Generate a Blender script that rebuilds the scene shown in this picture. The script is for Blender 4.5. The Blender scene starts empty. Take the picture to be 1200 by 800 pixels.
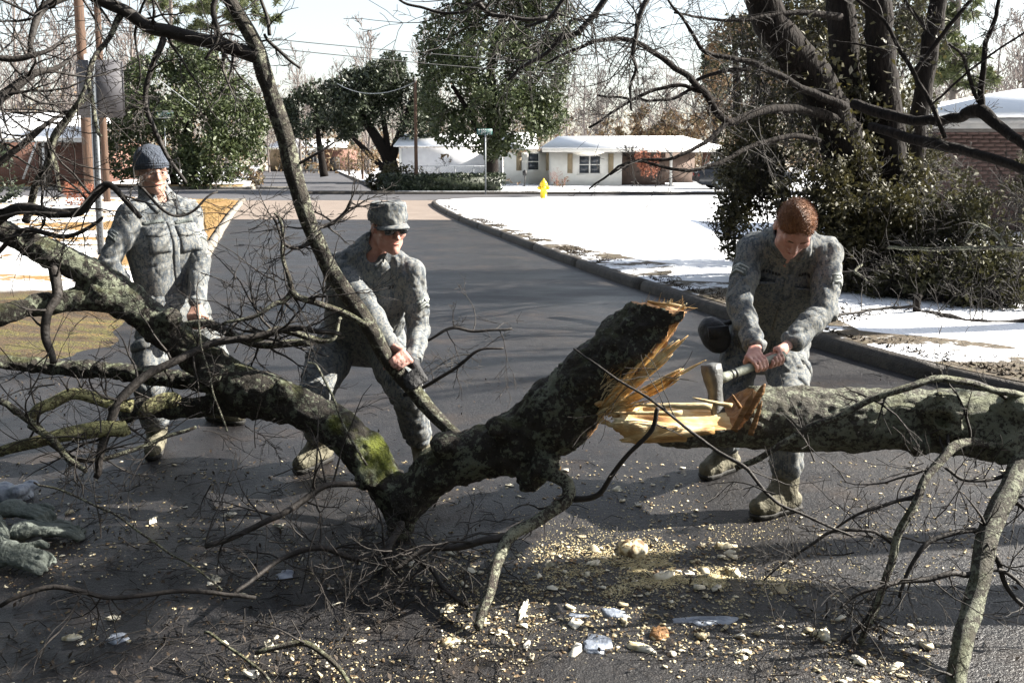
import bpy, math, random
import numpy as np
from mathutils import Vector, Matrix
from mathutils.bvhtree import BVHTree

# ------------------------------------------------------------------ camera, sky, sun, exposure
SC = bpy.context.scene
COL = SC.collection
CAM_H, PITCH, FPX = 1.65, math.radians(6.0), 1040.0
V0 = 183 + FPX * math.tan(PITCH)            # picture row of the lens axis: the photograph is a crop

cam_data = bpy.data.cameras.new('camera')
cam = bpy.data.objects.new('camera', cam_data)
COL.objects.link(cam)
cam.location = (0, 0, CAM_H)
cam.rotation_euler = (math.pi / 2 - PITCH, 0, 0)
cam_data.sensor_width = 36
cam_data.lens = 36 * FPX / 1200
cam_data.shift_y = -(400 - V0) / 1200
cam_data.clip_start = 0.05
cam_data.clip_end = 2000
SC.camera = cam

SUN_EL, SUN_AZ = math.radians(34), math.radians(80)      # azimuth from +Y towards +X
world = bpy.data.worlds.new('World')
SC.world = world
world.use_nodes = True
wn = world.node_tree
wn.nodes.clear()
sky = wn.nodes.new('ShaderNodeTexSky')
sky.sky_type = 'NISHITA'
sky.sun_disc = False
sky.sun_elevation = SUN_EL
sky.sun_rotation = SUN_AZ
sky.air_density = 1.2
sky.dust_density = 1.2
sky.ozone_density = 1.0
bg = wn.nodes.new('ShaderNodeBackground')
bg.inputs['Strength'].default_value = 0.05
wo = wn.nodes.new('ShaderNodeOutputWorld')
hsv = wn.nodes.new('ShaderNodeHueSaturation')
hsv.inputs['Saturation'].default_value = 0.5
hsv.inputs['Value'].default_value = 1.3
wn.links.new(sky.outputs[0], hsv.inputs['Color'])
wn.links.new(hsv.outputs[0], bg.inputs[0])
wn.links.new(bg.outputs[0], wo.inputs[0])
sun_data = bpy.data.lights.new('sun', 'SUN')
sun_data.energy = 5.0
sun_data.angle = math.radians(0.5)
sun_data.color = (1.0, 0.94, 0.84)
sun = bpy.data.objects.new('sun', sun_data)
COL.objects.link(sun)
to_sun = Vector((math.sin(SUN_AZ) * math.cos(SUN_EL), math.cos(SUN_AZ) * math.cos(SUN_EL), math.sin(SUN_EL)))
sun.rotation_euler = to_sun.to_track_quat('Z', 'Y').to_euler()
SC.view_settings.view_transform = 'Standard'
SC.view_settings.look = 'None'
SC.view_settings.exposure = 1.95
SC.view_settings.gamma = 1.0
SC.render.engine = 'CYCLES'
try:
    SC.cycles.use_denoising = True
    SC.cycles.denoising_input_passes = 'RGB_ALBEDO_NORMAL'
    SC.cycles.denoising_prefilter = 'ACCURATE'
    SC.cycles.sample_clamp_direct = 5.0
    SC.cycles.sample_clamp_indirect = 3.0
    SC.cycles.max_bounces = 6
    SC.cycles.transparent_max_bounces = 8
    SC.cycles.caustics_reflective = False
    SC.cycles.caustics_refractive = False
except Exception:
    pass

# ------------------------------------------------------------------ helpers: place, mesh, objects
CP, SP = math.cos(PITCH), math.sin(PITCH)

def ray(u, v):
    xc, yc = (u - 600) / FPX, -(v - V0) / FPX
    return Vector((xc, CP + yc * SP, -SP + yc * CP))

def W(u, v, Y):
    """the point seen at photo pixel (u, v) at distance Y"""
    d = ray(u, v)
    return Vector((0, 0, CAM_H)) + d * (Y / d.y)

def G(u, v, z=0.0):
    d = ray(u, v)
    return Vector((0, 0, CAM_H)) + d * ((z - CAM_H) / d.z)

def rad(px, p):
    return px * (p[1] * CP - (p[2] - CAM_H) * SP) / FPX

def np3(p):
    return np.array((p[0], p[1], p[2]), dtype=np.float64)

def unit(v):
    n = np.linalg.norm(v)
    return v / n if n > 1e-9 else v

class MB:
    """collects geometry for ONE mesh object"""
    def __init__(s):
        s.V, s.Q, s.T, s.n = [], [], [], 0

    def add(s, v, q=None, t=None):
        v = np.asarray(v, dtype=np.float64).reshape(-1, 3)
        s.V.append(v)
        if q is not None and len(q):
            s.Q.append(np.asarray(q, dtype=np.int64).reshape(-1, 4) + s.n)
        if t is not None and len(t):
            s.T.append(np.asarray(t, dtype=np.int64).reshape(-1, 3) + s.n)
        s.n += len(v)
        return s

    def box(s, lo, hi):
        x0, y0, z0 = lo
        x1, y1, z1 = hi
        v = [(x0, y0, z0), (x1, y0, z0), (x1, y1, z0), (x0, y1, z0), (x0, y0, z1), (x1, y0, z1), (x1, y1, z1), (x0, y1, z1)]
        return s.add(v, [(0, 3, 2, 1), (4, 5, 6, 7), (0, 1, 5, 4), (1, 2, 6, 5), (2, 3, 7, 6), (3, 0, 4, 7)])

    def obox(s, c, ax, ay, az):
        c, ax, ay, az = np3(c), np3(ax), np3(ay), np3(az)
        v = [c + i * ax + j * ay + k * az for k in (-1, 1) for (i, j) in ((-1, -1), (1, -1), (1, 1), (-1, 1))]
        return s.add(v, [(0, 3, 2, 1), (4, 5, 6, 7), (0, 1, 5, 4), (1, 2, 6, 5), (2, 3, 7, 6), (3, 0, 4, 7)])

    def tube(s, pts, r, sides=4, cap=True):
        p = np.asarray(pts, dtype=np.float64)
        r = np.asarray(r, dtype=np.float64)
        t = np.gradient(p, axis=0)
        t /= np.maximum(np.linalg.norm(t, axis=1), 1e-9)[:, None]
        m = np.abs(t.mean(axis=0))
        ref = np.zeros(3)
        ref[int(np.argmin(m))] = 1
        a = np.cross(t, ref)
        a /= np.maximum(np.linalg.norm(a, axis=1), 1e-9)[:, None]
        b = np.cross(t, a)
        th = np.arange(sides) * (2 * math.pi / sides)
        ring = p[:, None] + r[:, None, None] * (a[:, None] * np.cos(th)[None, :, None] + b[:, None] * np.sin(th)[None, :, None])
        n = len(p)
        i = np.arange(n - 1)[:, None] * sides
        j = np.arange(sides)[None]
        k = (j + 1) % sides
        q = np.stack([i + j, i + k, i + sides + k, i + sides + j], axis=-1).reshape(-1, 4)[:, ::-1]
        tr = None
        if cap:
            tr = [(0, x, x + 1) for x in range(1, sides - 1)] + [((n - 1) * sides, (n - 1) * sides + x + 1, (n - 1) * sides + x) for x in range(1, sides - 1)]
        return s.add(ring.reshape(-1, 3), q, tr)

    def lathe(s, base, axis, prof, sides=12):
        """prof: list of (distance along axis, radius)"""
        axis = unit(np3(axis))
        base = np3(base)
        return s.tube([base + axis * h for h, _ in prof], [r for _, r in prof], sides)

    def mesh(s, name, origin=(0, 0, 0), smooth=False):
        me = bpy.data.meshes.new(name)
        v = np.concatenate(s.V) - np3(origin)
        q = np.concatenate(s.Q) if s.Q else np.zeros((0, 4), np.int64)
        t = np.concatenate(s.T) if s.T else np.zeros((0, 3), np.int64)
        me.vertices.add(len(v))
        me.vertices.foreach_set('co', v.ravel())
        me.loops.add(q.size + t.size)
        me.loops.foreach_set('vertex_index', np.concatenate([q.ravel(), t.ravel()]).astype(np.int32))
        me.polygons.add(len(q) + len(t))
        me.polygons.foreach_set('loop_start', np.concatenate([np.arange(len(q)) * 4, q.size + np.arange(len(t)) * 3]).astype(np.int32))
        if smooth:
            me.polygons.foreach_set('use_smooth', np.ones(len(q) + len(t), dtype=bool))
        me.update(calc_edges=True)
        me.validate()
        return me

def origin(o):
    p = Vector((0, 0, 0))
    while o is not None:
        p += o.location
        o = o.parent
    return p

def tag(o, label=None, cat=None, group=None, kind=None):
    if label: o['label'] = label
    if cat: o['category'] = cat
    if group: o['group'] = group
    if kind: o['kind'] = kind
    return o

def thing(name, label, cat, loc=(0, 0, 0), group=None):
    o = bpy.data.objects.new(name, None)
    COL.objects.link(o)
    o.location = loc
    o.empty_display_size = 0.1
    return tag(o, label, cat, group)

def obj(name, mb, m, parent=None, smooth=False, label=None, kind=None, at=None):
    """ONE mesh object; geometry is given in place coordinates"""
    org = origin(parent) if parent is not None else Vector(at or (0, 0, 0))
    me = mb.mesh(name, org, smooth) if isinstance(mb, MB) else mb
    if m is not None:
        me.materials.append(m)
    o = bpy.data.objects.new(name, me)
    COL.objects.link(o)
    if parent is not None:
        o.parent = parent
    elif at is not None:
        o.location = at
    return tag(o, label, kind=kind)

def structure(name, mb, m, smooth=False):
    return obj(name, mb, m, None, smooth, kind='structure')

def copy_tree(o, parent=None, loc=None):
    c = o.copy()
    COL.objects.link(c)
    if parent is not None:
        c.parent = parent
    if loc is not None:
        c.location = loc
    for ch in list(o.children):
        copy_tree(ch, c)
    return c

def spline(ctrl, n):
    """Catmull-Rom through rows of ctrl (any number of columns)"""
    c = np.asarray(ctrl, dtype=np.float64)
    c = np.vstack([2 * c[0] - c[1], c, 2 * c[-1] - c[-2]])
    m = len(c) - 3
    out = []
    for x in np.linspace(0, m - 1e-6, n):
        i = int(x)
        f = x - i
        a, b, d, e = c[i], c[i + 1], c[i + 2], c[i + 3]
        out.append(0.5 * ((2 * b) + (-a + d) * f + (2 * a - 5 * b + 4 * d - e) * f * f + (-a + 3 * b - 3 * d + e) * f ** 3))
    return np.array(out)

def path(px, n=None):
    """photo points (u, v, Y, radius in pixels) -> smooth (n, 4) path in metres"""
    rows = []
    for u, v, Y, r in px:
        p = W(u, v, Y)
        rows.append((p.x, p.y, p.z, rad(r, p)))
    out = spline(rows, n or max(6, 5 * len(rows)))
    out[:, 3] = np.maximum(out[:, 3], 0.0012)
    return out

# vectorised gradient-free value noise
def _hash(ix, iy, iz, s):
    h = (ix * 374761393 + iy * 668265263 + iz * 2147483647 + s * 1274126177) & 0xFFFFFFFF
    h = ((h ^ (h >> 13)) * 1274126177) & 0xFFFFFFFF
    h = ((h ^ (h >> 16)) * 2246822519) & 0xFFFFFFFF
    return ((h ^ (h >> 15)) & 0xFFFFFF) / float(0xFFFFFF)

def noise3(p, scale=1.0, seed=0):
    q = np.asarray(p, dtype=np.float64) * scale
    i = np.floor(q).astype(np.int64)
    f = q - i
    f = f * f * (3 - 2 * f)
    x, y, z = i[..., 0], i[..., 1], i[..., 2]
    fx, fy, fz = f[..., 0], f[..., 1], f[..., 2]
    def L(a, b, t): return a + (b - a) * t
    c = [[[_hash(x + a, y + b, z + d, seed) for d in (0, 1)] for b in (0, 1)] for a in (0, 1)]
    r = L(L(L(c[0][0][0], c[1][0][0], fx), L(c[0][1][0], c[1][1][0], fx), fy), L(L(c[0][0][1], c[1][0][1], fx), L(c[0][1][1], c[1][1][1], fx), fy), fz)
    return r * 2 - 1

def fbm(p, scale=1.0, oct=3, seed=0):
    r, a = 0, 1.0
    for k in range(oct):
        r = r + a * noise3(p, scale * 2 ** k, seed + k * 17)
        a *= 0.5
    return r

# ------------------------------------------------------------------ smooth solids (signed distance on a grid)
class Solid:
    def __init__(s, lo, hi, h):
        s.h = h
        s.lo = np3(lo)
        s.shape = tuple(int(math.ceil((hi[i] - lo[i]) / h)) + 1 for i in range(3))
        s.D = np.full(s.shape, 1.0, dtype=np.float32)

    def win(s, lo, hi):
        a = np.clip(np.floor((np.asarray(lo) - s.lo) / s.h).astype(int), 0, s.shape)
        b = np.clip(np.ceil((np.asarray(hi) - s.lo) / s.h).astype(int) + 1, 0, s.shape)
        if np.any(b <= a):
            return None, None
        sl = tuple(slice(a[i], b[i]) for i in range(3))
        g = [s.lo[i] + s.h * np.arange(a[i], b[i]) for i in range(3)]
        X, Y, Z = np.meshgrid(*g, indexing='ij')
        return sl, (X, Y, Z)

    def merge(s, sl, d, k, cut=False):
        A = s.D[sl]
        if cut:
            h = np.clip(0.5 - 0.5 * (A + d) / k, 0, 1)
            s.D[sl] = A + (-d - A) * h + k * h * (1 - h)
        else:
            h = np.clip(0.5 + 0.5 * (A - d) / k, 0, 1)
            s.D[sl] = A + (d - A) * h - k * h * (1 - h)

    def cap(s, a, b, ra, rb=None, k=0.02, cut=False):
        a, b = np3(a), np3(b)
        rb = ra if rb is None else rb
        m = max(ra, rb) + 3 * s.h + k
        sl, g = s.win(np.minimum(a, b) - m, np.maximum(a, b) + m)
        if sl is None: return s
        ab = b - a
        L = max(float(ab @ ab), 1e-9)
        px, py, pz = g[0] - a[0], g[1] - a[1], g[2] - a[2]
        t = np.clip((px * ab[0] + py * ab[1] + pz * ab[2]) / L, 0, 1)
        d = np.sqrt((px - t * ab[0]) ** 2 + (py - t * ab[1]) ** 2 + (pz - t * ab[2]) ** 2) - (ra + (rb - ra) * t)
        s.merge(sl, d, k, cut)
        return s

    def ell(s, c, r, R=None, k=0.02, cut=False):
        """ellipsoid; R rows = local axes"""
        c = np3(c)
        R = np.eye(3) if R is None else R
        m = max(r) + 3 * s.h + k
        sl, g = s.win(c - m, c + m)
        if sl is None: return s
        q = [g[i] - c[i] for i in range(3)]
        l = [R[j][0] * q[0] + R[j][1] * q[1] + R[j][2] * q[2] for j in range(3)]
        k0 = np.sqrt(sum((l[i] / r[i]) ** 2 for i in range(3)))
        k1 = np.sqrt(sum((l[i] / r[i] ** 2) ** 2 for i in range(3)))
        d = np.where(k0 < 1e-6, -min(r), k0 * (k0 - 1) / np.maximum(k1, 1e-6))
        s.merge(sl, d, k, cut)
        return s

    def chain(s, pts, k=0.02):
        for (a, b) in zip(pts[:-1], pts[1:]):
            s.cap(a[:3], b[:3], a[3], b[3], k)
        return s

    def keep(s, fn, k=0.004):
        """intersect with the half-space fn(X, Y, Z) <= 0"""
        sl, g = s.win(s.lo, s.lo + s.h * (np.array(s.shape) - 1))
        s.merge(sl, -fn(*g), k, cut=True)
        return s

    def mesh(s):
        D = s.D
        S = D < 0
        nx, ny, nz = s.shape
        def corner(A, a, b, c): return A[a:nx - 1 + a, b:ny - 1 + b, c:nz - 1 + c]
        cnt = sum(corner(S, a, b, c).astype(np.int8) for a in (0, 1) for b in (0, 1) for c in (0, 1))
        act = (cnt > 0) & (cnt < 8)
        idx = -np.ones(act.shape, dtype=np.int64)
        cells = np.argwhere(act)
        idx[act] = np.arange(len(cells))
        pos = np.zeros((len(cells), 3))
        num = np.zeros(len(cells))
        off = [(a, b, c) for a in (0, 1) for b in (0, 1) for c in (0, 1)]
        val = {o: D[cells[:, 0] + o[0], cells[:, 1] + o[1], cells[:, 2] + o[2]].astype(np.float64) for o in off}
        for o in off:
            for ax in range(3):
                if o[ax] == 0:
                    p = list(o); p[ax] = 1; p = tuple(p)
                    va, vb = val[o], val[p]
                    c = (va < 0) != (vb < 0)
                    t = np.where(c, va / np.where(va - vb == 0, 1, va - vb), 0)
                    q = np.tile(np.array(o, dtype=np.float64), (len(cells), 1))
                    q[:, ax] += t
                    pos[c] += q[c]
                    num += c
        v = (cells + pos / np.maximum(num, 1)[:, None]) * s.h + s.lo
        quads = []
        for ax in range(3):
            o1, o2 = [(1, 2), (2, 0), (0, 1)][ax]
            sh = [slice(1, -1)] * 3
            a = [slice(1, None)] * 3
            A = np.take(S, np.arange(S.shape[ax] - 1), axis=ax)
            B = np.take(S, np.arange(1, S.shape[ax]), axis=ax)
            e = np.argwhere(A != B)
            ok = (e[:, o1] > 0) & (e[:, o2] > 0) & (e[:, o1] < s.shape[o1] - 1) & (e[:, o2] < s.shape[o2] - 1)
            e = e[ok]
            ins = A[e[:, 0], e[:, 1], e[:, 2]]
            def cell(d1, d2):
                c = e.copy(); c[:, o1] -= d1; c[:, o2] -= d2
                return idx[c[:, 0], c[:, 1], c[:, 2]]
            q = np.stack([cell(1, 1), cell(0, 1), cell(0, 0), cell(1, 0)], axis=1)
            q[~ins] = q[~ins][:, ::-1]
            quads.append(q)
        q = np.concatenate(quads)
        q = q[(q >= 0).all(axis=1)]
        return v, q

def vnormals(v, q):
    n = np.zeros_like(v)
    f = np.cross(v[q[:, 2]] - v[q[:, 0]], v[q[:, 3]] - v[q[:, 1]])
    for i in range(4):
        np.add.at(n, q[:, i], f)
    return n / np.maximum(np.linalg.norm(n, axis=1), 1e-12)[:, None]

def relax(v, q, it=1, w=0.5):
    for _ in range(it):
        a = np.zeros_like(v); c = np.zeros(len(v))
        for i in range(4):
            for j in (1, 3):
                np.add.at(a, q[:, i], v[q[:, (i + j) % 4]])
                np.add.at(c, q[:, i], 1)
        v = v * (1 - w) + w * a / np.maximum(c, 1)[:, None]
    return v

def subset(v, q, mask):
    q = q[mask]
    used, inv = np.unique(q.ravel(), return_inverse=True)
    return v[used], inv.reshape(-1, 4)

# ------------------------------------------------------------------ materials
def mat(name, cols, scale=8.0, rough=0.7, bump=0.0, bscale=40.0, detail=4.0, stretch=None, spec=0.5, rough2=None, ramp=(0.3, 0.7), bdist=0.02, trans=0.0, sub=0.0):
    m = bpy.data.materials.new(name)
    m.use_nodes = True
    nt = m.node_tree
    b = nt.nodes['Principled BSDF']
    b.inputs['Roughness'].default_value = rough
    b.inputs['Specular IOR Level'].default_value = spec
    tc = nt.nodes.new('ShaderNodeTexCoord')
    src = tc.outputs['Object']
    if stretch:
        mp = nt.nodes.new('ShaderNodeMapping')
        mp.inputs['Scale'].default_value = stretch
        nt.links.new(src, mp.inputs[0])
        src = mp.outputs[0]
    nz = nt.nodes.new('ShaderNodeTexNoise')
    nz.inputs['Scale'].default_value = scale
    nz.inputs['Detail'].default_value = detail
    nt.links.new(src, nz.inputs['Vector'])
    rp = nt.nodes.new('ShaderNodeValToRGB')
    el = rp.color_ramp.elements
    n = len(cols)
    while len(el) < max(n, 2): el.new(0.5)
    for i, c in enumerate(cols if n > 1 else cols * 2):
        el[i].position = ramp[0] + (ramp[1] - ramp[0]) * i / max(1, max(n, 2) - 1)
        el[i].color = (*c, 1)
    nt.links.new(nz.outputs['Fac'], rp.inputs[0])
    nt.links.new(rp.outputs[0], b.inputs['Base Color'])
    if rough2 is not None:
        mr = nt.nodes.new('ShaderNodeMapRange')
        mr.inputs[1].default_value, mr.inputs[2].default_value = 0.35, 0.65
        mr.inputs[3].default_value, mr.inputs[4].default_value = rough, rough2
        nt.links.new(nz.outputs['Fac'], mr.inputs[0])
        nt.links.new(mr.outputs[0], b.inputs['Roughness'])
    if bump:
        n2 = nt.nodes.new('ShaderNodeTexNoise')
        n2.inputs['Scale'].default_value = bscale
        n2.inputs['Detail'].default_value = 5
        nt.links.new(src, n2.inputs['Vector'])
        bp = nt.nodes.new('ShaderNodeBump')
        bp.inputs['Strength'].default_value = bump
        bp.inputs['Distance'].default_value = bdist
        nt.links.new(n2.outputs['Fac'], bp.inputs['Height'])
        nt.links.new(bp.outputs[0], b.inputs['Normal'])
    if sub:
        b.inputs['Subsurface Weight'].default_value = sub
        b.inputs['Subsurface Radius'].default_value = (0.02, 0.008, 0.004)
    if trans:
        tr = nt.nodes.new('ShaderNodeBsdfTranslucent')
        nt.links.new(rp.outputs[0], tr.inputs[0])
        mx = nt.nodes.new('ShaderNodeMixShader')
        mx.inputs[0].default_value = trans
        nt.links.new(b.outputs[0], mx.inputs[1])
        nt.links.new(tr.outputs[0], mx.inputs[2])
        nt.links.new(mx.outputs[0], nt.nodes['Material Output'].inputs[0])
    return m

class N:
    """small node-writing aid"""
    def __init__(s, m):
        s.nt = m.node_tree
        s.b = s.nt.nodes['Principled BSDF']
        s.tc = s.nt.nodes.new('ShaderNodeTexCoord')
    def link(s, a, b): s.nt.links.new(a, b)
    def noise(s, scale, detail=4, src=None, rough=0.5, stretch=None):
        src = src or s.tc.outputs['Object']
        if stretch:
            mp = s.nt.nodes.new('ShaderNodeMapping')
            mp.inputs['Scale'].default_value = stretch
            s.link(src, mp.inputs[0]); src = mp.outputs[0]
        n = s.nt.nodes.new('ShaderNodeTexNoise')
        n.inputs['Scale'].default_value = scale
        n.inputs['Detail'].default_value = detail
        n.inputs['Roughness'].default_value = rough
        s.link(src, n.inputs['Vector'])
        return n.outputs['Fac']
    def step(s, f, a, b, lo=0.0, hi=1.0):
        r = s.nt.nodes.new('ShaderNodeMapRange')
        r.interpolation_type = 'SMOOTHSTEP'
        for i, x in enumerate((a, b, lo, hi)): r.inputs[i + 1].default_value = x
        s.link(f, r.inputs[0])
        return r.outputs[0]
    def ramp(s, f, stops, const=False):
        r = s.nt.nodes.new('ShaderNodeValToRGB')
        if const: r.color_ramp.interpolation = 'CONSTANT'
        el = r.color_ramp.elements
        while len(el) < len(stops): el.new(0.5)
        for e, (p, c) in zip(el, stops):
            e.position = p; e.color = (*c, 1)
        s.link(f, r.inputs[0])
        return r.outputs[0]
    def mix(s, f, a, b):
        m = s.nt.nodes.new('ShaderNodeMix')
        m.data_type = 'RGBA'
        if isinstance(f, float): m.inputs[0].default_value = f
        else: s.link(f, m.inputs[0])
        for i, x in ((6, a), (7, b)):
            if isinstance(x, tuple): m.inputs[i].default_value = (*x, 1)
            else: s.link(x, m.inputs[i])
        return m.outputs[2]
    def math(s, op, a, b=None, clamp=False):
        m = s.nt.nodes.new('ShaderNodeMath')
        m.operation = op
        m.use_clamp = clamp
        for i, x in ((0, a), (1, b)):
            if x is None: continue
            if isinstance(x, (int, float)): m.inputs[i].default_value = x
            else: s.link(x, m.inputs[i])
        return m.outputs[0]
    def xyz(s, src=None):
        x = s.nt.nodes.new('ShaderNodeSeparateXYZ')
        s.link(src or s.tc.outputs['Object'], x.inputs[0])
        return x.outputs
    def bump(s, h, strength, dist):
        b = s.nt.nodes.new('ShaderNodeBump')
        b.inputs['Strength'].default_value = strength
        b.inputs['Distance'].default_value = dist
        s.link(h, b.inputs['Height'])
        s.link(b.outputs[0], s.b.inputs['Normal'])
    def color(s, c): s.link(c, s.b.inputs['Base Color'])
    def rough(s, c):
        if isinstance(c, float): s.b.inputs['Roughness'].default_value = c
        else: s.link(c, s.b.inputs['Roughness'])
    def normal_z(s):
        g = s.nt.nodes.new('ShaderNodeNewGeometry')
        x = s.nt.nodes.new('ShaderNodeSeparateXYZ')
        s.link(g.outputs['Normal'], x.inputs[0])
        return x.outputs[2]

def new_mat(name):
    m = bpy.data.materials.new(name)
    m.use_nodes = True
    return m, N(m)

def mat_asphalt():
    m, n = new_mat('wet asphalt')
    big = n.noise(0.6, 5, rough=0.6, stretch=(0.7, 2.0, 1))
    mid = n.noise(7, 7, rough=0.75)
    fine = n.noise(150, 3)
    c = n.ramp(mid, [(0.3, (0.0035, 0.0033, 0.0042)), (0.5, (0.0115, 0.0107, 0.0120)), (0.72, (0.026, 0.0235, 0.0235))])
    c = n.mix(n.step(fine, 0.58, 0.70, 0.0, 0.8), c, (0.06, 0.052, 0.044))
    c = n.mix(n.step(n.noise(55, 4, rough=0.7), 0.62, 0.70, 0.0, 0.85), c, (0.13, 0.115, 0.09))
    c = n.mix(n.step(n.noise(38, 4, rough=0.7), 0.60, 0.70, 0.0, 0.7), c, (0.004, 0.004, 0.005))
    dirt = n.step(n.noise(1.7, 6, rough=0.7), 0.50, 0.70)
    c = n.mix(n.math('MULTIPLY', dirt, 0.7), c, (0.038, 0.027, 0.02))
    vo = n.nt.nodes.new('ShaderNodeTexVoronoi'); vo.feature = 'DISTANCE_TO_EDGE'; vo.inputs['Scale'].default_value = 0.42
    wv = n.nt.nodes.new('ShaderNodeVectorMath'); wv.operation = 'MULTIPLY_ADD'
    nzc = n.nt.nodes.new('ShaderNodeTexNoise'); nzc.inputs['Scale'].default_value = 2.2; nzc.inputs['Detail'].default_value = 6
    n.link(n.tc.outputs['Object'], nzc.inputs['Vector'])
    n.link(nzc.outputs['Color'], wv.inputs[0]); wv.inputs[1].default_value = (0.9, 0.9, 0); n.link(n.tc.outputs['Object'], wv.inputs[2])
    n.link(wv.outputs[0], vo.inputs['Vector'])
    crack = n.math('MULTIPLY', n.step(vo.outputs['Distance'], 0.002, 0.008, 1.0, 0.0), n.step(n.noise(0.35, 3), 0.42, 0.55))
    c = n.mix(n.math('MULTIPLY', crack, 0.85), c, (0.004, 0.004, 0.004))
    n.color(c)
    n.rough(n.math('ADD', n.step(big, 0.40, 0.62, 0.36, 0.56), n.step(fine, 0.4, 0.7, -0.06, 0.12)))
    n.b.inputs['Specular IOR Level'].default_value = 0.5
    n.bump(n.math('ADD', n.math('ADD', n.noise(130, 4, rough=0.6), n.math('MULTIPLY', n.noise(45, 4), 1.1)), n.math('MULTIPLY', mid, 0.8)), 0.6, 0.011)
    return m

def mat_snow(name='snow', thin=0.0, seed=0.0):
    """snow with bare patches of ground where it is thin"""
    m, n = new_mat(name)
    f = n.noise(0.5, 6, rough=0.62, stretch=(1, 2.6, 1))
    g = n.noise(7, 5, rough=0.7)
    s = n.math('ADD', f, n.math('MULTIPLY', n.math('SUBTRACT', g, 0.5), 0.35))
    bare = n.step(s, 0.30 + thin, 0.36 + thin, 1.0, 0.0)
    ground = n.ramp(n.noise(14, 5), [(0.3, (0.03, 0.024, 0.015)), (0.55, (0.085, 0.062, 0.036)), (0.75, (0.06, 0.062, 0.025))])
    n.color(n.mix(bare, (0.86, 0.88, 0.92), ground))
    n.rough(0.75)
    n.bump(n.math('ADD', n.noise(22, 5), n.math('MULTIPLY', n.noise(90, 3), 0.4)), 0.6, 0.03)
    return m

def mat_verge():
    """left verge: snow far back, tan dead grass at the corner, moss and leaf litter near the road"""
    m, n = new_mat('verge ground')
    x, y, z = n.xyz()
    w = n.noise(0.7, 6, rough=0.65, stretch=(0.5, 1.6, 1))
    wob = n.math('MULTIPLY', n.math('SUBTRACT', w, 0.5), 9.0)
    yy = n.math('ADD', y, wob)
    tan = n.ramp(n.noise(24, 6, rough=0.7), [(0.3, (0.16, 0.085, 0.028)), (0.7, (0.36, 0.215, 0.07))])
    mossy = n.ramp(n.noise(3.2, 5, rough=0.6, stretch=(0.6, 1.4, 1)), [(0.34, (0.035, 0.026, 0.017)), (0.47, (0.10, 0.06, 0.025)), (0.56, (0.12, 0.115, 0.022)), (0.66, (0.20, 0.12, 0.035))])
    mossy = n.mix(n.step(n.noise(60, 4), 0.42, 0.62), mossy, (0.05, 0.035, 0.02))
    brown = n.step(n.math('ADD', n.noise(0.8, 6, rough=0.65, stretch=(0.5, 1.3, 1)), n.math('MULTIPLY', n.math('SUBTRACT', n.noise(9, 5), 0.5), 0.25)), 0.50, 0.54)
    snow = n.mix(brown, (0.86, 0.88, 0.92), tan)
    c = n.mix(n.step(n.math('ADD', y, n.math('MULTIPLY', wob, 0.22)), 9.3, 10.0), mossy, snow)
    # tan corner: to the right of a line that follows the kerb
    edge = n.math('ADD', n.math('ADD', x, n.math('MULTIPLY', y, 0.268)), n.math('MULTIPLY', wob, 0.16))
    near_kerb = n.step(edge, -2.9, -2.5)
    deep = n.step(y, 11.5, 12.5)
    c = n.mix(n.math('MULTIPLY', near_kerb, deep), c, tan)
    n.color(c)
    n.rough(0.85)
    n.bump(n.math('ADD', n.noise(30, 5), n.math('MULTIPLY', n.noise(120, 3), 0.5)), 0.8, 0.03)
    return m

def mat_bark(name, dark=(0.028, 0.022, 0.018), mid=(0.085, 0.07, 0.055), lichen=(0.30, 0.33, 0.25), lich=0.56, moss=None, moss_at=None, lscale=9.0):
    m, n = new_mat(name)
    a = n.noise(26, 7, rough=0.7)
    c = n.ramp(a, [(0.32, dark), (0.68, mid)])
    l = n.noise(lscale, 8, rough=0.72)
    l2 = n.noise(lscale * 4, 5, rough=0.7)
    low = n.math('MULTIPLY', n.math('SUBTRACT', n.noise(2.6, 4, rough=0.6), 0.5), 0.5)
    lm = n.step(n.math('ADD', l, n.math('ADD', low, n.math('MULTIPLY', n.math('SUBTRACT', l2, 0.5), 0.75))), lich, lich + 0.09, 0.0, 0.9)
    lc = n.mix(n.noise(40, 3), tuple(x * 0.6 for x in lichen), lichen)
    c = n.mix(lm, c, lc)
    nz = n.normal_z()
    mm = n.math('MULTIPLY', n.step(n.noise(6, 5), 0.50, 0.60), n.step(nz, 0.2, 0.8))
    c = n.mix(n.math('MULTIPLY', mm, 0.5), c, (0.075, 0.085, 0.02))
    if moss_at is not None:
        for (px, r) in moss_at:
            vm = n.nt.nodes.new('ShaderNodeVectorMath'); vm.operation = 'DISTANCE'
            n.link(n.tc.outputs['Object'], vm.inputs[0]); vm.inputs[1].default_value = px
            d = n.math('ADD', vm.outputs['Value'], n.math('MULTIPLY', n.math('SUBTRACT', n.noise(18, 5), 0.5), r * 1.3))
            k = n.math('MULTIPLY', n.step(d, r * 0.3, r, 1.0, 0.0), n.step(nz, -0.35, 0.25))
            c = n.mix(k, c, n.mix(n.noise(70, 3), (0.03, 0.045, 0.004), (0.22, 0.25, 0.016)))
    n.color(c)
    n.rough(0.82)
    n.bump(n.math('ADD', n.math('ADD', n.noise(30, 8, rough=0.75), n.math('MULTIPLY', lm, 0.25)), n.math('MULTIPLY', n.noise(110, 5), 0.5)), 1.0, 0.03)
    return m

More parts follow.
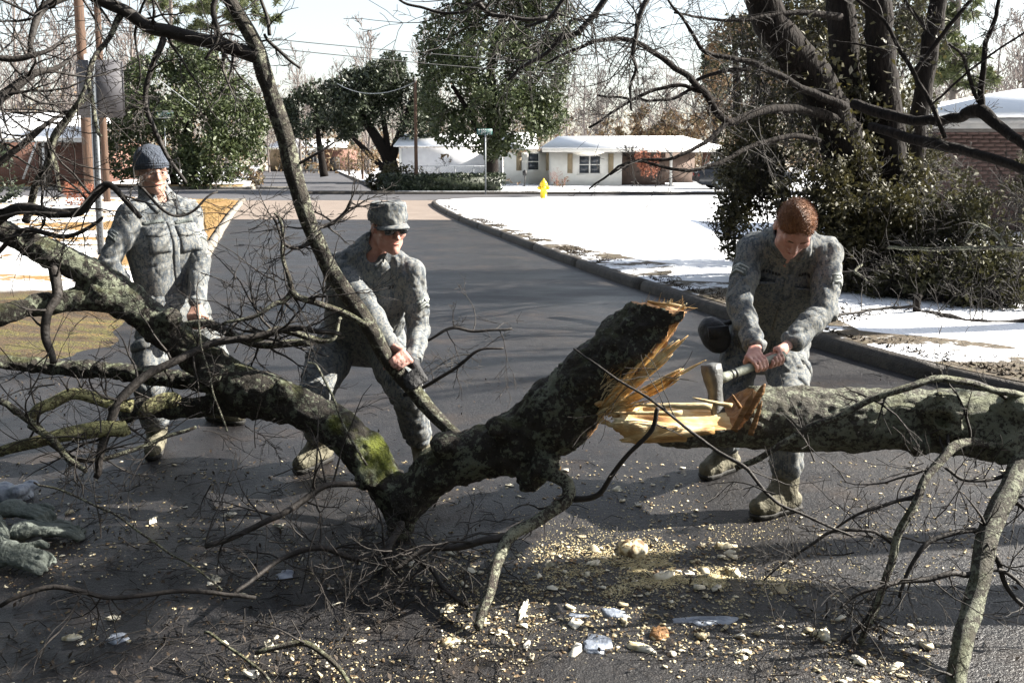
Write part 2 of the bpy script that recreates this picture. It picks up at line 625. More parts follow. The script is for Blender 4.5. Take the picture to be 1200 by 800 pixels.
def mat_camo(name, seed=0.0):
    m, n = new_mat(name)
    vm = n.nt.nodes.new('ShaderNodeVectorMath'); vm.operation = 'SNAP'
    n.link(n.tc.outputs['Object'], vm.inputs[0]); vm.inputs[1].default_value = (0.006, 0.006, 0.006)
    ad = n.nt.nodes.new('ShaderNodeVectorMath'); ad.operation = 'ADD'
    n.link(vm.outputs[0], ad.inputs[0]); ad.inputs[1].default_value = (seed, seed * 0.7, seed * 1.3)
    f = n.noise(24, 4, src=ad.outputs[0], rough=0.7, stretch=(1.8, 1.8, 0.6))
    g = n.noise(38, 4, src=ad.outputs[0], rough=0.7, stretch=(1.9, 1.9, 0.65))
    c = n.ramp(f, [(0.0, (0.080, 0.091, 0.102)), (0.42, (0.132, 0.143, 0.152)), (0.49, (0.205, 0.206, 0.195)), (0.56, (0.16, 0.172, 0.177)), (0.63, (0.098, 0.111, 0.125))], const=True)
    c = n.mix(n.step(g, 0.585, 0.588), c, (0.09, 0.106, 0.125))
    c = n.mix(n.step(g, 0.405, 0.40), c, (0.21, 0.211, 0.20))
    n.color(c)
    n.rough(0.88)
    n.b.inputs['Specular IOR Level'].default_value = 0.2
    n.bump(n.math('ADD', n.noise(34, 5), n.math('MULTIPLY', n.noise(600, 2), 0.12)), 0.4, 0.012)
    return m

def mat_wood():
    m, n = new_mat('fresh split wood')
    f = n.noise(30, 6, rough=0.65, stretch=(0.12, 1, 1))
    g = n.noise(7, 3)
    c = n.ramp(f, [(0.3, (0.30, 0.13, 0.04)), (0.48, (0.55, 0.33, 0.12)), (0.66, (0.74, 0.57, 0.30))])
    c = n.mix(n.step(g, 0.45, 0.62), c, n.ramp(f, [(0.3, (0.50, 0.36, 0.16)), (0.7, (0.80, 0.70, 0.44))]))
    n.color(c)
    n.rough(0.6)
    n.bump(n.noise(60, 6, rough=0.7, stretch=(0.1, 1, 1)), 0.8, 0.012)
    return m

def mat_brick(name, c1, c2, mortar, sx=1.0):
    m, n = new_mat(name)
    x, y, z = n.xyz()
    cb = n.nt.nodes.new('ShaderNodeCombineXYZ')
    n.link(n.math('ADD', x, y), cb.inputs[0]); n.link(z, cb.inputs[1])
    b = n.nt.nodes.new('ShaderNodeTexBrick')
    n.link(cb.outputs[0], b.inputs['Vector'])
    b.inputs['Scale'].default_value = 1.0
    b.inputs['Brick Width'].default_value = 0.22
    b.inputs['Row Height'].default_value = 0.075
    b.inputs['Mortar Size'].default_value = 0.008
    b.inputs['Color1'].default_value = (*c1, 1); b.inputs['Color2'].default_value = (*c2, 1); b.inputs['Mortar'].default_value = (*mortar, 1)
    n.color(n.mix(n.math('MULTIPLY', n.noise(3, 4), 0.4), b.outputs['Color'], (0.09, 0.045, 0.03)))
    n.rough(0.85)
    n.bump(b.outputs['Fac'], -0.4, 0.01)
    return m

M = {}
M['asphalt'] = mat_asphalt()
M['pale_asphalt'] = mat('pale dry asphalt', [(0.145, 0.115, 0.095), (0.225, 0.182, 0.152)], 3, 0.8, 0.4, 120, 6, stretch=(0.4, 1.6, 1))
M['grey_road'] = mat('worn grey road', [(0.045, 0.045, 0.052), (0.10, 0.097, 0.102)], 1.2, 0.7, 0.3, 100, 6, stretch=(0.3, 2, 1))
M['snow'] = mat_snow('lawn snow', -0.02)
M['snow_thin'] = mat_snow('thin yard snow', 0.13)
M['roof_snow'] = mat('roof snow', [(0.82, 0.84, 0.88), (0.9, 0.91, 0.93)], 5, 0.7, 0.3, 20)
M['verge'] = mat_verge()
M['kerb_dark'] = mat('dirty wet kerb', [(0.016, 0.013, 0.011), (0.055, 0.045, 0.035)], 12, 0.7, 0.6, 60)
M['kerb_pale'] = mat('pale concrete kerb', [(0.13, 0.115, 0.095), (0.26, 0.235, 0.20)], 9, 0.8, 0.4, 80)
M['ground'] = mat('winter ground', [(0.10, 0.075, 0.04), (0.20, 0.15, 0.08), (0.7, 0.71, 0.74)], 0.35, 0.9, 0.4, 6, 6, ramp=(0.35, 0.62))
M['bark'] = None
M['twig'] = mat('dark twig bark', [(0.010, 0.008, 0.007), (0.032, 0.026, 0.022)], 30, 0.75, 0.3, 80)
M['twig_pale'] = mat_bark('lichen twig bark', lich=0.47, lscale=22, lichen=(0.40, 0.41, 0.30))
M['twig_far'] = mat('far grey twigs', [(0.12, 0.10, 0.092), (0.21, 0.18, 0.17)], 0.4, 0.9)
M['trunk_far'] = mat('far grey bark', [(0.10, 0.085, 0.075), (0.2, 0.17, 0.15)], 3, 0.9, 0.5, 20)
M['bark_bright'] = mat_bark('bright yellow lichen bark', (0.05, 0.042, 0.02), (0.16, 0.14, 0.07), (0.50, 0.49, 0.24), 0.44, lscale=20)
M['bark_dark'] = mat('dark standing bark', [(0.005, 0.004, 0.0038), (0.018, 0.0135, 0.011)], 24, 0.9, 1.0, 26, 7, stretch=(1, 1, 0.35), bdist=0.03, spec=0.2)
M['bark_log'] = mat_bark('grey lichen log bark', (0.03, 0.026, 0.02), (0.12, 0.11, 0.085), (0.36, 0.38, 0.28), 0.47, lscale=17)
M['wood'] = mat_wood()
M['wood_brown'] = mat('browned split wood', [(0.16, 0.075, 0.03), (0.36, 0.20, 0.08)], 30, 0.7, 0.8, 60, 6, stretch=(0.15, 1, 1))
M['chip'] = mat('wood chips', [(0.14, 0.09, 0.045), (0.50, 0.42, 0.25), (0.74, 0.68, 0.52), (0.78, 0.74, 0.64)], 30, 0.75, 0.3, 60, ramp=(0.3, 0.66))
def _vary(m):
    nt = m.node_tree; oi = nt.nodes.new('ShaderNodeObjectInfo'); rp = [x for x in nt.nodes if x.type == 'VALTORGB'][0]
    ad = nt.nodes.new('ShaderNodeMath'); ad.operation = 'MULTIPLY_ADD'
    nt.links.new(oi.outputs['Random'], ad.inputs[0]); ad.inputs[1].default_value = 0.3
    nz = [x for x in nt.nodes if x.type == 'TEX_NOISE' and x.outputs['Fac'].links and x.outputs['Fac'].links[0].to_node == rp][0]
    sb = nt.nodes.new('ShaderNodeMath'); sb.operation = 'SUBTRACT'; nt.links.new(nz.outputs['Fac'], sb.inputs[0]); sb.inputs[1].default_value = 0.12
    nt.links.new(sb.outputs[0], ad.inputs[2]); nt.links.new(ad.outputs[0], rp.inputs[0])
_vary(M['chip'])
M['camo'] = mat_camo('grey green uniform cloth', 0.0)
M['tee'] = mat('sage undershirt', [(0.12, 0.125, 0.09), (0.16, 0.165, 0.12)], 40, 0.9)
M['skin'] = mat('skin', [(0.38, 0.205, 0.15), (0.50, 0.305, 0.24)], 22, 0.5, 0.15, 120, sub=0.08)
M['skin_red'] = mat('cold reddened skin', [(0.40, 0.185, 0.145), (0.54, 0.315, 0.262)], 26, 0.5, 0.2, 90, sub=0.08)
M['hair_red'] = mat('cropped ginger hair', [(0.19, 0.07, 0.028), (0.42, 0.185, 0.075)], 150, 0.5, 0.9, 330, stretch=(1, 1, 0.5))
M['hair_dark'] = mat('short dark hair', [(0.03, 0.02, 0.015), (0.07, 0.05, 0.035)], 120, 0.6, 0.8, 260)
M['brow'] = mat('brown eyebrow hair', [(0.08, 0.045, 0.025), (0.14, 0.08, 0.045)], 200, 0.7)
M['lip'] = mat('lips', [(0.40, 0.14, 0.11), (0.46, 0.19, 0.15)], 60, 0.45)
M['eye'] = mat('eye', [(0.05, 0.035, 0.025)], 5, 0.2)
M['beanie'] = mat('slate knit', [(0.045, 0.055, 0.075), (0.085, 0.10, 0.13)], 90, 0.95, 0.9, 150, stretch=(1, 1, 0.25))
M['boot'] = mat('sage suede boot', [(0.085, 0.08, 0.055), (0.17, 0.155, 0.11)], 18, 0.85, 0.5, 60)
M['sole'] = mat('black rubber sole', [(0.014, 0.014, 0.013), (0.03, 0.028, 0.025)], 30, 0.8, 0.3, 60)
M['black_glove'] = mat('black glove', [(0.012, 0.012, 0.013), (0.03, 0.03, 0.032)], 30, 0.7, 0.5, 80)
M['black'] = mat('black nylon', [(0.01, 0.01, 0.012), (0.024, 0.024, 0.028)], 30, 0.55, 0.4, 80)
M['lens'] = mat('dark mirrored lens', [(0.01, 0.013, 0.018)], 5, 0.08, spec=0.9)
M['suede'] = mat('grey green suede', [(0.085, 0.10, 0.088), (0.17, 0.19, 0.17)], 14, 0.95, 0.5, 90)
M['steel'] = mat('worn axe steel', [(0.06, 0.062, 0.062), (0.13, 0.133, 0.13)], 22, 0.5, 0.4, 60, spec=0.5)
M['handle'] = mat('grey green axe handle', [(0.19, 0.205, 0.165), (0.29, 0.305, 0.25)], 25, 0.6, 0.3, 60)
M['ice'] = mat('dirty ice', [(0.12, 0.14, 0.18), (0.36, 0.40, 0.47)], 18, 0.35, 0.6, 40)
M['leaf'] = mat('magnolia leaves', [(0.022, 0.036, 0.013), (0.05, 0.068, 0.022), (0.095, 0.11, 0.042)], 3.5, 0.55, ramp=(0.3, 0.72), trans=0.15)
M['leaf_oak'] = mat('dark oak leaves', [(0.018, 0.026, 0.013), (0.045, 0.058, 0.028)], 2.0, 0.5, trans=0.12)
M['leaf_vine'] = mat('vine leaves', [(0.022, 0.021, 0.010), (0.055, 0.050, 0.018), (0.12, 0.105, 0.038)], 5, 0.6, ramp=(0.34, 0.75), trans=0.22)
M['leaf_brown'] = mat('brown winter leaves', [(0.09, 0.055, 0.03), (0.17, 0.11, 0.06), (0.12, 0.11, 0.05)], 2, 0.8, trans=0.2)
M['leaf_pine'] = mat('pine needles', [(0.05, 0.07, 0.025), (0.13, 0.14, 0.055)], 3, 0.7, trans=0.15)
M['hedge'] = mat('hedge leaves', [(0.014, 0.022, 0.012), (0.04, 0.055, 0.025)], 4, 0.5, trans=0.1)
M['red_bush'] = mat('reddish bare shoots', [(0.20, 0.06, 0.035), (0.32, 0.13, 0.07)], 6, 0.8)
M['pole'] = mat('brown pole timber', [(0.045, 0.026, 0.017), (0.11, 0.06, 0.035)], 8, 0.8, 0.5, 30, stretch=(4, 4, 0.3))
M['galv'] = mat('galvanised metal', [(0.16, 0.18, 0.2), (0.27, 0.29, 0.31)], 12, 0.5, spec=0.6)
M['sign_back'] = mat('dull sign back', [(0.085, 0.083, 0.093), (0.11, 0.108, 0.12)], 4, 0.55)
M['white'] = mat('white paint', [(0.72, 0.71, 0.67), (0.82, 0.81, 0.77)], 5, 0.6)
M['teal'] = mat('street sign green', [(0.02, 0.10, 0.095), (0.03, 0.13, 0.12)], 5, 0.5)
M['wall_white'] = mat('white house wall', [(0.74, 0.73, 0.68), (0.82, 0.81, 0.76)], 3, 0.8)
M['wall_grey'] = mat('grey shed wall', [(0.58, 0.58, 0.60), (0.66, 0.66, 0.67)], 3, 0.8)
M['shutter'] = mat('tan shutter', [(0.30, 0.24, 0.15), (0.36, 0.29, 0.19)], 5, 0.7)
M['glass'] = mat('window glass', [(0.02, 0.025, 0.03), (0.05, 0.06, 0.075)], 2, 0.12, spec=0.7)
M['fascia'] = mat('grey fascia', [(0.20, 0.20, 0.20), (0.28, 0.27, 0.26)], 6, 0.7)
M['soffit'] = mat('dark soffit', [(0.05, 0.045, 0.04), (0.08, 0.07, 0.065)], 6, 0.8)
M['brick_wall'] = mat_brick('dark red brickwork', (0.15, 0.062, 0.045), (0.22, 0.09, 0.06), (0.20, 0.17, 0.15))
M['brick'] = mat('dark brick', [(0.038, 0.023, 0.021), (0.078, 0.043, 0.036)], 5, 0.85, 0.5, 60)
M['mortar'] = mat('mortar', [(0.09, 0.078, 0.07), (0.13, 0.11, 0.10)], 20, 0.9)
M['hydrant'] = mat('yellow hydrant paint', [(0.62, 0.42, 0.01), (0.75, 0.53, 0.02)], 10, 0.4)
M['wire'] = mat('black wire', [(0.02, 0.02, 0.022)], 5, 0.6)
M['car'] = mat('dark car paint', [(0.02, 0.022, 0.026), (0.03, 0.033, 0.04)], 3, 0.25, spec=0.6)
M['rubber'] = mat('tyre rubber', [(0.015, 0.015, 0.015), (0.03, 0.03, 0.03)], 20, 0.85)
M['lamp_red'] = mat('red lamp lens', [(0.25, 0.02, 0.015)], 5, 0.2)
M['grass_tuft'] = mat('dead grass blades', [(0.22, 0.15, 0.06), (0.42, 0.30, 0.13)], 10, 0.8, trans=0.2)
M['litter'] = mat('leaf litter', [(0.018, 0.012, 0.008), (0.055, 0.036, 0.02)], 30, 0.8)
# ------------------------------------------------------------------ the setting: ground, streets, kerbs, yards
def rows_sheet(rows, zf):
    """rows: list of (Y, [x...]) with equally many x; a sheet through them"""
    v = []
    for y, xs in rows:
        for x in xs:
            v.append((x, y, zf(x, y)))
    v = np.array(v)
    n, m = len(rows), len(rows[0][1])
    i = np.arange(n - 1)[:, None] * m
    j = np.arange(m - 1)[None]
    q = np.stack([i + j, i + j + 1, i + m + j + 1, i + m + j], axis=-1).reshape(-1, 4)
    return MB().add(v, q)

def flat(pts, z):
    """a flat convex outline"""
    v = [(x, y, z) for x, y in pts]
    n = len(v)
    return MB().add(v, None, [(0, i, i + 1) for i in range(1, n - 1)])

def kerb(name, line, m, w=0.16, h=0.13, side=1, z0=0.0, joint=2.4, reach=70.0):
    """a kerb cast in sections: the profile is pinched at every joint"""
    p = spline(line, 12 * len(line))
    L = np.concatenate([[0], np.cumsum(np.linalg.norm(np.diff(p, axis=0), axis=1))])
    s_, pin = [], []
    k = 0.0
    while k < min(L[-1], reach):
        for d, f in ((-0.012, 0), (-0.010, 1), (0.010, 1), (0.012, 0)):
            if k + d > 0: s_.append(k + d); pin.append(f)
        for d in np.arange(0.3, joint - 0.1, 0.3): s_.append(k + d); pin.append(0)
        k += joint
    if L[-1] > reach: s_ += list(np.linspace(k + 0.5, L[-1], 12)); pin += [0] * 12
    s_, pin = np.array(s_), np.array(pin)
    ok = s_ <= L[-1]; s_, pin = s_[ok], pin[ok]
    p = np.stack([np.interp(s_, L, p[:, 0]), np.interp(s_, L, p[:, 1])], axis=1)
    t = np.gradient(p, s_, axis=0)
    t /= np.linalg.norm(t, axis=1)[:, None]
    nrm = np.stack([t[:, 1], -t[:, 0]], axis=1) * side      # away from the road
    prof = [(-0.005, -0.03), (0.0, h * 0.55), (0.03, h * 0.93), (0.06, h), (w, h + 0.004), (w + 0.02, -0.03)]
    jit = fbm(np.c_[p, np.zeros(len(p))], 3.0, 2, 5) * 0.012
    v = []
    for k in range(len(p)):
        for d, z in prof:
            d2, z2 = d + jit[k] + 0.018 * pin[k] * (d < 0.05), z0 + z + ((jit[k] * 0.6 - 0.022 * pin[k]) if z > 0 else 0)
            v.append((p[k, 0] + nrm[k, 0] * d2, p[k, 1] + nrm[k, 1] * d2, z2))
    n, mm = len(p), len(prof)
    i = np.arange(n - 1)[:, None] * mm
    j = np.arange(mm - 1)[None]
    q = np.stack([i + j, i + j + 1, i + mm + j + 1, i + mm + j], axis=-1).reshape(-1, 4)
    structure(name, MB().add(np.array(v), q), m, smooth=False)

# right kerb and lawn
KR = [(16, 0.6), (9.5, 2.3), (6.0, 3.9), (4.35, 5.0), (3.35, 5.95), (2.75, 7.2), (2.15, 9.0), (1.1, 12.6), (0.0, 17.0), (-1.55, 23.5), (-2.65, 29.5), (-2.6, 31.4), (-1.4, 32.6), (1.0, 33.0), (8, 33.1), (60, 33.3)]
KL = [(-60, 5.4), (-12, 5.9), (-6.2, 6.0), (-4.0, 6.2), (-3.15, 7.0), (-3.6, 9.3), (-4.75, 13.7), (-7.3, 23.0), (-8.95, 29.3), (-9.5, 31.0), (-11, 32.0), (-14, 32.3), (-60, 32.3)]

def x_of(line, y, left=False):
    best = None
    for (a, b) in zip(line[:-1], line[1:]):
        if (a[1] - y) * (b[1] - y) <= 0 and a[1] != b[1]:
            x = a[0] + (b[0] - a[0]) * (y - a[1]) / (b[1] - a[1])
            best = x if best is None else (max(best, x) if left else min(best, x))
    return best

KRs = [tuple(r) for r in spline(KR[:-2], 150)]
KLs = [tuple(r) for r in spline(KL[1:-1], 150)]
structure('ground', flat([(-900, -60), (900, -60), (900, 1500), (-900, 1500)], -0.06), M['ground'])
rng0 = np.random.default_rng(3)
def road_z(x, y): return 0.0
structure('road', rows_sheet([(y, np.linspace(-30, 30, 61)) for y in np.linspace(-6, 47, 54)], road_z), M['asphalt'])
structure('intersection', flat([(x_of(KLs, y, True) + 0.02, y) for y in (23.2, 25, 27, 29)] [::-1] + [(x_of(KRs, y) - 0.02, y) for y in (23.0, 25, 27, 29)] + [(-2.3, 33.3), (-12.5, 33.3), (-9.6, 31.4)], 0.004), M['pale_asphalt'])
structure('cross_street', flat([(-70, 33.0), (70, 33.6), (70, 37.6), (-5.6, 38.6), (-6.4, 44.4), (-12.6, 44.4), (-70, 44.2)], 0.008), M['grey_road'])
structure('far_street', flat([(-6.3, 44.3), (-20.0, 100), (-29, 100), (-12.7, 44.3)], 0.012), M['grey_road'])

def lawn_z(x, y):
    xk = x_of(KRs, y)
    d = 0 if xk is None else max(0.0, x - xk)
    return 0.115 + 0.10 * (1 - math.exp(-d / 4)) + 0.022 * float(fbm(np.array([x, y, 0.0]), 0.9, 3, 2)) * min(1, d)
rows = []
for y in list(np.linspace(1.2, 12, 45)) + list(np.linspace(12.3, 32.9, 52)):
    x0 = x_of(KRs, y)
    rows.append((y, x0 + 0.15 + (np.linspace(0, 1, 44) ** 1.8) * (48 - x0)))
structure('snowy_lawn', rows_sheet(rows, lawn_z), M['snow'], smooth=True)
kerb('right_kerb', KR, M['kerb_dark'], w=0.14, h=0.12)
# the trodden, half melted strip along the kerb
M['melt'] = mat_snow('half melted strip', 0.20)
rows = []
for y in list(np.linspace(2.2, 14, 70)) + list(np.linspace(14.3, 24, 30)):
    x0 = x_of(KRs, y)
    wd = (0.85 if y < 9 else 0.85 - 0.055 * (y - 9)) * (1 + 0.45 * float(fbm(np.array([0.0, y, 0.0]), 1.3, 3, 61)))
    rows.append((y, x0 + 0.10 + np.linspace(0, 1, 8) * max(0.1, wd)))
structure('melted_strip', rows_sheet(rows, lambda x, y: lawn_z(x, y) + 0.008), M['melt'], smooth=True)

def verge_z(x, y):
    xk = x_of(KLs, y, True)
    d = 0 if xk is None else max(0.0, xk - x)
    e = min(1.0, max(0.0, (y - 6.4) / 2.4)) if x < -2.8 else 1.0
    if y < 9.0: e = min(e, max(0.0, (d - 0.3) / 1.6))
    return -0.006 + 0.121 * e + 0.16 * (1 - math.exp(-d / 5)) * e + 0.03 * float(fbm(np.array([x, y, 0.0]), 0.8, 3, 9)) * min(1, d) * (0.25 + 0.75 * e)
rows = []
for y in list(np.linspace(6.22, 12, 40)) + list(np.linspace(12.3, 31.2, 48)):
    x1 = x_of(KLs, y, True)
    rows.append((y, (x1 - 0.15 - (np.linspace(0, 1, 44) ** 1.8) * (50 + x1))[::-1]))
vg = rows_sheet(rows, verge_z)
vv = vg.V[0]
wgt = np.clip(1 - (vv[:, 1] - 6.2) / 1.6, 0, 1) + np.clip(1 - (vv[:, 1] - 6.2) / 3.0, 0, 1) * np.clip((vv[:, 0] + 5.0) / 1.2, 0, 1)
vv[:, 1] += wgt * 0.35 * fbm(np.c_[vv[:, 0], vv[:, 0] * 0, vv[:, 0] * 0], 1.7, 3, 12)
vv[:, 0] += wgt * 0.22 * fbm(np.c_[vv[:, 1], vv[:, 1] * 0, vv[:, 1] * 0], 1.9, 3, 13)
structure('verge', vg, M['verge'], smooth=True)
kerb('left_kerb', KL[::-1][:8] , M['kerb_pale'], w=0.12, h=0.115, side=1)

# yards beyond the cross street
def yard(name, pts, m, z, zf=None):
    structure(name, flat(pts, z), m)
yard('front_yard', [(-5.4, 38.9), (70, 37.8), (70, 120), (-24.5, 120), (-19.8, 100)], M['snow_thin'], 0.11)
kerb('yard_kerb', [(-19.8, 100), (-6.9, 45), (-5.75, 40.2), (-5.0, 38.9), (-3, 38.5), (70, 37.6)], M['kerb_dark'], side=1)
lv = MB().add([(-70, 44.5, 0.1), (-13.2, 44.6, 0.1), (-14.6, 50, 0.3), (-70, 50, 0.42), (-31, 110, 0.5), (-70, 110, 0.5)], [(0, 1, 2, 3), (3, 2, 4, 5)])
structure('left_yard', lv, M['snow_thin'])
structure('dead_grass_strip', MB().add([(-70, 44.7, 0.118), (-13.6, 44.8, 0.118), (-14.0, 46.6, 0.19), (-70, 46.4, 0.205)], [(0, 1, 2, 3)]), mat('tan dead grass', [(0.26, 0.17, 0.07), (0.42, 0.29, 0.13)], 6, 0.9, 0.5, 30))
kerb('left_yard_kerb', [(-70, 44.3), (-15, 44.4), (-13.4, 45.0), (-14.5, 50), (-30, 108)], M['kerb_pale'], w=0.2, side=-1)

# ------------------------------------------------------------------ vegetation builders
def rvec(r):
    v = Vector((r.gauss(0, 1), r.gauss(0, 1), r.gauss(0, 1)))
    return v.normalized()

def grow(mb, p, d, L, r, depth, R, wob=0.28, up=0.0, kids=(2, 5), ang=(0.4, 1.1), ratio=0.55, sides=4, seg=None, rmin=0.0012, t0=0.2):
    """a crooked twig with side twigs"""
    n = max(3, int(L / (seg or max(0.03, L / 7))))
    pts, rr = [tuple(p)], [r]
    d = Vector(d).normalized(); q = Vector(p)
    dirs = [d.copy()]
    for i in range(n):
        d = (d + rvec(R) * wob + Vector((0, 0, up))).normalized()
        q = q + d * (L / n)
        pts.append(tuple(q)); dirs.append(d.copy())
        rr.append(max(rmin, r * (1 - 0.8 * (i + 1) / n)))
    mb.tube(pts, rr, sides, cap=False)
    if depth > 0:
        for _ in range(R.randint(*kids)):
            t = R.uniform(t0, 0.97)
            k = min(n, max(1, int(t * n)))
            a = R.uniform(*ang)
            dd = dirs[k]
            ax = dd.cross(rvec(R))
            if ax.length < 1e-3: continue
            cd = Matrix.Rotation(a, 3, ax.normalized()) @ dd
            grow(mb, pts[k], cd, L * ratio * R.uniform(0.6, 1.15) * (1.15 - 0.5 * t), max(rmin, rr[k] * 0.68), depth - 1, R, wob, up, kids, ang, ratio, sides, None, rmin, t0)

def limb(mb, px, n=None, sides=8, rough=0.0, seed=0):
    p = path(px, n)
    if rough:
        p[1:-1, :3] += np.stack([noise3(p[1:-1, :3], 9, seed + k) for k in range(3)], axis=1) * rough
    mb.tube(p[:, :3], p[:, 3], sides)
    return p

def sprout(mb, p, count, R, L=(0.15, 0.4), depth=1, bias=(0, 0, 0), t=(0.15, 1.0), wob=0.3, rk=0.45, up=0.0, rmin=0.0012, kids=(2, 4), sides=4, rcap=0.0065):
    """side twigs along a path"""
    n = len(p)
    for _ in range(count):
        k = min(n - 1, int(R.uniform(*t) * n))
        d = rvec(R) + Vector(bias)
        grow(mb, p[k, :3], d, R.uniform(*L), max(rmin, min(p[k, 3] * rk, rcap)), depth, R, wob, up, kids=kids, rmin=rmin, sides=sides)

def leaves(mb, c, size, R, aspect=0.42, up=0.4, jitter=0.55):
    """one folded leaf at each row of c; R: numpy rng"""
    n = len(c)
    a = R.normal(size=(n, 3)); a /= np.linalg.norm(a, axis=1)[:, None]
    nn = R.normal(size=(n, 3)) + np.array([0, 0, up]); nn -= (nn * a).sum(1)[:, None] * a
    nn /= np.maximum(np.linalg.norm(nn, axis=1), 1e-6)[:, None]
    b = np.cross(nn, a)
    s = size * (1 + jitter * R.uniform(-1, 1, size=n))[:, None]
    v = np.stack([c - a * s * 0.5, c + b * s * aspect * 0.5 + nn * s * 0.1, c + a * s * 0.5, c - b * s * aspect * 0.5 + nn * s * 0.1], axis=1)
    mb.add(v.reshape(-1, 3), np.arange(n * 4).reshape(-1, 4))

def crown(mb, lobes, n, size, seed, gap=0.9, thr=-0.15, shell=0.55, aspect=0.45, flat_=1.0):
    """leaves through the outer part of lobes (u, v, Y, r px), thinned by noise so that gaps and clumps show"""
    R = np.random.default_rng(seed)
    L = [(np3(W(u, v, Y)), rad(r, W(u, v, Y))) for u, v, Y, r in lobes]
    w = np.array([r ** 2 for _, r in L]); w = w / w.sum()
    k = R.choice(len(L), size=int(n * 1.9), p=w)
    C = np.array([c for c, _ in L])[k]
    rr = np.array([r for _, r in L])[k]
    d = R.normal(size=(len(k), 3)); d /= np.linalg.norm(d, axis=1)[:, None]
    rad_ = rr * (shell + (1.08 - shell) * R.uniform(0, 1, len(k)) ** 0.7)
    rad_ *= 1 + 0.22 * fbm(d * 1.0 + C * 0.37, 2.2, 2, seed)
    p = C + d * rad_[:, None] * np.array([1, 1, flat_])
    f = fbm(p, gap, 3, seed + 5)
    p = p[f > thr][:n]
    leaves(mb, p, size, R, aspect)

def bare_tree(h, seed, spread=0.35, sides=4, depth=4, kids=(3, 5), rmin=0.012, trunk_r=0.16, first=0.35):
    R = random.Random(seed)
    tr, tw = MB(), MB()
    pts, q, d = [(0, 0, -0.2)], Vector((0, 0, -0.2)), Vector((R.uniform(-.08, .08), R.uniform(-.08, .08), 1)).normalized()
    n = 9
    dirs = [d.copy()]
    for i in range(n):
        d = (d + rvec(R) * 0.09 + Vector((0, 0, 0.1))).normalized()
        q = q + d * (h * 0.8 / n); pts.append(tuple(q)); dirs.append(d.copy())
    rr = [trunk_r * (1 - 0.8 * i / n) for i in range(n + 1)]
    tr.tube(pts, rr, 8)
    for i in range(int(n * first), n + 1):
        for _ in range(R.randint(2, 3)):
            a = R.uniform(0.35, 1.0)
            ax = dirs[i].cross(rvec(R)).normalized()
            grow(tw, pts[i], Matrix.Rotation(a, 3, ax) @ dirs[i], h * spread * R.uniform(0.6, 1.1) * (1.15 - 0.6 * i / n), rr[i] * 0.55, depth - 2, R, 0.2, 0.07, kids, (0.3, 0.9), 0.55, sides, None, rmin, 0.15)
    return tr, tw

# ------------------------------------------------------------------ far woods and far trees
protos = []
for s_, (h, sp) in enumerate(((17, 0.34), (15, 0.40), (19, 0.31), (16, 0.36))):
    tr, tw = bare_tree(h, 40 + s_, sp, depth=4, kids=(4, 5), rmin=0.026, trunk_r=0.2, first=0.3, sides=3)
    protos.append((np.concatenate(tr.V), np.concatenate(tr.Q), np.concatenate(tw.V), np.concatenate(tw.Q)))
R = random.Random(8)
woods = MB()
for k in range(110):
    v1, q1, v2, q2 = protos[k % 4]
    Y = R.uniform(84, 140)
    u = -220 + 1640 * ((k * 0.618034) % 1.0)
    x = W(u, 183, Y).x
    s = R.uniform(0.62, 0.95) * (0.85 if 300 < u < 850 else 1.2)
    a = R.uniform(0, 6.28)
    Rm = np.array([[math.cos(a), -math.sin(a), 0], [math.sin(a), math.cos(a), 0], [0, 0, 1]]) * s
    woods.add(v1 @ Rm.T + np.array([x, Y, 0]), q1)
    woods.add(v2 @ Rm.T + np.array([x, Y, 0]), q2)
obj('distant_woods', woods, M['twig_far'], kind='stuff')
under = MB()
Rn = np.random.default_rng(12)
for k in range(150):
    Y = R.uniform(84, 130); u = R.uniform(-150, 1350)
    x = W(u, 183, Y).x
    hh = R.uniform(1.5, 7.5)
    c = np.array([x, Y, hh * 0.5])
    leaves(under, c + Rn.normal(size=(230, 3)) * np.array([2.2, 1.5, hh * 0.4]), 0.42, Rn)
obj('undergrowth', under, M['leaf_brown'], kind='stuff')

# far bare trees that can be told apart
def far_tree(k, u, Y, s, a, label, leafy=None):
    v1, q1, v2, q2 = protos[k]
    x = W(u, 183, Y).x
    t = thing('bare_tree', label, 'tree', (x, Y, 0.1), 'bare trees behind the houses')
    Rm = np.array([[math.cos(a), -math.sin(a), 0], [math.sin(a), math.cos(a), 0], [0, 0, 1]]) * s
    o = np.array([x, Y, 0.1])
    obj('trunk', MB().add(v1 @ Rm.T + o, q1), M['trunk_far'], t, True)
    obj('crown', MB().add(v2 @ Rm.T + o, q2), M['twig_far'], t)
far_tree(0, 352, 78, 0.70, 0.5, 'bare lilac grey tree behind the lower dark evergreen beside the far white house')
far_tree(1, 432, 76, 0.86, 1.5, 'bare grey tree rising behind the wide live oak and the overhead wires')
far_tree(2, 505, 80, 0.84, 2.5, 'tall bare grey tree between the live oak and the big magnolia')
far_tree(1, 700, 72, 0.62, 4.0, 'slim bare tree above the snowy roof next to the big magnolia')
far_tree(0, 775, 74, 0.66, 5.0, 'bare brown tree above the middle of the long snowy roof')
far_tree(2, 30, 66, 0.95, 0.2, 'tall bare tree behind the left brick house')
far_tree(1, 72, 62, 0.90, 3.1, 'bare tree just left of the two brown poles')
far_tree(0, 168, 64, 0.95, 1.9, 'bare tree rising behind the road sign and the left magnolia')

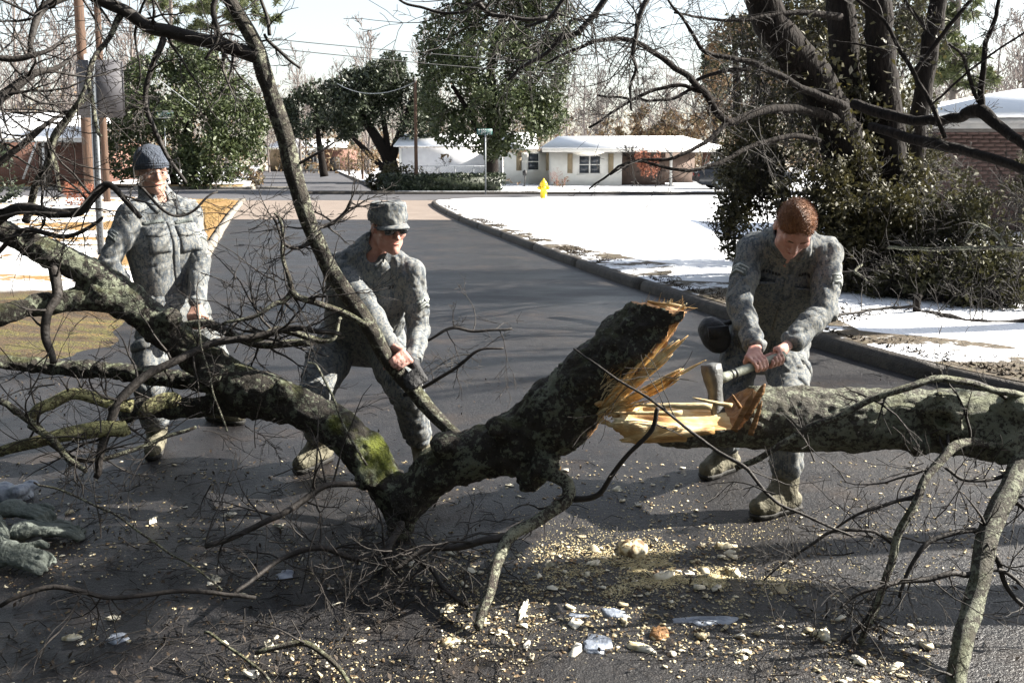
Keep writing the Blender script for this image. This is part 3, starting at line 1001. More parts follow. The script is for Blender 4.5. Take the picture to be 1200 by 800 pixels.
# pines at the top left
def pine(u, Y, h, r, label, clumps, seed):
    b = W(u, 183, Y)
    t = thing('pine_tree', label, 'pine tree', (b.x, Y, 0.1), 'pines on the left')
    m = MB().lathe((b.x, Y, 0), (0.01, 0, 1), [(i * h / 8, r * (1 - 0.07 * i)) for i in range(9)], 8)
    c = MB(); Rr = random.Random(seed); nr = np.random.default_rng(seed)
    for (cu, cv, cr) in clumps:
        p = W(cu, cv, Y + Rr.uniform(-1, 1)); q = rad(cr, p)
        m.tube([(b.x, Y, p.z - q * 0.8), ((b.x + p.x) / 2, (Y + p.y) / 2, p.z - q * 0.3), tuple(p)], [r * 0.4, r * 0.25, r * 0.1], 5)
        for _ in range(9):
            s = np3(p) + nr.normal(size=3) * q * np.array([0.55, 0.55, 0.3])
            leaves(c, s + nr.normal(size=(90, 3)) * q * 0.16, 0.42, nr, 0.16, 0.2)
    obj('trunk', m, M['trunk_far'], t, True)
    obj('crown', c, M['leaf_pine'], t)
pine(256, 62, 17, 0.22, 'tall pine standing behind the left magnolia, dark needle tufts high up', [(245, 8, 18), (275, 20, 16), (300, 8, 20), (228, 30, 14), (262, -14, 24), (318, 22, 12), (212, 55, 12)], 1)
pine(205, 70, 19, 0.24, 'thinner pine with sparse tufts left of the tall pine', [(190, 5, 16), (222, 12, 15), (205, -20, 22), (180, 40, 12), (232, 48, 12)], 2)
pine(1112, 40, 12, 0.2, 'yellow green pine behind the right brick house', [(1085, 60, 20), (1110, 40, 24), (1135, 70, 22), (1100, 90, 22), (1120, 10, 24), (1150, 95, 18), (1065, 25, 18), (1085, -12, 24)], 3)

# evergreen trees
def tree(name, label, cat, base, trunks, lobes, n, size, leafm, seed, bark='bark_dark', **kw):
    b = base
    t = thing(name, label, cat, (b.x, b.y, 0.1))
    m = MB()
    for px in trunks: limb(m, px, None, 8, 0.02, seed)
    obj('trunk', m, M[bark], t, True)
    c = MB(); crown(c, lobes, n, size, seed, **kw)
    obj('crown', c, M[leafm], t)
    return t
tree('magnolia_tree', 'broad glossy magnolia with leaves down to the ground behind the man in the knit cap', 'tree', W(215, 214, 47),
     [[(222, 218, 47, 8), (220, 170, 47, 6), (215, 110, 47, 3)], [(205, 216, 46.5, 5), (195, 180, 46, 3), (170, 140, 45.5, 2)]],
     [(200, 110, 47, 38), (240, 100, 47, 36), (165, 135, 46, 34), (225, 150, 45, 44), (275, 145, 46, 34), (190, 175, 45, 34), (255, 185, 45, 34), (150, 185, 46, 28), (290, 180, 46.5, 22), (215, 75, 48, 22), (278, 115, 47, 22), (150, 105, 47, 22), (230, 200, 44.5, 24), (175, 85, 47, 26), (240, 72, 47, 24), (130, 150, 46, 24), (300, 135, 47, 22)], 29000, 0.21, 'leaf', 21, gap=0.8, thr=-0.36)
tree('magnolia_tree', 'huge dark magnolia in front of the white houses, its trunk behind the teal street sign', 'tree', W(577, 222, 43),
     [[(577, 224, 43, 9), (576, 190, 43, 8), (580, 150, 43, 7), (575, 80, 43, 5), (590, 10, 43, 3)], [(576, 185, 43, 5), (560, 150, 42, 4), (530, 100, 42, 2)], [(580, 170, 43, 4), (610, 120, 42.5, 3), (640, 80, 42, 2)]],
     [(535, 45, 43, 40), (585, 20, 43, 50), (630, 30, 43, 42), (530, 105, 42, 38), (580, 85, 41, 52), (630, 90, 42, 40), (555, 140, 41.5, 34), (605, 140, 41.5, 38), (640, 135, 42, 26), (525, 150, 42, 22), (570, -25, 43, 44), (625, -20, 43, 40), (650, 60, 43, 24), (510, 75, 43, 20), (580, 165, 42, 22)], 38000, 0.20, 'leaf', 22, gap=0.75, thr=-0.34)
tree('live_oak_tree', 'wide live oak with a dark forked trunk behind the hedge', 'tree', W(458, 208, 56),
     [[(462, 210, 56, 9), (455, 185, 56, 8), (440, 160, 56, 6), (420, 130, 56, 4)], [(457, 190, 56, 6), (468, 160, 56, 5), (480, 125, 56, 3)], [(452, 200, 55, 4), (432, 180, 55, 3.5), (412, 160, 55, 2)], [(455, 180, 56, 4), (450, 140, 56, 3)]],
     [(415, 105, 56, 24), (450, 95, 56, 26), (480, 110, 56, 24), (400, 130, 55, 22), (435, 130, 55, 26), (475, 140, 55, 24), (495, 125, 57, 18), (420, 80, 57, 16), (462, 75, 57, 16), (500, 150, 56, 16), (410, 150, 55, 14), (440, 110, 56, 30), (390, 112, 56, 18), (510, 130, 56, 16)], 20000, 0.23, 'leaf_oak', 23, gap=0.6, thr=-0.28)
tree('evergreen_oak_tree', 'low dense dark evergreen left of the live oak, above the far street', 'tree', W(378, 205, 66),
     [[(380, 207, 66, 5), (376, 180, 66, 4), (370, 140, 66, 2)]],
     [(355, 130, 66, 22), (385, 125, 66, 24), (370, 148, 65, 22), (345, 148, 65, 14), (405, 148, 65, 18), (395, 110, 67, 14), (335, 132, 66, 14), (370, 112, 66, 18)], 7500, 0.3, 'leaf_oak', 24, gap=0.6, thr=-0.3)
tree('brown_leaved_tree', 'brown leaved tree behind the vine covered trunks', 'tree', W(868, 205, 36),
     [[(870, 215, 36, 7), (865, 120, 36, 5), (860, 40, 36, 3)]],
     [(862, 60, 36, 32), (890, 40, 36, 34), (845, 100, 36, 26), (880, 110, 35, 38), (905, 80, 36, 30), (860, 150, 35, 26), (835, 140, 37, 16), (900, 0, 36, 30), (925, 130, 36, 30), (840, 60, 38, 14)], 8500, 0.2, 'leaf_brown', 25, gap=0.9, thr=0.02)
tree('cedar_tree', 'dark narrow evergreen showing above the brown leaved tree', 'tree', W(838, 205, 60),
     [[(838, 205, 60, 4), (838, 60, 60, 2)]], [(838, 60, 60, 12), (836, 80, 60, 14), (842, 100, 60, 14), (828, 72, 60, 10), (850, 70, 60, 10)], 2200, 0.3, 'leaf_oak', 26, thr=-0.3)
tree('scrub_tree', 'brown scrubby tree beyond the carport roof', 'tree', W(742, 200, 70), [[(742, 200, 70, 4), (745, 150, 70, 3)]],
     [(735, 150, 70, 16), (760, 145, 70, 18), (790, 150, 70, 18), (715, 155, 70, 14), (812, 148, 70, 16), (775, 160, 69, 16)], 3600, 0.3, 'leaf_brown', 27, thr=0.0)

# clipped hedge, bushes
def bush(name, label, cat, lobes, n, size, m, seed, twigs=0, tm='twig', group=None, **kw):
    b = W(*lobes[0][:3]); t = thing(name, label, cat, (b.x, b.y, 0.1), group)
    c = MB(); crown(c, lobes, n, size, seed, **kw)
    obj('foliage', c, M[m], t)
    if twigs:
        s = MB(); R = random.Random(seed)
        for _ in range(twigs):
            u, v, Y, r = R.choice(lobes)
            p = W(u, v, Y); q = rad(r, p)
            grow(s, (p.x + R.uniform(-.5, .5) * q, p.y + R.uniform(-.5, .5) * q, max(0.05, p.z - q)), (R.uniform(-.6, .6), R.uniform(-.6, .6), 1), q * R.uniform(1.2, 2.2), 0.012 if q > 0.6 else 0.006, 2, R, 0.2, kids=(2, 4), rmin=0.003)
        tag(obj('stems', s, M[tm], t), kind='stuff')
    return t
hb = MB(); R1 = np.random.default_rng(31)
x0, x1 = W(443, 228, 39.5).x, W(592, 228, 39.5).x
pts = R1.uniform(0, 1, size=(9000, 3)) * np.array([x1 - x0, 1.3, 0.78]) + np.array([x0, 39.4, 0.1])
e = np.minimum(np.minimum(pts[:, 1] - 39.4, 40.7 - pts[:, 1]), 0.88 - pts[:, 2])
pts = pts[e < 0.16]
pts[:, 2] += 0.06 * fbm(pts, 1.1, 2, 3)
t = thing('hedge', 'long low clipped dark hedge below the grey shed wall', 'hedge', (x0, 39.4, 0.1))
leaves(hb, pts, 0.13, R1, 0.55)
obj('foliage', hb, M['hedge'], t)
obj('stems', MB().box((x0 + 0.2, 39.65, 0.05), (x1 - 0.2, 40.45, 0.72)), M['hedge'], t)
bush('bush', 'loose yellow green bush at the street end of the hedge', 'bush', [(455, 205, 41, 13), (475, 205, 41, 12), (440, 212, 41, 11), (492, 204, 41.5, 9)], 1800, 0.16, 'leaf_vine', 32, 14)
bush('bush', 'leafless dark shrub by the wooden posts beside the far street', 'bush', [(430, 190, 47, 14), (412, 195, 48, 10)], 300, 0.16, 'leaf_brown', 33, 26)
bush('bush', 'sparse pinkish shrub standing in front of the grey shed wall', 'bush', [(517, 200, 42, 9), (522, 188, 42, 7)], 260, 0.18, 'leaf_brown', 34, 10)
bush('bush', 'pale low shrub with snow at the foot of the teal street sign', 'bush', [(595, 219, 39, 8), (612, 221, 39, 7), (580, 222, 39, 5)], 420, 0.14, 'leaf_brown', 35, 8)
bush('bush', 'leafless reddish shrub in front of the double window', 'bush', [(657, 210, 44, 9), (650, 203, 44, 7)], 200, 0.12, 'leaf_brown', 36, 12, 'red_bush')
bush('bush', 'rusty brown shrub in front of the dark carport', 'bush', [(760, 196, 44, 12), (752, 186, 44, 10), (772, 188, 44, 9)], 700, 0.15, 'red_bush', 37, 14)
bush('bush', 'bare red shoots of a clipped shrub at the foot of the brown pole', 'bush', [(92, 232, 26, 15), (85, 222, 26, 10), (104, 224, 26, 10)], 500, 0.08, 'red_bush', 38, 40, 'red_bush')
bush('bush', 'dark evergreen bush cut by the photo edge beside the left brick house', 'bush', [(-4, 190, 27, 20), (2, 215, 27, 20), (-15, 235, 27, 22)], 2600, 0.12, 'hedge', 39)
bush('bush', 'brown mounded bush under the left magnolia at the street corner', 'bush', [(287, 206, 50, 12), (300, 209, 50, 9), (272, 209, 50, 9)], 900, 0.16, 'leaf_brown', 40, 12)
bush('bush', 'small round bush below the far white house window', 'bush', [(357, 194, 88, 5)], 260, 0.25, 'leaf_oak', 41)

# ------------------------------------------------------------------ houses
def roof_slab(mb, a, b, c, d, th):
    """sloped slab through four corners, thickness th downward"""
    v = [np3(p) for p in (a, b, c, d)]
    lo = [p - np.array([0, 0, th]) for p in v]
    return mb.add(v + lo, [(0, 1, 2, 3), (7, 6, 5, 4), (0, 4, 5, 1), (1, 5, 6, 2), (2, 6, 7, 3), (3, 7, 4, 0)])

def window(parent, x0, x1, z0, z1, y, cols=1, rows=2, frame='white', th=0.05):
    """window on a wall that faces -Y"""
    f = MB()
    w = 0.06
    f.box((x0 - w, y - th, z0 - w), (x0, y + 0.02, z1 + w)); f.box((x1, y - th, z0 - w), (x1 + w, y + 0.02, z1 + w))
    f.box((x0, y - th, z1), (x1, y + 0.02, z1 + w)); f.box((x0, y - th, z0 - w), (x1, y + 0.02, z0))
    for i in range(1, cols):
        x = x0 + (x1 - x0) * i / cols
        f.box((x - 0.04, y - th + 0.006, z0), (x + 0.04, y + 0.02, z1))
    for j in range(1, rows):
        z = z0 + (z1 - z0) * j / rows
        f.box((x0, y - th + 0.012, z - 0.025), (x1, y + 0.02, z + 0.025))
    w_ = obj('window', f, M[frame], parent)
    obj('sill', MB().box((x0 - 0.12, y - th - 0.06, z0 - w - 0.06), (x1 + 0.12, y - 0.003, z0 - w - 0.002)), M[frame], w_)
    for i in range(cols):
        for j in range(rows):
            xa, xb = x0 + (x1 - x0) * i / cols, x0 + (x1 - x0) * (i + 1) / cols
            za, zb = z0 + (z1 - z0) * j / rows, z0 + (z1 - z0) * (j + 1) / rows
            obj('pane', MB().box((xa + 0.003, y - 0.022, za + 0.003), (xb - 0.003, y - 0.012, zb - 0.003)), M['glass'], w_)
    return w_
def X(u, Y): return W(u, 183, Y).x
def Z(v, Y): return W(600, v, Y).z

M['shaded_brick'] = mat('brick wall with painted shade', [(0.10, 0.07, 0.055), (0.16, 0.115, 0.095)], 3, 0.85)  # carport brick: the shade under its roof is put into this brown
# long white house with carport
Y = 47.0
h = thing('house', 'long low white house with snowy roof, double window and open brick carport', 'house', (X(690, Y), Y, 0.11))
xa, xb, xc, xd = X(646, Y), X(729, Y), X(838, Y), X(590, 50)
zt = Z(178.5, Y)
w1 = MB().box((xa, Y, 0.05), (xb, Y + 7, zt))
obj('wall', w1, M['wall_white'], h)
obj('wall', MB().box((xd, 50, 0.05), (xa - 0.003, 57, zt)), M['wall_white'], h, label='set back white wing wall under the magnolia')
obj('wall', MB().box((xb + 0.003, Y + 5.2, 0.05), (xc, Y + 5.4, zt)), M['shaded_brick'], h, label='back wall of the carport, its shade painted in as brown')
obj('wall', MB().box((X(730, Y) + 0.02, Y + 0.8, 0.05), (X(783, Y), Y + 1.0, zt - 0.02)), M['shaded_brick'], h, label='screen wall of the carport, its shade painted in as brown')
obj('carport_post', MB().box((X(786, Y), Y + 0.2, 0.05), (X(789, Y), Y + 0.32, zt)), M['white'], h)
obj('carport_post', MB().box((X(826, Y), Y + 0.2, 0.05), (X(835, Y), Y + 0.6, zt)), M['brick_wall'], h)
obj('fascia', MB().box((xa - 0.5, Y - 0.62, zt + 0.003), (xc + 0.4, Y - 0.5, zt + 0.19)), M['white'], h)
obj('soffit', MB().box((xa - 0.5, Y - 0.497, zt + 0.004), (xc + 0.4, Y + 7.2, zt + 0.1)), M['soffit'], h)
r = MB()
roof_slab(r, (xa - 0.6, Y - 0.68, zt + 0.25), (xc + 0.5, Y - 0.68, zt + 0.25), (xc - 0.9, Y + 4.2, Z(159.5, Y + 4.2)), (xa + 0.6, Y + 4.2, Z(159.5, Y + 4.2)), 0.06)
obj('roof', r, M['roof_snow'], h)
r = MB(); roof_slab(r, (X(588, 49), 49.2, zt + 0.22), (xa - 0.62, 49.2, zt + 0.22), (xa - 0.62, 53.5, zt + 1.2), (X(588, 49), 53.5, zt + 1.2), 0.06)
obj('roof', r, M['roof_snow'], h, label='snowy roof of the set back wing')
window(h, X(679, Y), X(703, Y), Z(203, Y), Z(183, Y), Y, 2, 2)
window(h, X(619, 50), X(631, 50), Z(199, 50), Z(180, 50), 50, 1, 2)
for (ua, ub, yy, va, vb) in ((665, 671, Y, 180, 203), (713, 719, Y, 180, 203), (605, 611, 50, 178, 200), (640, 646, 50, 178, 200)):
    s = MB()
    xa_, xb_ = X(ua, yy), X(ub, yy)
    s.box((xa_, yy - 0.04, Z(vb, yy)), (xb_, yy - 0.002, Z(va, yy)))
    for k in range(12):
        z = Z(vb, yy) + (k + 0.5) * (Z(va, yy) - Z(vb, yy)) / 12
        s.box((xa_ + 0.02, yy - 0.055, z - 0.02), (xb_ - 0.02, yy - 0.042, z + 0.02))
    obj('shutter', s, M['shutter'], h)
# grey shed wing to its left
Y = 53.0
s = thing('shed', 'pale grey windowless shed with a snowy roof behind the chain link fence', 'shed', (X(525, Y), Y, 0.11))
xa, xb = X(468, Y), X(588, Y)
zt = Z(173, Y)
obj('wall', MB().box((xa, Y, 0.05), (xb, Y + 7, zt)), M['wall_grey'], s)
r = MB(); roof_slab(r, (xa - 0.3, Y - 0.35, zt + 0.12), (xb + 0.02, Y - 0.35, zt + 0.12), (xb + 0.02, Y + 4.2, Z(157, Y + 4.2)), (xa - 0.3, Y + 4.2, Z(157, Y + 4.2)), 0.08)
obj('roof', r, M['roof_snow'], s)
obj('corner_board', MB().box((xa - 0.02, Y - 0.02, 0.05), (xa + 0.12, Y - 0.002, zt)), M['white'], s)
obj('door', MB().box((X(573, Y), Y - 0.03, 0.1), (X(586, Y), Y - 0.003, zt - 0.1)), M['white'], s)
# chain link fence
f = thing('fence', 'low chain link fence on thin posts between hedge and grey shed', 'fence', (X(470, 46), 46, 0.11))
for k, u in enumerate((470, 490, 512, 533, 555, 575)):
    obj('post', MB().lathe((X(u, 46), 46, 0.1), (0, 0, 1), [(0, 0.025), (1.05, 0.025)], 6), M['galv'], f)
obj('rail', MB().tube([(X(468, 46), 46, 1.13), (X(577, 46), 46, 1.13)], [0.022, 0.022], 6), M['galv'], f)
wm = MB()
xs = np.arange(X(470, 46), X(575, 46), 0.14)
for x in xs:
    wm.tube([(x, 46.03, 0.15), (x + 0.95, 46.03, 1.1)], [0.004, 0.004], 3, False)
    wm.tube([(x, 46.045, 1.1), (x + 0.95, 46.045, 0.15)], [0.004, 0.004], 3, False)
tag(obj('mesh', wm, M['galv'], f), kind='stuff')

# far white house at the end of the street
Y = 96.0
h = thing('house', 'small far white house at the end of the street with one dark window', 'house', (X(365, Y), Y, 0.1))
zt = Z(174, Y)
obj('wall', MB().box((X(333, Y), Y, 0.05), (X(378, Y), Y + 8, zt)), M['wall_white'], h)
obj('wall', MB().box((X(313, Y), Y + 0.6, 0.05), (X(333, Y) - 0.01, Y + 8, zt - 0.1)), mat('tan board wall', [(0.24, 0.17, 0.10), (0.32, 0.24, 0.15)], 2, 0.8), h, label='tan side wing wall')
obj('wall', MB().box((X(378, Y) + 0.01, Y + 1, 0.05), (X(404, Y), Y + 8, zt - 0.1)), M['brick_wall'], h, label='brick side wing wall')
r = MB(); roof_slab(r, (X(310, Y), Y - 0.6, zt + 0.2), (X(408, Y), Y - 0.6, zt + 0.2), (X(400, Y), Y + 5, Z(163, Y + 5)), (X(318, Y), Y + 5, Z(163, Y + 5)), 0.15)
obj('roof', r, M['roof_snow'], h)
window(h, X(360, Y), X(371, Y), Z(190, Y), Z(180, Y), Y, 3, 1)
obj('door', MB().box((X(383, Y), Y + 0.93, 0.1), (X(396, Y), Y + 0.99, Z(184, Y))), M['soffit'], h)

# left brick house
Y = 46.0
h = thing('house', 'low red brick house with a snow covered roof behind the tangled branches on the left', 'house', (X(50, Y), Y + 2, 0.2))
zt = Z(165, Y)
obj('wall', MB().box((X(-90, Y), Y, 0.0), (X(104, Y), Y + 8, zt)), M['brick_wall'], h)
obj('roof', roof_slab(MB(), (X(-95, Y), Y - 1.0, zt + 0.16), (X(109, Y), Y - 1.0, zt + 0.16), (X(104, Y), Y + 5, Z(132, Y + 5)), (X(-95, Y), Y + 5, Z(132, Y + 5)), 0.07), M['roof_snow'], h)
obj('fascia', MB().box((X(-95, Y), Y - 0.95, zt - 0.1), (X(108, Y), Y - 0.83, zt + 0.08)), M['white'], h)
obj('door', MB().box((X(46, Y), Y - 0.04, 0.3), (X(60, Y), Y - 0.003, zt - 0.1)), M['soffit'], h)
obj('porch_post', MB().box((X(59, Y), Y - 0.8, 0.1), (X(61, Y), Y - 0.7, zt - 0.1)), M['white'], h)
st = W(27, 210, 44.8), W(43, 166, 45.0)
o = obj('prop_board', MB().tube([st[0], st[1]], [0.06, 0.06], 4), M['white'], None)
tag(o, 'thin white board leaning against the left brick house', 'board')

# right brick house behind the tree clump
Y = 17.0
h = thing('house', 'near brick house with snowy hipped roof behind the right hand branches', 'house', (X(1200, Y), Y, 0.15))
xa, zt = X(1092, Y), Z(152, Y)
obj('wall', MB().box((xa, Y, 0.0), (16, Y + 3.2, zt)), M['mortar'], h)
rb = random.Random(4)
bme = []
for k in range(3):
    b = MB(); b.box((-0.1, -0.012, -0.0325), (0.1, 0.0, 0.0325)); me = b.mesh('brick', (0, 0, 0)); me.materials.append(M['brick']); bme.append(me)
zb = Z(272, Y)
rown = 0
z = zt - 0.06
rest = MB()
while z > 0.18:
    x = xa + 0.103 + (0.1075 if rown % 2 else 0)
    while x < 16:
        if x < X(1206, Y) and z > zb:
            o = bpy.data.objects.new('brick', bme[rb.randrange(3)])
            COL.objects.link(o); o.parent = h
            o.location = Vector((x, Y - rb.uniform(0.0, 0.004), z)) - Vector(h.location)
        elif x < 12:
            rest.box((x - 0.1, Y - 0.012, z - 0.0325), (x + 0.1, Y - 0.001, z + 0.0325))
        x += 0.215
    z -= 0.075
    rown += 1
tag(obj('brick_courses', rest, M['brick'], h), kind='stuff')
ze = Z(138, 16.4)
obj('soffit', MB().box((xa - 0.55, 16.45, zt - 0.05), (16.4, Y - 0.003, zt + 0.03)), M['soffit'], h)
obj('fascia', MB().box((xa - 0.6, 16.35, zt + 0.0), (16.5, 16.447, ze)), M['fascia'], h)
obj('gutter', MB().tube([(xa - 0.6, 16.3, ze - 0.06), (16.5, 16.3, ze - 0.06)], [0.05, 0.05], 6), M['fascia'], h)
zr = Z(104, 18.7)
r = MB()
roof_slab(r, (xa - 0.7, 16.25, ze + 0.09), (17, 16.25, ze + 0.09), (17, 18.7, zr), (X(1190, 18.7), 18.7, zr), 0.09)
r.add([np3((xa - 0.7, 16.25, ze + 0.09)), np3((X(1190, 18.7), 18.7, zr)), np3((xa - 0.7, 21.0, ze + 0.09))], None, [(0, 1, 2)])
obj('roof', r, M['roof_snow'], h)

# parked car half hidden by the shrubs
c = thing('parked_car', 'dark parked car with snow on its roof behind the vine covered shrubs', 'car', (X(872, 42), 42, 0.11))
def carbody(sec, half):
    mb = MB()
    v = []
    for (x, zlo, zhi, in_) in sec:
        w = half - in_
        v += [(x, -half * 0.96, zlo), (x, -half, (zlo + zhi) / 2), (x, -w, zhi), (x, w, zhi), (x, half, (zlo + zhi) / 2), (x, half * 0.96, zlo)]
    n = len(sec)
    q = [(i * 6 + j, i * 6 + (j + 1) % 6, (i + 1) * 6 + (j + 1) % 6, (i + 1) * 6 + j) for i in range(n - 1) for j in range(6)]
    mb.add(np.array(v) + np.array([c.location.x, c.location.y, 0.11]), q, [(0, j + 1, j + 2) for j in range(0)] )
    e = (n - 1) * 6
    mb.add(np.array(v[:6]) + np.array([c.location.x, c.location.y, 0.11]), [(0, 5, 2, 1), (5, 4, 3, 2)])
    mb.add(np.array(v[e:]) + np.array([c.location.x, c.location.y, 0.11]), [(0, 1, 2, 5), (5, 2, 3, 4)])
    return mb
obj('body', carbody([(-2.25, 0.35, 0.75, 0.1), (-2.1, 0.22, 0.92, 0.08), (-1.0, 0.2, 0.98, 0.06), (0.6, 0.2, 0.98, 0.06), (1.7, 0.22, 0.88, 0.1), (2.25, 0.35, 0.7, 0.2)], 0.88), M['car'], c, True)
obj('cabin', carbody([(-1.9, 0.95, 1.0, 0.16), (-1.3, 0.95, 1.42, 0.24), (0.1, 0.95, 1.45, 0.24), (0.95, 0.95, 1.0, 0.16)], 0.8), M['glass'], c)
obj('roof', carbody([(-1.3, 1.425, 1.5, 0.26), (0.1, 1.455, 1.53, 0.26)], 0.66), M['roof_snow'], c)
for sx in (-1.35, 1.4):
    for sy in (-0.8, 0.8):
        wv = obj('wheel', MB().lathe((c.location.x + sx, 42 + sy - 0.09, 0.42), (0, 1, 0), [(0, 0.2), (0.01, 0.31), (0.17, 0.31), (0.18, 0.2)], 16), M['rubber'], c)
        obj('rim', MB().lathe((c.location.x + sx, 42 + sy - 0.1, 0.42), (0, 1, 0), [(0, 0.08), (0.005, 0.18), (0.19, 0.18), (0.195, 0.08)], 12), M['galv'], wv)
for sy in (-0.6, 0.6):
    obj('tail_light', MB().box((c.location.x - 2.27, 42 + sy - 0.15, 0.72), (c.location.x - 2.14, 42 + sy + 0.15, 0.86)), M['lamp_red'], c)

# ------------------------------------------------------------------ poles, signs, hydrant, wires
def wood_pole(u, v, Y, h, r, label, lean=0.0):
    b = G(u, v)
    t = thing('utility_pole', label, 'pole', (b.x, b.y, 0.1))
    obj('shaft', MB().lathe((b.x, b.y, 0), (lean, 0, 1), [(i * h / 6, r * (1 - 0.03 * i)) for i in range(7)], 12), M['pole'], t, True)
    return t, b
t, pb = wood_pole(107, 246, 28, 9.6, 0.155, 'thick brown utility pole left of the road sign', -0.012)
obj('conduit', MB().tube([(pb.x + 0.12, pb.y - 0.14, 3.6), (pb.x + 0.12, pb.y - 0.15, 4.7)], [0.05, 0.05], 8), M['white'], t)
t2, pb2 = wood_pole(126, 244, 29, 9.6, 0.11, 'thinner orange brown utility pole right behind the road sign', -0.004)
t3, pb3 = wood_pole(488, 226, 40, Z(91, 40), 0.085, 'slim dark service pole in front of the grey shed')
obj('insulator', MB().lathe((pb3.x + 0.03, pb3.y - 0.1, Z(95, 40)), (0, 0, 1), [(0, 0.03), (0.05, 0.06), (0.1, 0.04), (0.16, 0.05), (0.2, 0.01)], 8), M['white'], t3)
wood_pole(425, 212, 50, 2.6, 0.09, 'short dark wooden post beside the far street')
wood_pole(409, 207, 62, 1.9, 0.08, 'second shorter wooden post further up the far street')
def wire(label, a, b, sag, r=0.012, m='wire', n=14, name='power_line'):
    a, b = np3(a), np3(b)
    t_ = np.linspace(0, 1, n)[:, None]
    p = a * (1 - t_) + b * t_
    p[:, 2] -= (4 * sag * t_ * (1 - t_))[:, 0]
    o = obj(name, MB().tube(p, np.full(n, r), 5), M[m], at=tuple(a))
    return tag(o, label, 'wire')
wire('upper of the two dark power lines crossing above the live oak', W(102, 22, 29), W(905, 84, 46), 0.35, 0.016)
wire('lower of the two dark power lines crossing above the live oak', W(102, 31, 29), W(905, 96, 46), 0.4, 0.016)
wire('thin high power line above the other two on the left', W(-250, 18, 29), W(102, 22, 28.9), 0.3, 0.012)
wire('thin power line running off left below the pole tops', W(-250, 30, 29), W(102, 31, 28.9), 0.3, 0.012)
wire('pale service wire sagging from the slim pole into the live oak', W(487, 96, 40), W(395, 98, 52), 0.55, 0.02, 'galv')
wire('short pale guy wire in front of the left magnolia', W(184, 92, 30), W(229, 126, 33), 0.0, 0.014, 'galv', 4, 'guy_wire')

# road sign seen from the back
b = G(119, 312)
t = thing('road_sign', 'grey back of a road sign on a perforated metal post beside the knit cap man', 'sign', (b.x, b.y, 0.1))
Ys = b.y
ch = MB()
zt = W(119, 68, Ys).z
for (dx0, dx1, dy0, dy1) in ((-0.045, -0.035, -0.02, 0.025), (0.035, 0.045, -0.02, 0.025), (-0.035, 0.035, 0.018, 0.025)):
    ch.box((b.x + dx0, Ys + dy0, 0.0), (b.x + dx1, Ys + dy1, zt))
obj('post', ch, M['galv'], t)
hl = MB()
for k in range(48):
    z = 0.25 + k * 0.065
    if z < zt - 0.1: hl.lathe((b.x, Ys + 0.0165, z), (0, 1, 0), [(0, 0.011), (0.002, 0.011)], 8)
tag(obj('holes', hl, M['sign_back'], t), kind='stuff')
pl = MB()
xa, xb, za, zb_ = X(93, Ys), X(148, Ys), Z(138, Ys), Z(70, Ys)
pl.box((xa + 0.03, Ys + 0.028, za), (xb - 0.03, Ys + 0.031, zb_)); pl.box((xa, Ys + 0.0281, za + 0.03), (xa + 0.03, Ys + 0.0309, zb_ - 0.03)); pl.box((xb - 0.03, Ys + 0.0281, za + 0.03), (xb, Ys + 0.0309, zb_ - 0.03))
obj('panel', pl, M['sign_back'], t)
for z in (za + 0.12, zb_ - 0.12):
    obj('bolt', MB().lathe((b.x, Ys - 0.0, z), (0, 1, 0), [(0, 0.012), (0.02, 0.012)], 6), M['galv'], t)

FONT5 = {'R': '11110100011000111110101001001010001', 'U': '10001100011000110001100011000101110', 'B': '11110100011000111110100011000111110', 'E': '11111100001000011110100001000011111',
         'L': '10000100001000010000100001000011111', 'T': '11111001000010000100001000010000100', 'I': '01110001000010000100001000010001110', 'P': '11110100011000111110100001000010000', 'N': '10001110011010110011100011000110001', 'H': '10001100011000111111100011000110001'}
def letters(text, x, z, w, h, y):
    mb = MB()
    n = len(text)
    px, pz = w / (n * 6 - 1), h / 7
    for k, chh in enumerate(text):
        for i, bit in enumerate(FONT5[chh]):
            if bit == '1':
                cx, cz = x + (k * 6 + i % 5) * px, z + h - (i // 5 + 1) * pz
                mb.box((cx, y - 0.003, cz), (cx + px * 1.02, y + 0.003, cz + pz * 1.02))
    return mb
def street_sign(u, vb, Yb, u0, u1, v0, v1, text, label, borders, mpanel):
    b = W(u, vb, Yb); Yb = b.y
    t = thing('street_sign', label, 'sign', (b.x, Yb, 0.1))
    z0, z1 = Z(v1, Yb), Z(v0, Yb)
    obj('post', MB().lathe((b.x, Yb, 0), (0, 0, 1), [(0, 0.03), (z0 + 0.02, 0.03)], 8), M['galv'], t)
    x0, x1 = X(u0, Yb), X(u1, Yb)
    obj('panel', MB().box((x0, Yb - 0.006, z0), (x1, Yb + 0.006, z1)), M[mpanel], t)
    hh = z1 - z0
    k = 0.22 if borders else 0.1
    if borders:
        obj('border', MB().box((x0, Yb - 0.010, z1 - hh * 0.16), (x1, Yb - 0.0062, z1)), M['white'], t)
        obj('border', MB().box((x0, Yb - 0.010, z0), (x1, Yb - 0.0062, z0 + hh * 0.16)), M['white'], t)
    obj('lettering', letters(text, x0 + 0.08 * (x1 - x0), z0 + hh * k, 0.84 * (x1 - x0), hh * (1 - 2 * k), Yb - 0.0095), M['white'], t)
street_sign(196, 224, 43.9, 186, 205, 130, 139, 'RUBEL', 'white and green street name sign on a thin post in front of the left magnolia', True, 'teal')
street_sign(569, 229, 38.2, 559, 577, 151, 158, 'TIPPIN', 'teal street name sign on a thin post in front of the big magnolia trunk', False, 'teal')

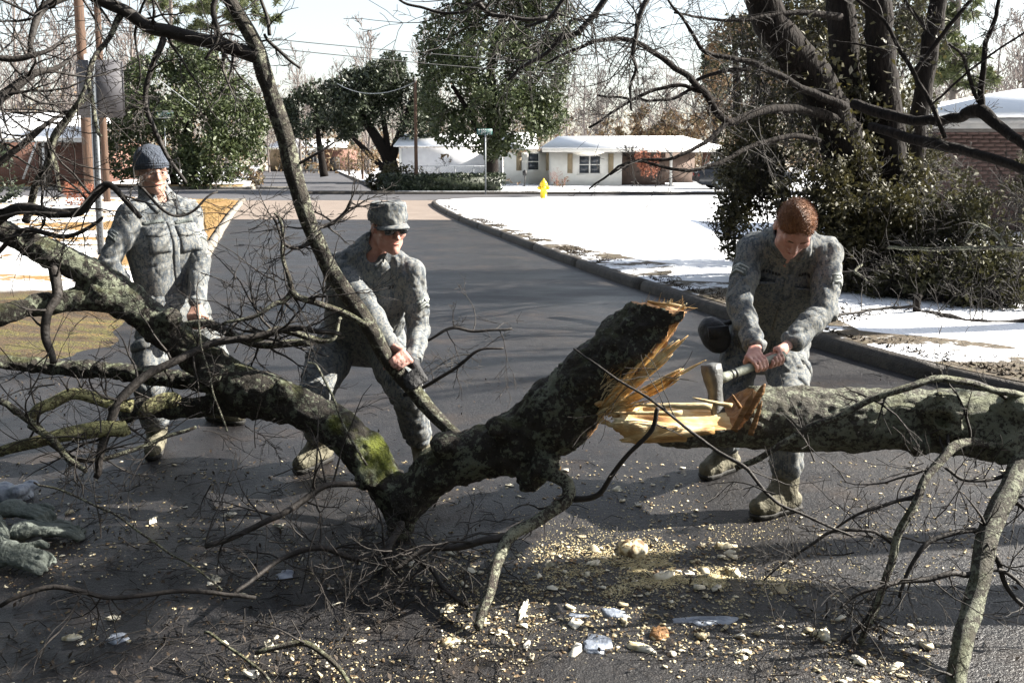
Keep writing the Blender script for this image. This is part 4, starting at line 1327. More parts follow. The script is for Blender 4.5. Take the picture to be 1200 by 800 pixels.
# fire hydrant
b = G(637, 239)
t = thing('fire_hydrant', 'yellow fire hydrant at the far edge of the snowy lawn', 'fire hydrant', (b.x, b.y, 0.15))
b = Vector((b.x, b.y, 0.12))
obj('barrel', MB().lathe(b, (0, 0, 1), [(0, 0.16), (0.04, 0.16), (0.05, 0.115), (0.5, 0.11), (0.52, 0.14), (0.56, 0.14)], 16), M['hydrant'], t, True)
obj('bonnet', MB().lathe(b + Vector((0, 0, 0.56)), (0, 0, 1), [(0, 0.13), (0.06, 0.115), (0.13, 0.07), (0.15, 0.035), (0.2, 0.035), (0.205, 0.005)], 16), M['hydrant'], t, True)
for d in ((-1, 0, 0), (1, 0, 0), (0, -1, 0)):
    o = obj('outlet', MB().lathe(b + Vector((0, 0, 0.43)), d, [(0.05, 0.06), (0.15, 0.06), (0.151, 0.075), (0.19, 0.075), (0.2, 0.02)], 10), M['hydrant'], t)
    obj('cap_nut', MB().lathe(b + Vector((0, 0, 0.43)), d, [(0.2, 0.025), (0.23, 0.025)], 6), M['hydrant'], o)
# two pale mailbox-like garden pieces by the house wall
b = W(615, 213, 45.5)
t = thing('meter_post', 'small dark post lamp in the snowy yard left of the double window', 'post', (b.x, b.y, 0.11))
obj('shaft', MB().lathe((b.x, b.y, 0.1), (0, 0, 1), [(0, 0.03), (0.55, 0.03)], 6), M['wire'], t)
obj('head', MB().lathe((b.x, b.y, 0.65), (0, 0, 1), [(0, 0.06), (0.03, 0.11), (0.22, 0.12), (0.3, 0.03)], 8), M['wire'], t)

# unseen trees added behind and left of the viewpoint to block sky light
tl_ = MB(); Rn = np.random.default_rng(88)
for k in range(22):
    if k < 13: x, y = -25 + k * 4.2 + Rn.uniform(-1, 1), -7.5 + Rn.uniform(-2, 1.5)
    else: x, y = -11.5 + Rn.uniform(-2, 1.0), -6 + (k - 13) * 1.75
    top = 13.0 if k < 13 else 9.0
    for _ in range(34):
        c = np.array([x + Rn.normal() * 1.9, y + Rn.normal() * 1.1, Rn.uniform(1.0, top)])
        leaves(tl_, c + Rn.normal(size=(130, 3)) * 0.62, 0.36, Rn, 0.6)
    tl_.tube([(x, y, 0), (x, y, 8)], [0.25, 0.1], 6)
obj('unseen_treeline', tl_, M['leaf_oak'], kind='stuff')
# ------------------------------------------------------------------ clump of vine covered trees on the right lawn
def twigs_along(mb, p, n, R, **kw): sprout(mb, p, n, R, **kw)
RT = random.Random(77)
M['leaf_olive'] = mat('olive brown leaves', [(0.028, 0.028, 0.012), (0.062, 0.060, 0.024), (0.105, 0.10, 0.038)], 4, 0.7, ramp=(0.32, 0.72), trans=0.2)
def clump_tree(label, trunk_px, limbs, seed, vine=900, base=None):
    b = W(*trunk_px[-1][:3]) if base is None else base
    t = thing('vine_covered_tree', label, 'tree', (b.x, b.y, 0.15), 'dark trunks of the clump on the lawn')
    m = MB(); p = limb(m, trunk_px, 26, 12, 0.03, seed)
    obj('trunk', m, M['bark_dark'], t, True)
    R = random.Random(seed)
    for lp, cnt, ll in limbs:
        lm = MB(); q = limb(lm, [(a_, b_, c_, r_ * 0.66) for a_, b_, c_, r_ in lp], None, 8, 0.015, seed + 3)
        lo = obj('limb', lm, M['bark_dark'], t, True)
        if cnt:
            tw = MB(); sprout(tw, q, cnt, R, ll, 2, (0, 0, 0.05), (0.2, 1.0), 0.22, 0.4, rmin=0.0025, kids=(2, 4), sides=3)
            tag(obj('twigs', tw, M['twig'], lo), kind='stuff')
    if vine:
        nr = np.random.default_rng(seed); c = MB()
        k = nr.integers(0, len(p), vine)
        d = nr.normal(size=(vine, 3)); d /= np.linalg.norm(d, axis=1)[:, None]
        c0 = p[k, :3] + d * (p[k, 3][:, None] * nr.uniform(0.95, 2.1, (vine, 1)))
        f = fbm(c0, 1.8, 2, seed)
        c0 = c0[f > -0.1]
        leaves(c, c0, 0.075, nr, 0.6)
        tag(obj('vine_leaves', c, M['leaf_vine'], t), kind='stuff')
    return t
Yc = 10.8
clump_tree('dark trunk of the vine covered clump leaning left out of the top of the photo',
    [(885, -40, Yc - 0.3, 20), (905, 30, Yc - 0.2, 21), (950, 90, Yc, 23), (985, 160, Yc, 25), (1000, 240, Yc, 27), (1002, 345, Yc, 32)],
    [([(1005, 150, Yc, 11), (950, 130, Yc - .4, 9), (900, 128, Yc - .8, 8), (852, 142, Yc - 1.2, 7), (825, 108, Yc - 1.5, 6), (790, 78, Yc - 1.8, 5.5), (750, 52, Yc - 2, 5), (715, 45, Yc - 2.1, 4), (680, 55, Yc - 2.2, 3), (640, 75, Yc - 2.2, 2)], 46, (0.3, 1.0)),
     ([(990, 125, Yc - .3, 8), (950, 108, Yc - .5, 7), (905, 85, Yc - .8, 6), (880, 72, Yc - 1, 5), (828, 62, Yc - 1.2, 4), (806, 30, Yc - 1.3, 3), (780, -5, Yc - 1.4, 2)], 22, (0.3, 0.8)),
     ([(880, 80, Yc - 1, 4), (830, 88, Yc - 1.1, 3.5), (800, 110, Yc - 1.2, 3), (770, 118, Yc - 1.3, 2.5), (700, 112, Yc - 1.4, 2)], 16, (0.3, 0.8)),
     ([(960, 165, Yc - .3, 5), (925, 160, Yc - .6, 5), (880, 172, Yc - .9, 4.5), (845, 190, Yc - 1.2, 4), (800, 200, Yc - 1.4, 3), (740, 190, Yc - 1.6, 2.5), (690, 222, Yc - 1.8, 1.6)], 18, (0.25, 0.6)),
     ([(852, 142, Yc - 1.2, 5), (830, 165, Yc - 1.4, 4), (790, 185, Yc - 1.6, 3), (745, 188, Yc - 1.7, 2.2), (715, 205, Yc - 1.8, 1.5)], 12, (0.2, 0.5)),
     ([(825, 108, Yc - 1.5, 4), (790, 100, Yc - 1.6, 3.4), (740, 118, Yc - 1.7, 2.8), (690, 150, Yc - 1.8, 2)], 14, (0.25, 0.6))], 101, 1500)
clump_tree('straight dark trunk in the middle of the vine covered clump',
    [(985, -40, Yc + .5, 16), (988, 60, Yc + .5, 17), (1000, 160, Yc + .4, 18), (1012, 260, Yc + .4, 20), (1012, 338, Yc + .5, 24)], [([(985, 20, Yc, 7), (930, 15, Yc - .3, 5), (860, 25, Yc - .6, 3), (790, 15, Yc - 0.9, 2)], 20, (0.3, 0.9))], 102, 900)
clump_tree('dark reddish trunk at the right of the vine covered clump',
    [(1028, -40, Yc + .2, 15), (1030, 40, Yc + .2, 16), (1040, 130, Yc + .2, 17), (1045, 220, Yc + .1, 18), (1040, 345, Yc - .1, 22)],
    [([(1000, 122, Yc - 1.2, 9), (1030, 132, Yc - 1.5, 10), (1075, 142, Yc - 1.9, 9), (1120, 138, Yc - 2.3, 9), (1148, 130, Yc - 2.6, 13), (1170, 148, Yc - 2.8, 10), (1205, 172, Yc - 3.1, 9), (1260, 200, Yc - 3.5, 9)], 6, (0.2, 0.5)),
     ([(1148, 132, Yc - 2.6, 7), (1152, 90, Yc - 2.6, 5.5), (1157, 45, Yc - 2.6, 4.5), (1170, 5, Yc - 2.6, 3.5), (1175, -30, Yc - 2.6, 3)], 14, (0.12, 0.35)),
     ([(1147, 120, Yc - 2.6, 4), (1138, 95, Yc - 2.6, 3.5), (1130, 70, Yc - 2.65, 3), (1112, 52, Yc - 2.7, 2)], 5, (0.1, 0.25)),
     ([(1020, 148, Yc - 1.6, 8), (1060, 160, Yc - 2, 9), (1100, 170, Yc - 2.4, 10), (1140, 180, Yc - 2.8, 9), (1180, 192, Yc - 3.1, 9), (1240, 215, Yc - 3.5, 9)], 10, (0.15, 0.4)),
     ([(1070, 88, Yc - 2, 5), (1090, 60, Yc - 2, 4.5), (1115, 28, Yc - 2.1, 4), (1150, -15, Yc - 2.2, 3.5)], 8, (0.2, 0.5)),
     ([(1000, -5, Yc - 1.8, 3), (1035, 25, Yc - 1.9, 3.5), (1058, 65, Yc - 2, 4), (1085, 110, Yc - 2.2, 4.5), (1108, 162, Yc - 2.4, 4)], 8, (0.15, 0.4)),
     ([(1090, 125, Yc - 2.4, 2), (1130, 88, Yc - 2.6, 2.2), (1165, 62, Yc - 2.7, 2), (1215, 30, Yc - 2.8, 1.8)], 6, (0.12, 0.3)),
     ([(975, 48, Yc - 1.5, 1.6), (1005, 52, Yc - 1.6, 1.8), (1045, 62, Yc - 1.7, 2)], 0, (0, 0))], 103, 800)
clump_tree('slim pale barked trunk leaning right behind the vine covered clump',
    [(1108, -40, Yc + .9, 9), (1095, 30, Yc + .9, 10), (1085, 90, Yc + .9, 10), (1075, 150, Yc + .9, 11), (1068, 240, Yc + .9, 12), (1062, 335, Yc + .9, 15)], [([(1090, 40, Yc + .9, 5), (1060, 0, Yc + .9, 3)], 8, (0.3, 0.7))], 104, 250)

# evergreen shrubs below the clump
bush('shrub', 'tall leafy shrub with vines around the dark trunks behind the ginger haired man', 'shrub',
     [(930, 230, 10.6, 62), (890, 210, 10.8, 42), (975, 190, 10.5, 55), (1010, 250, 10.2, 62), (880, 270, 10.6, 38), (950, 290, 10.2, 50), (1050, 220, 10.6, 46), (1030, 300, 9.9, 52), (900, 150, 11.2, 34), (935, 120, 11.4, 30), (1005, 140, 10.9, 36), (865, 240, 11.0, 26), (915, 190, 11.4, 46), (960, 130, 11.4, 40), (1000, 80, 11.5, 36), (940, 60, 11.8, 36), (1040, 160, 11.2, 34), (1030, 260, 10.0, 50), (985, 330, 9.9, 34), (1065, 290, 10.0, 44), (1020, 340, 9.8, 30), (870, 190, 11.6, 34), (895, 90, 12, 34), (970, 30, 12, 36)], 33000, 0.062, 'leaf_vine', 51, 200, gap=2.0, thr=0.0, shell=0.25)
bush('thicket', 'tall olive brown thicket of twigs and leaves rising behind the dark trunks of the clump', 'thicket',
     [(885, 55, 13, 55), (940, 20, 13, 60), (965, 110, 13, 62), (1015, 50, 13, 55), (1045, 130, 13, 50), (1070, 30, 13, 38), (900, 150, 12.8, 55), (1000, -30, 13.2, 60), (870, 120, 13, 36), (1075, 200, 12.8, 40), (1020, 200, 12.6, 50), (860, 200, 12.6, 30)], 15000, 0.075, 'leaf_olive', 55, 260, gap=1.6, thr=-0.06, shell=0.25)
bush('shrub', 'yellow green leafy shrub in front of the near brick house', 'shrub',
     [(1085, 215, 11.5, 34), (1100, 190, 11.8, 24), (1070, 260, 11.2, 36)], 2600, 0.06, 'leaf_vine', 52, 24, gap=2.2, thr=-0.1, shell=0.3)
bush('shrub', 'dark twiggy thicket along the right edge above the mossy log', 'shrub',
     [(1100, 310, 9.6, 50), (1150, 290, 9.8, 55), (1190, 330, 9.2, 50), (1060, 330, 9.4, 36), (1220, 270, 9.6, 50), (1120, 350, 8.9, 36), (1180, 365, 8.7, 34), (1110, 265, 9.9, 40), (1080, 340, 9.2, 34), (1150, 330, 9.0, 44), (1210, 220, 10, 40), (1070, 355, 9.3, 30), (1120, 372, 8.9, 26), (1170, 380, 8.6, 26), (1215, 385, 8.4, 30), (1040, 345, 9.4, 28), (1150, 240, 10.2, 44)], 19000, 0.062, 'leaf_olive', 53, 300, gap=2.0, thr=0.02, shell=0.2)
bush('shrub', 'small leafy spray low beside the lawn at the left of the clump', 'shrub',
     [(862, 285, 10.4, 22), (850, 262, 10.6, 18), (872, 300, 10.2, 18)], 900, 0.06, 'leaf_vine', 54, 14, gap=2.2, thr=-0.05, shell=0.2)
m = MB()
p = limb(m, [(1068, 372, 8.6, 9), (1095, 375, 8.4, 11), (1130, 385, 8.1, 13), (1165, 388, 8.0, 13), (1230, 385, 7.9, 14)], 20, 10, 0.02, 4)
t = thing('rotting_log', 'dark mossy log lying on the snow below the thicket at the right edge', 'log', (p[5, 0], p[5, 1], 0.15))
obj('bark', m, M['bark'] or M['bark_dark'], t, True)
sm = MB(); limb(sm, [(1075, 370, 8.55, 5), (1074, 355, 8.5, 4.5), (1078, 345, 8.5, 3.5)], 6, 8); obj('stub', sm, M['bark_dark'], t, True)
tw = MB(); sprout(tw, p, 26, RT, (0.2, 0.7), 2, (-0.3, -0.2, 0.3), rmin=0.002); tag(obj('twigs', tw, M['twig'], t), kind='stuff')
# thin fallen branches over the snow on the right
for k, (px, lab) in enumerate([
    ([(1080, 402, 7.5, 2), (1105, 410, 7.3, 2.4), (1125, 425, 7, 2.2), (1160, 432, 6.9, 2), (1210, 430, 6.8, 2)], 'thin crooked twig lying on the snow above the cut log'),
    ([(1040, 290, 8.2, 2.0), (1090, 292, 8.0, 2.4), (1150, 290, 7.8, 2.6), (1215, 292, 7.6, 2.4)], 'thin pale branch stretched level through the right hand thicket'),
    ([(1130, 285, 8, 2), (1145, 265, 8, 2.6), (1165, 275, 7.9, 2.6), (1178, 292, 7.8, 2)], 'arched pale branch in front of the right hand thicket'),
    ([(1010, 310, 8.4, 1.4), (1003, 318, 8.3, 1.6), (1016, 330, 8.2, 1.2)], 'short pale twig leaning out beside the ginger haired man'),
    ([(975, 372, 8.3, 1.6), (1030, 362, 8.5, 1.8), (1075, 358, 8.5, 1.8)], 'thin dark twig on the snow left of the mossy log')]):
    m = MB(); p = limb(m, px, 20, 6, 0.02, k)
    t = thing('fallen_branch', lab, 'branch', tuple(p[0, :3]))
    obj('wood', m, M['twig_pale'] if k in (1, 2, 3) else M['twig'], t, True)
    tw = MB(); sprout(tw, p, 10, RT, (0.1, 0.4), 1, (0, 0, 0.2), rmin=0.0018); tag(obj('twigs', tw, M['twig'], t), kind='stuff')

# bare trees standing along the right kerb just out of the frame: they throw the bands of shade on the street
for k, (x, y, h, r, lab) in enumerate([(9.5, 8.75, 12, 0.2, 'stout bare tree beyond the right edge near the mossy log')]):
    tr, tw = bare_tree(h, 300 + k, 0.30, depth=3, kids=(2, 3), rmin=0.006, trunk_r=r, first=0.55)
    t = thing('unseen_roadside_tree', lab, 'tree', (x, y, 0.12))
    o = np.array([x, y, 0.12])
    obj('trunk', MB().add(np.concatenate(tr.V) + o, np.concatenate(tr.Q), np.concatenate(tr.T)), M['bark_dark'], t, True)
    obj('crown', MB().add(np.concatenate(tw.V) + o, np.concatenate(tw.Q)), M['twig'], t)

t = thing('unseen_roadside_tree', 'leafy tree added unseen beyond the right edge to shade the left foreground', 'tree', (4.9, 4.25, 0.12))  # out of view, added so its crown shades the left foreground
m = MB(); m.tube([(4.9, 4.25, 0), (4.85, 4.2, 1.6), (4.6, 4.2, 3.2), (4.4, 4.2, 4.9)], [0.12, 0.1, 0.07, 0.03], 8)
obj('trunk', m, M['bark_dark'], t, True)
nq = np.random.default_rng(44); c_ = MB()
pp = nq.normal(size=(5200, 3)) * np.array([0.5, 0.30, 0.5]) + np.array([4.45, 4.2, 4.45])
pp = pp[(fbm(pp, 1.5, 2, 8) > -0.02) & (pp[:, 0] > 3.1)]
leaves(c_, pp, 0.10, nq, 0.5)
obj('crown', c_, M['leaf_olive'], t)
# ------------------------------------------------------------------ the fallen tree across the street (left part)
R = random.Random(5)
base = G(466, 628)
ft = thing('fallen_tree', 'mossy fallen tree lying across the street, snapped off at its splintered trunk', 'fallen tree', (base.x, base.y, 0))
moss_c = W(448, 528, 3.72) - Vector(ft.location)
moss_d = W(395, 495, 3.72) - Vector(ft.location)
M['bark_tree'] = mat_bark('mossy lichen bark', (0.014, 0.012, 0.010), (0.056, 0.047, 0.036), (0.25, 0.275, 0.195), 0.52, moss_at=[(tuple(moss_c), 0.15), (tuple(moss_d), 0.08)], lscale=10)
def P4(px): return [(*W(u, v, Y), rad(r, W(u, v, Y))) for u, v, Y, r in px]
TRUNK = P4([(464, 632, 3.72, 11), (470, 612, 3.72, 15), (482, 582, 3.72, 23), (512, 551, 3.72, 28), (560, 531, 3.7, 29), (612, 516, 3.66, 37), (655, 485, 3.6, 42), (700, 444, 3.55, 42), (742, 408, 3.5, 43), (790, 365, 3.46, 43), (850, 303, 3.42, 43)])
LIMB = P4([(u, v, Y, r * 0.78) for u, v, Y, r in [(470, 612, 3.76, 18), (457, 572, 3.78, 28), (432, 535, 3.8, 31), (395, 500, 3.84, 29), (345, 474, 3.88, 27), (285, 452, 3.92, 29), (235, 420, 3.92, 27), (190, 385, 3.9, 26), (150, 352, 3.86, 25), (108, 322, 3.82, 23), (60, 298, 3.76, 20), (0, 270, 3.68, 17), (-70, 245, 3.6, 14)]])
LIMB2 = P4([(160, 362, 3.86, 20), (130, 352, 3.82, 18), (90, 350, 3.76, 17), (45, 358, 3.68, 16), (0, 368, 3.58, 14), (-70, 385, 3.45, 13)])
LIMB3 = P4([(330, 482, 3.9, 18), (270, 474, 3.95, 16), (205, 478, 3.98, 15), (170, 478, 3.98, 13), (148, 488, 3.96, 12)])
LIMB4 = P4([(300, 462, 3.98, 14), (240, 448, 4.05, 14), (180, 440, 4.1, 13), (100, 432, 4.12, 12), (40, 428, 4.1, 12), (-60, 420, 4.0, 11)])
S = Solid((-2.7, 2.9, -0.05), (1.15, 4.4, 1.75), 0.0115)
for ch in (TRUNK, LIMB, LIMB2, LIMB3, LIMB4): S.chain([(*p[:3], p[3] * (0.8 if ch in (LIMB2, LIMB3, LIMB4) else 1.0)) for p in ch], 0.025)
for (u, v, Y, r) in ((622, 562, 3.55, 15), (640, 548, 3.5, 18), (520, 520, 3.62, 16), (585, 500, 3.55, 14), (430, 560, 3.7, 14), (330, 455, 3.8, 12), (245, 440, 3.82, 14), (200, 372, 3.84, 12), (118, 348, 3.78, 14)):
    c = W(u, v, Y); q = rad(r, c); S.ell(c, (q, q, q * 0.9), None, 0.04)
# snapped end: a ragged plane
ea, eb, ec = np3(W(752, 356, 3.46)), np3(W(800, 366, 3.46)), np3(W(712, 478, 3.5))
axis = unit(np3(TRUNK[-1][:3]) - np3(TRUNK[-3][:3]))
cn = unit(unit(np.cross(ec - eb, np3(ray(752, 425)) + np.array([0.05, 0, 0]))))
if cn @ axis < 0: cn = -cn
def end_cut(Xg, Yg, Zg):
    p = np.stack([Xg, Yg, Zg], axis=-1)
    d = (p - eb) @ cn
    q = p - d[..., None] * cn
    return d + 0.018 * noise3(q, 22, 3) + 0.010 * noise3(q, 60, 4) - 0.01
S.keep(end_cut, 0.003)
tn = unit(np.cross(eb - ea, np3(ray(778, 362))))
tn = tn if tn[2] > 0 else -tn
def top_f(p): return (p - ea) @ tn + 0.016 * noise3(p * np.array([1, 1, 0.3]), 26, 41) + 0.008 * noise3(p * np.array([1, 1, 0.3]), 70, 42)
def top_cut(Xg, Yg, Zg):
    p = np.stack([Xg, Yg, Zg], axis=-1)
    return np.where(Xg > TRUNK[6][0], top_f(p), -1.0)
S.keep(top_cut, 0.003)
v, q = S.mesh()
nrm = vnormals(v, q)
dcut = (v - eb) @ cn + 0.018 * noise3(v - ((v - eb) @ cn)[:, None] * cn, 22, 3) + 0.010 * noise3(v - ((v - eb) @ cn)[:, None] * cn, 60, 4) - 0.01
iscut = (np.abs(dcut) < 0.012) | ((v[:, 0] > TRUNK[6][0]) & (np.abs(top_f(v)) < 0.011))
disp = (0.006 + 0.004 * (v[:, 0] > -0.45)) * fbm(v, 9, 3, 11) + (0.003 + 0.006 * (v[:, 0] > -0.45)) * (np.abs(noise3(v + 0.02 * noise3(v, 20, 2)[:, None], 28, 6)) - 0.4) + 0.005 * noise3(v, 55, 8)
tr_ = v[:, 0] > -0.45
for sel, ax_ in ((tr_, np.array([0.74, -0.1, 0.66])), (~tr_, np.array([-0.85, 0.05, 0.5]))):
    ax_ = unit(ax_); al = v @ ax_
    pr_ = (v - al[:, None] * ax_) * 30 + ax_ * (al * 5)[:, None] + 1.2 * noise3(v, 9, 71)[:, None]
    disp = disp + np.where(sel, 0.006, 0.0035) * np.where(sel | (sel == False), 1, 0) * sel * (np.abs(noise3(pr_, 1.0, 72)) * 2 - 0.6)
v = v + nrm * np.where(iscut, 0, disp)[:, None]
fc = iscut[q].all(axis=1)
vb_, qb_ = subset(v, q, ~fc)
obj('trunk', MB().add(vb_, qb_), M['bark_tree'], ft, True)
vw_, qw_ = subset(v, q, fc)
obj('broken_end', MB().add(vw_, qw_), M['wood_brown'], ft, False)

def shard(mb, a, b, w0, w1, th, seed, n=11, bend=(0, 0, 0)):
    """a thin flat splinter from a to b, torn along the grain, with a forked sharp end"""
    a, b = np3(a), np3(b); ax = unit(b - a)
    side = unit(np.cross(ax, np.array([0.1, 1, 0.05]))); nr_ = np.cross(side, ax)
    r_ = np.random.default_rng(seed)
    L_ = np.linalg.norm(b - a)
    e0 = 0.0; e1 = 0.0
    v = []
    for i, s in enumerate(np.linspace(0, 1, n)):
        c = a + (b - a) * s + np3(bend) * (4 * s * (1 - s)) + nr_ * (0.10 * L_ * (s - 0.5) ** 2 * r_.uniform(0.6, 1.0))
        w = (w0 + (w1 - w0) * s) * 0.5
        e0 = e0 * 0.5 + r_.normal() * w * 0.16; e1 = e1 * 0.5 + r_.normal() * w * 0.16
        if s > 0.86: w *= (1 - s) / 0.14 * 0.8 + 0.12
        h = th * (0.55 + 0.45 * (1 - s)) * 0.5
        v += [c - side * (w + e0) - nr_ * h, c + side * (w + e1) - nr_ * h, c + side * (w + e1 * 0.6) + nr_ * h, c - side * (w * 0.25) + nr_ * h * 1.9, c - side * (w + e0 * 0.6) + nr_ * h]
    K = 5
    q = [(i * K + j, i * K + (j + 1) % K, i * K + K + (j + 1) % K, i * K + K + j) for i in range(n - 1) for j in range(K)]
    e = (n - 1) * K
    return mb.add(np.array(v), q, [(0, 2, 1), (0, 3, 2), (0, 4, 3), (e, e + 1, e + 2), (e, e + 2, e + 3), (e, e + 3, e + 4)])
M['wood_orange'] = mat('orange heartwood splinters', [(0.46, 0.26, 0.10), (0.68, 0.48, 0.23), (0.80, 0.69, 0.44)], 40, 0.6, 0.7, 70, 6, stretch=(0.5, 0.5, 0.5))
for k, (ua, va, ub, vb2, w0, w1, Yb, mm) in enumerate([
    (706, 486, 804, 360, 14, 9, 3.34, 'wood'), (706, 478, 768, 402, 10, 6, 3.33, 'wood_orange'), (712, 476, 805, 393, 9, 13, 3.30, 'wood_orange'), (716, 470, 776, 428, 7, 5, 3.33, 'wood'),
    (708, 484, 826, 421, 10, 10, 3.27, 'wood_orange'), (758, 462, 796, 440, 7, 9, 3.27, 'wood'), (706, 472, 690, 474, 5, 3, 3.40, 'wood_orange'), (710, 484, 765, 470, 9, 3, 3.30, 'wood'), (730, 452, 752, 420, 7, 3, 3.32, 'wood'),
    (758, 358, 802, 364, 11, 12, 3.36, 'wood'), (786, 376, 804, 356, 10, 4, 3.34, 'wood'), (745, 362, 772, 355, 6, 4, 3.42, 'wood'), (770, 366, 788, 350, 6, 3, 3.38, 'wood'), (700, 488, 722, 470, 6, 3, 3.31, 'wood'), (700, 490, 722, 500, 6, 3, 3.36, 'wood')]):
    a, b = W(ua, va, 3.42), W(ub, vb2, Yb)
    sm_ = MB(); rs_ = random.Random(800 + k)
    nb_ = 1 if max(w0, w1) < 8 else 4
    d_ = (b - a); sd_v = Vector(np.cross(np3(d_.normalized()), np.array([0.1, 1, 0.05]))).normalized()
    for i_ in range(nb_):
        o_ = (i_ - (nb_ - 1) / 2) / max(nb_, 1)
        f0, f1 = rs_.uniform(-0.03, 0.08), (1.0 if i_ == 1 else rs_.uniform(0.55, 0.97))
        a_ = a + d_ * f0 + sd_v * o_ * rad(w0, a) + Vector((0, rs_.uniform(-0.008, 0.008), 0))
        b_ = a + d_ * f1 + sd_v * o_ * rad(w1, b) * 1.1 + Vector((0, rs_.uniform(-0.012, 0.006), 0))
        shard(sm_, a_, b_, rad(w0, a) / nb_ * 1.25, rad(w1, b) / nb_ * 1.2, rad(4, a) * rs_.uniform(0.5, 1.1), 60 + k * 7 + i_)
    obj('splinter', sm_, M[mm], ft)

fb = MB(); rf = random.Random(3)
for _ in range(80):
    a = W(rf.uniform(700, 745), rf.uniform(440, 500), 3.38)
    d = Vector((rf.uniform(0.3, 1), rf.uniform(-0.4, 0.2), rf.uniform(-0.1, 1.1))).normalized()
    fb.tube([tuple(a), tuple(a + d * 0.04 + rvec(rf) * 0.006), tuple(a + d * rf.uniform(0.06, 0.13) + rvec(rf) * 0.012)], [0.0016, 0.0012, 0.0004], 3, False)
for _ in range(50):
    a = W(rf.uniform(752, 802), rf.uniform(356, 366), 3.42)
    d = Vector((rf.uniform(-0.2, 1), rf.uniform(-0.4, 0.2), rf.uniform(0.0, 1.0))).normalized()
    fb.tube([tuple(a), tuple(a + d * rf.uniform(0.02, 0.06))], [0.0014, 0.0005], 3, False)
tag(obj('fibres', fb, M['wood'], ft), kind='stuff')

def branch(parent, px, seed, m='twig', n_tw=0, L=(0.1, 0.3), depth=1, sides=7, bias=(0, 0, 0), t=(0.15, 1), wob=0.3, name='branch', rk=0.5, label=None, tm='twig', rough=0.012):
    mb = MB(); p = limb(mb, px, None, sides, rough, seed)
    o = obj(name, mb, M[m], parent, True, label)
    if n_tw:
        tw = MB(); sprout(tw, p, n_tw, random.Random(seed), L, depth, bias, t, wob, rk, rmin=0.0011, sides=4)
        tag(obj('twigs', tw, M[tm], o), kind='stuff')
    return p
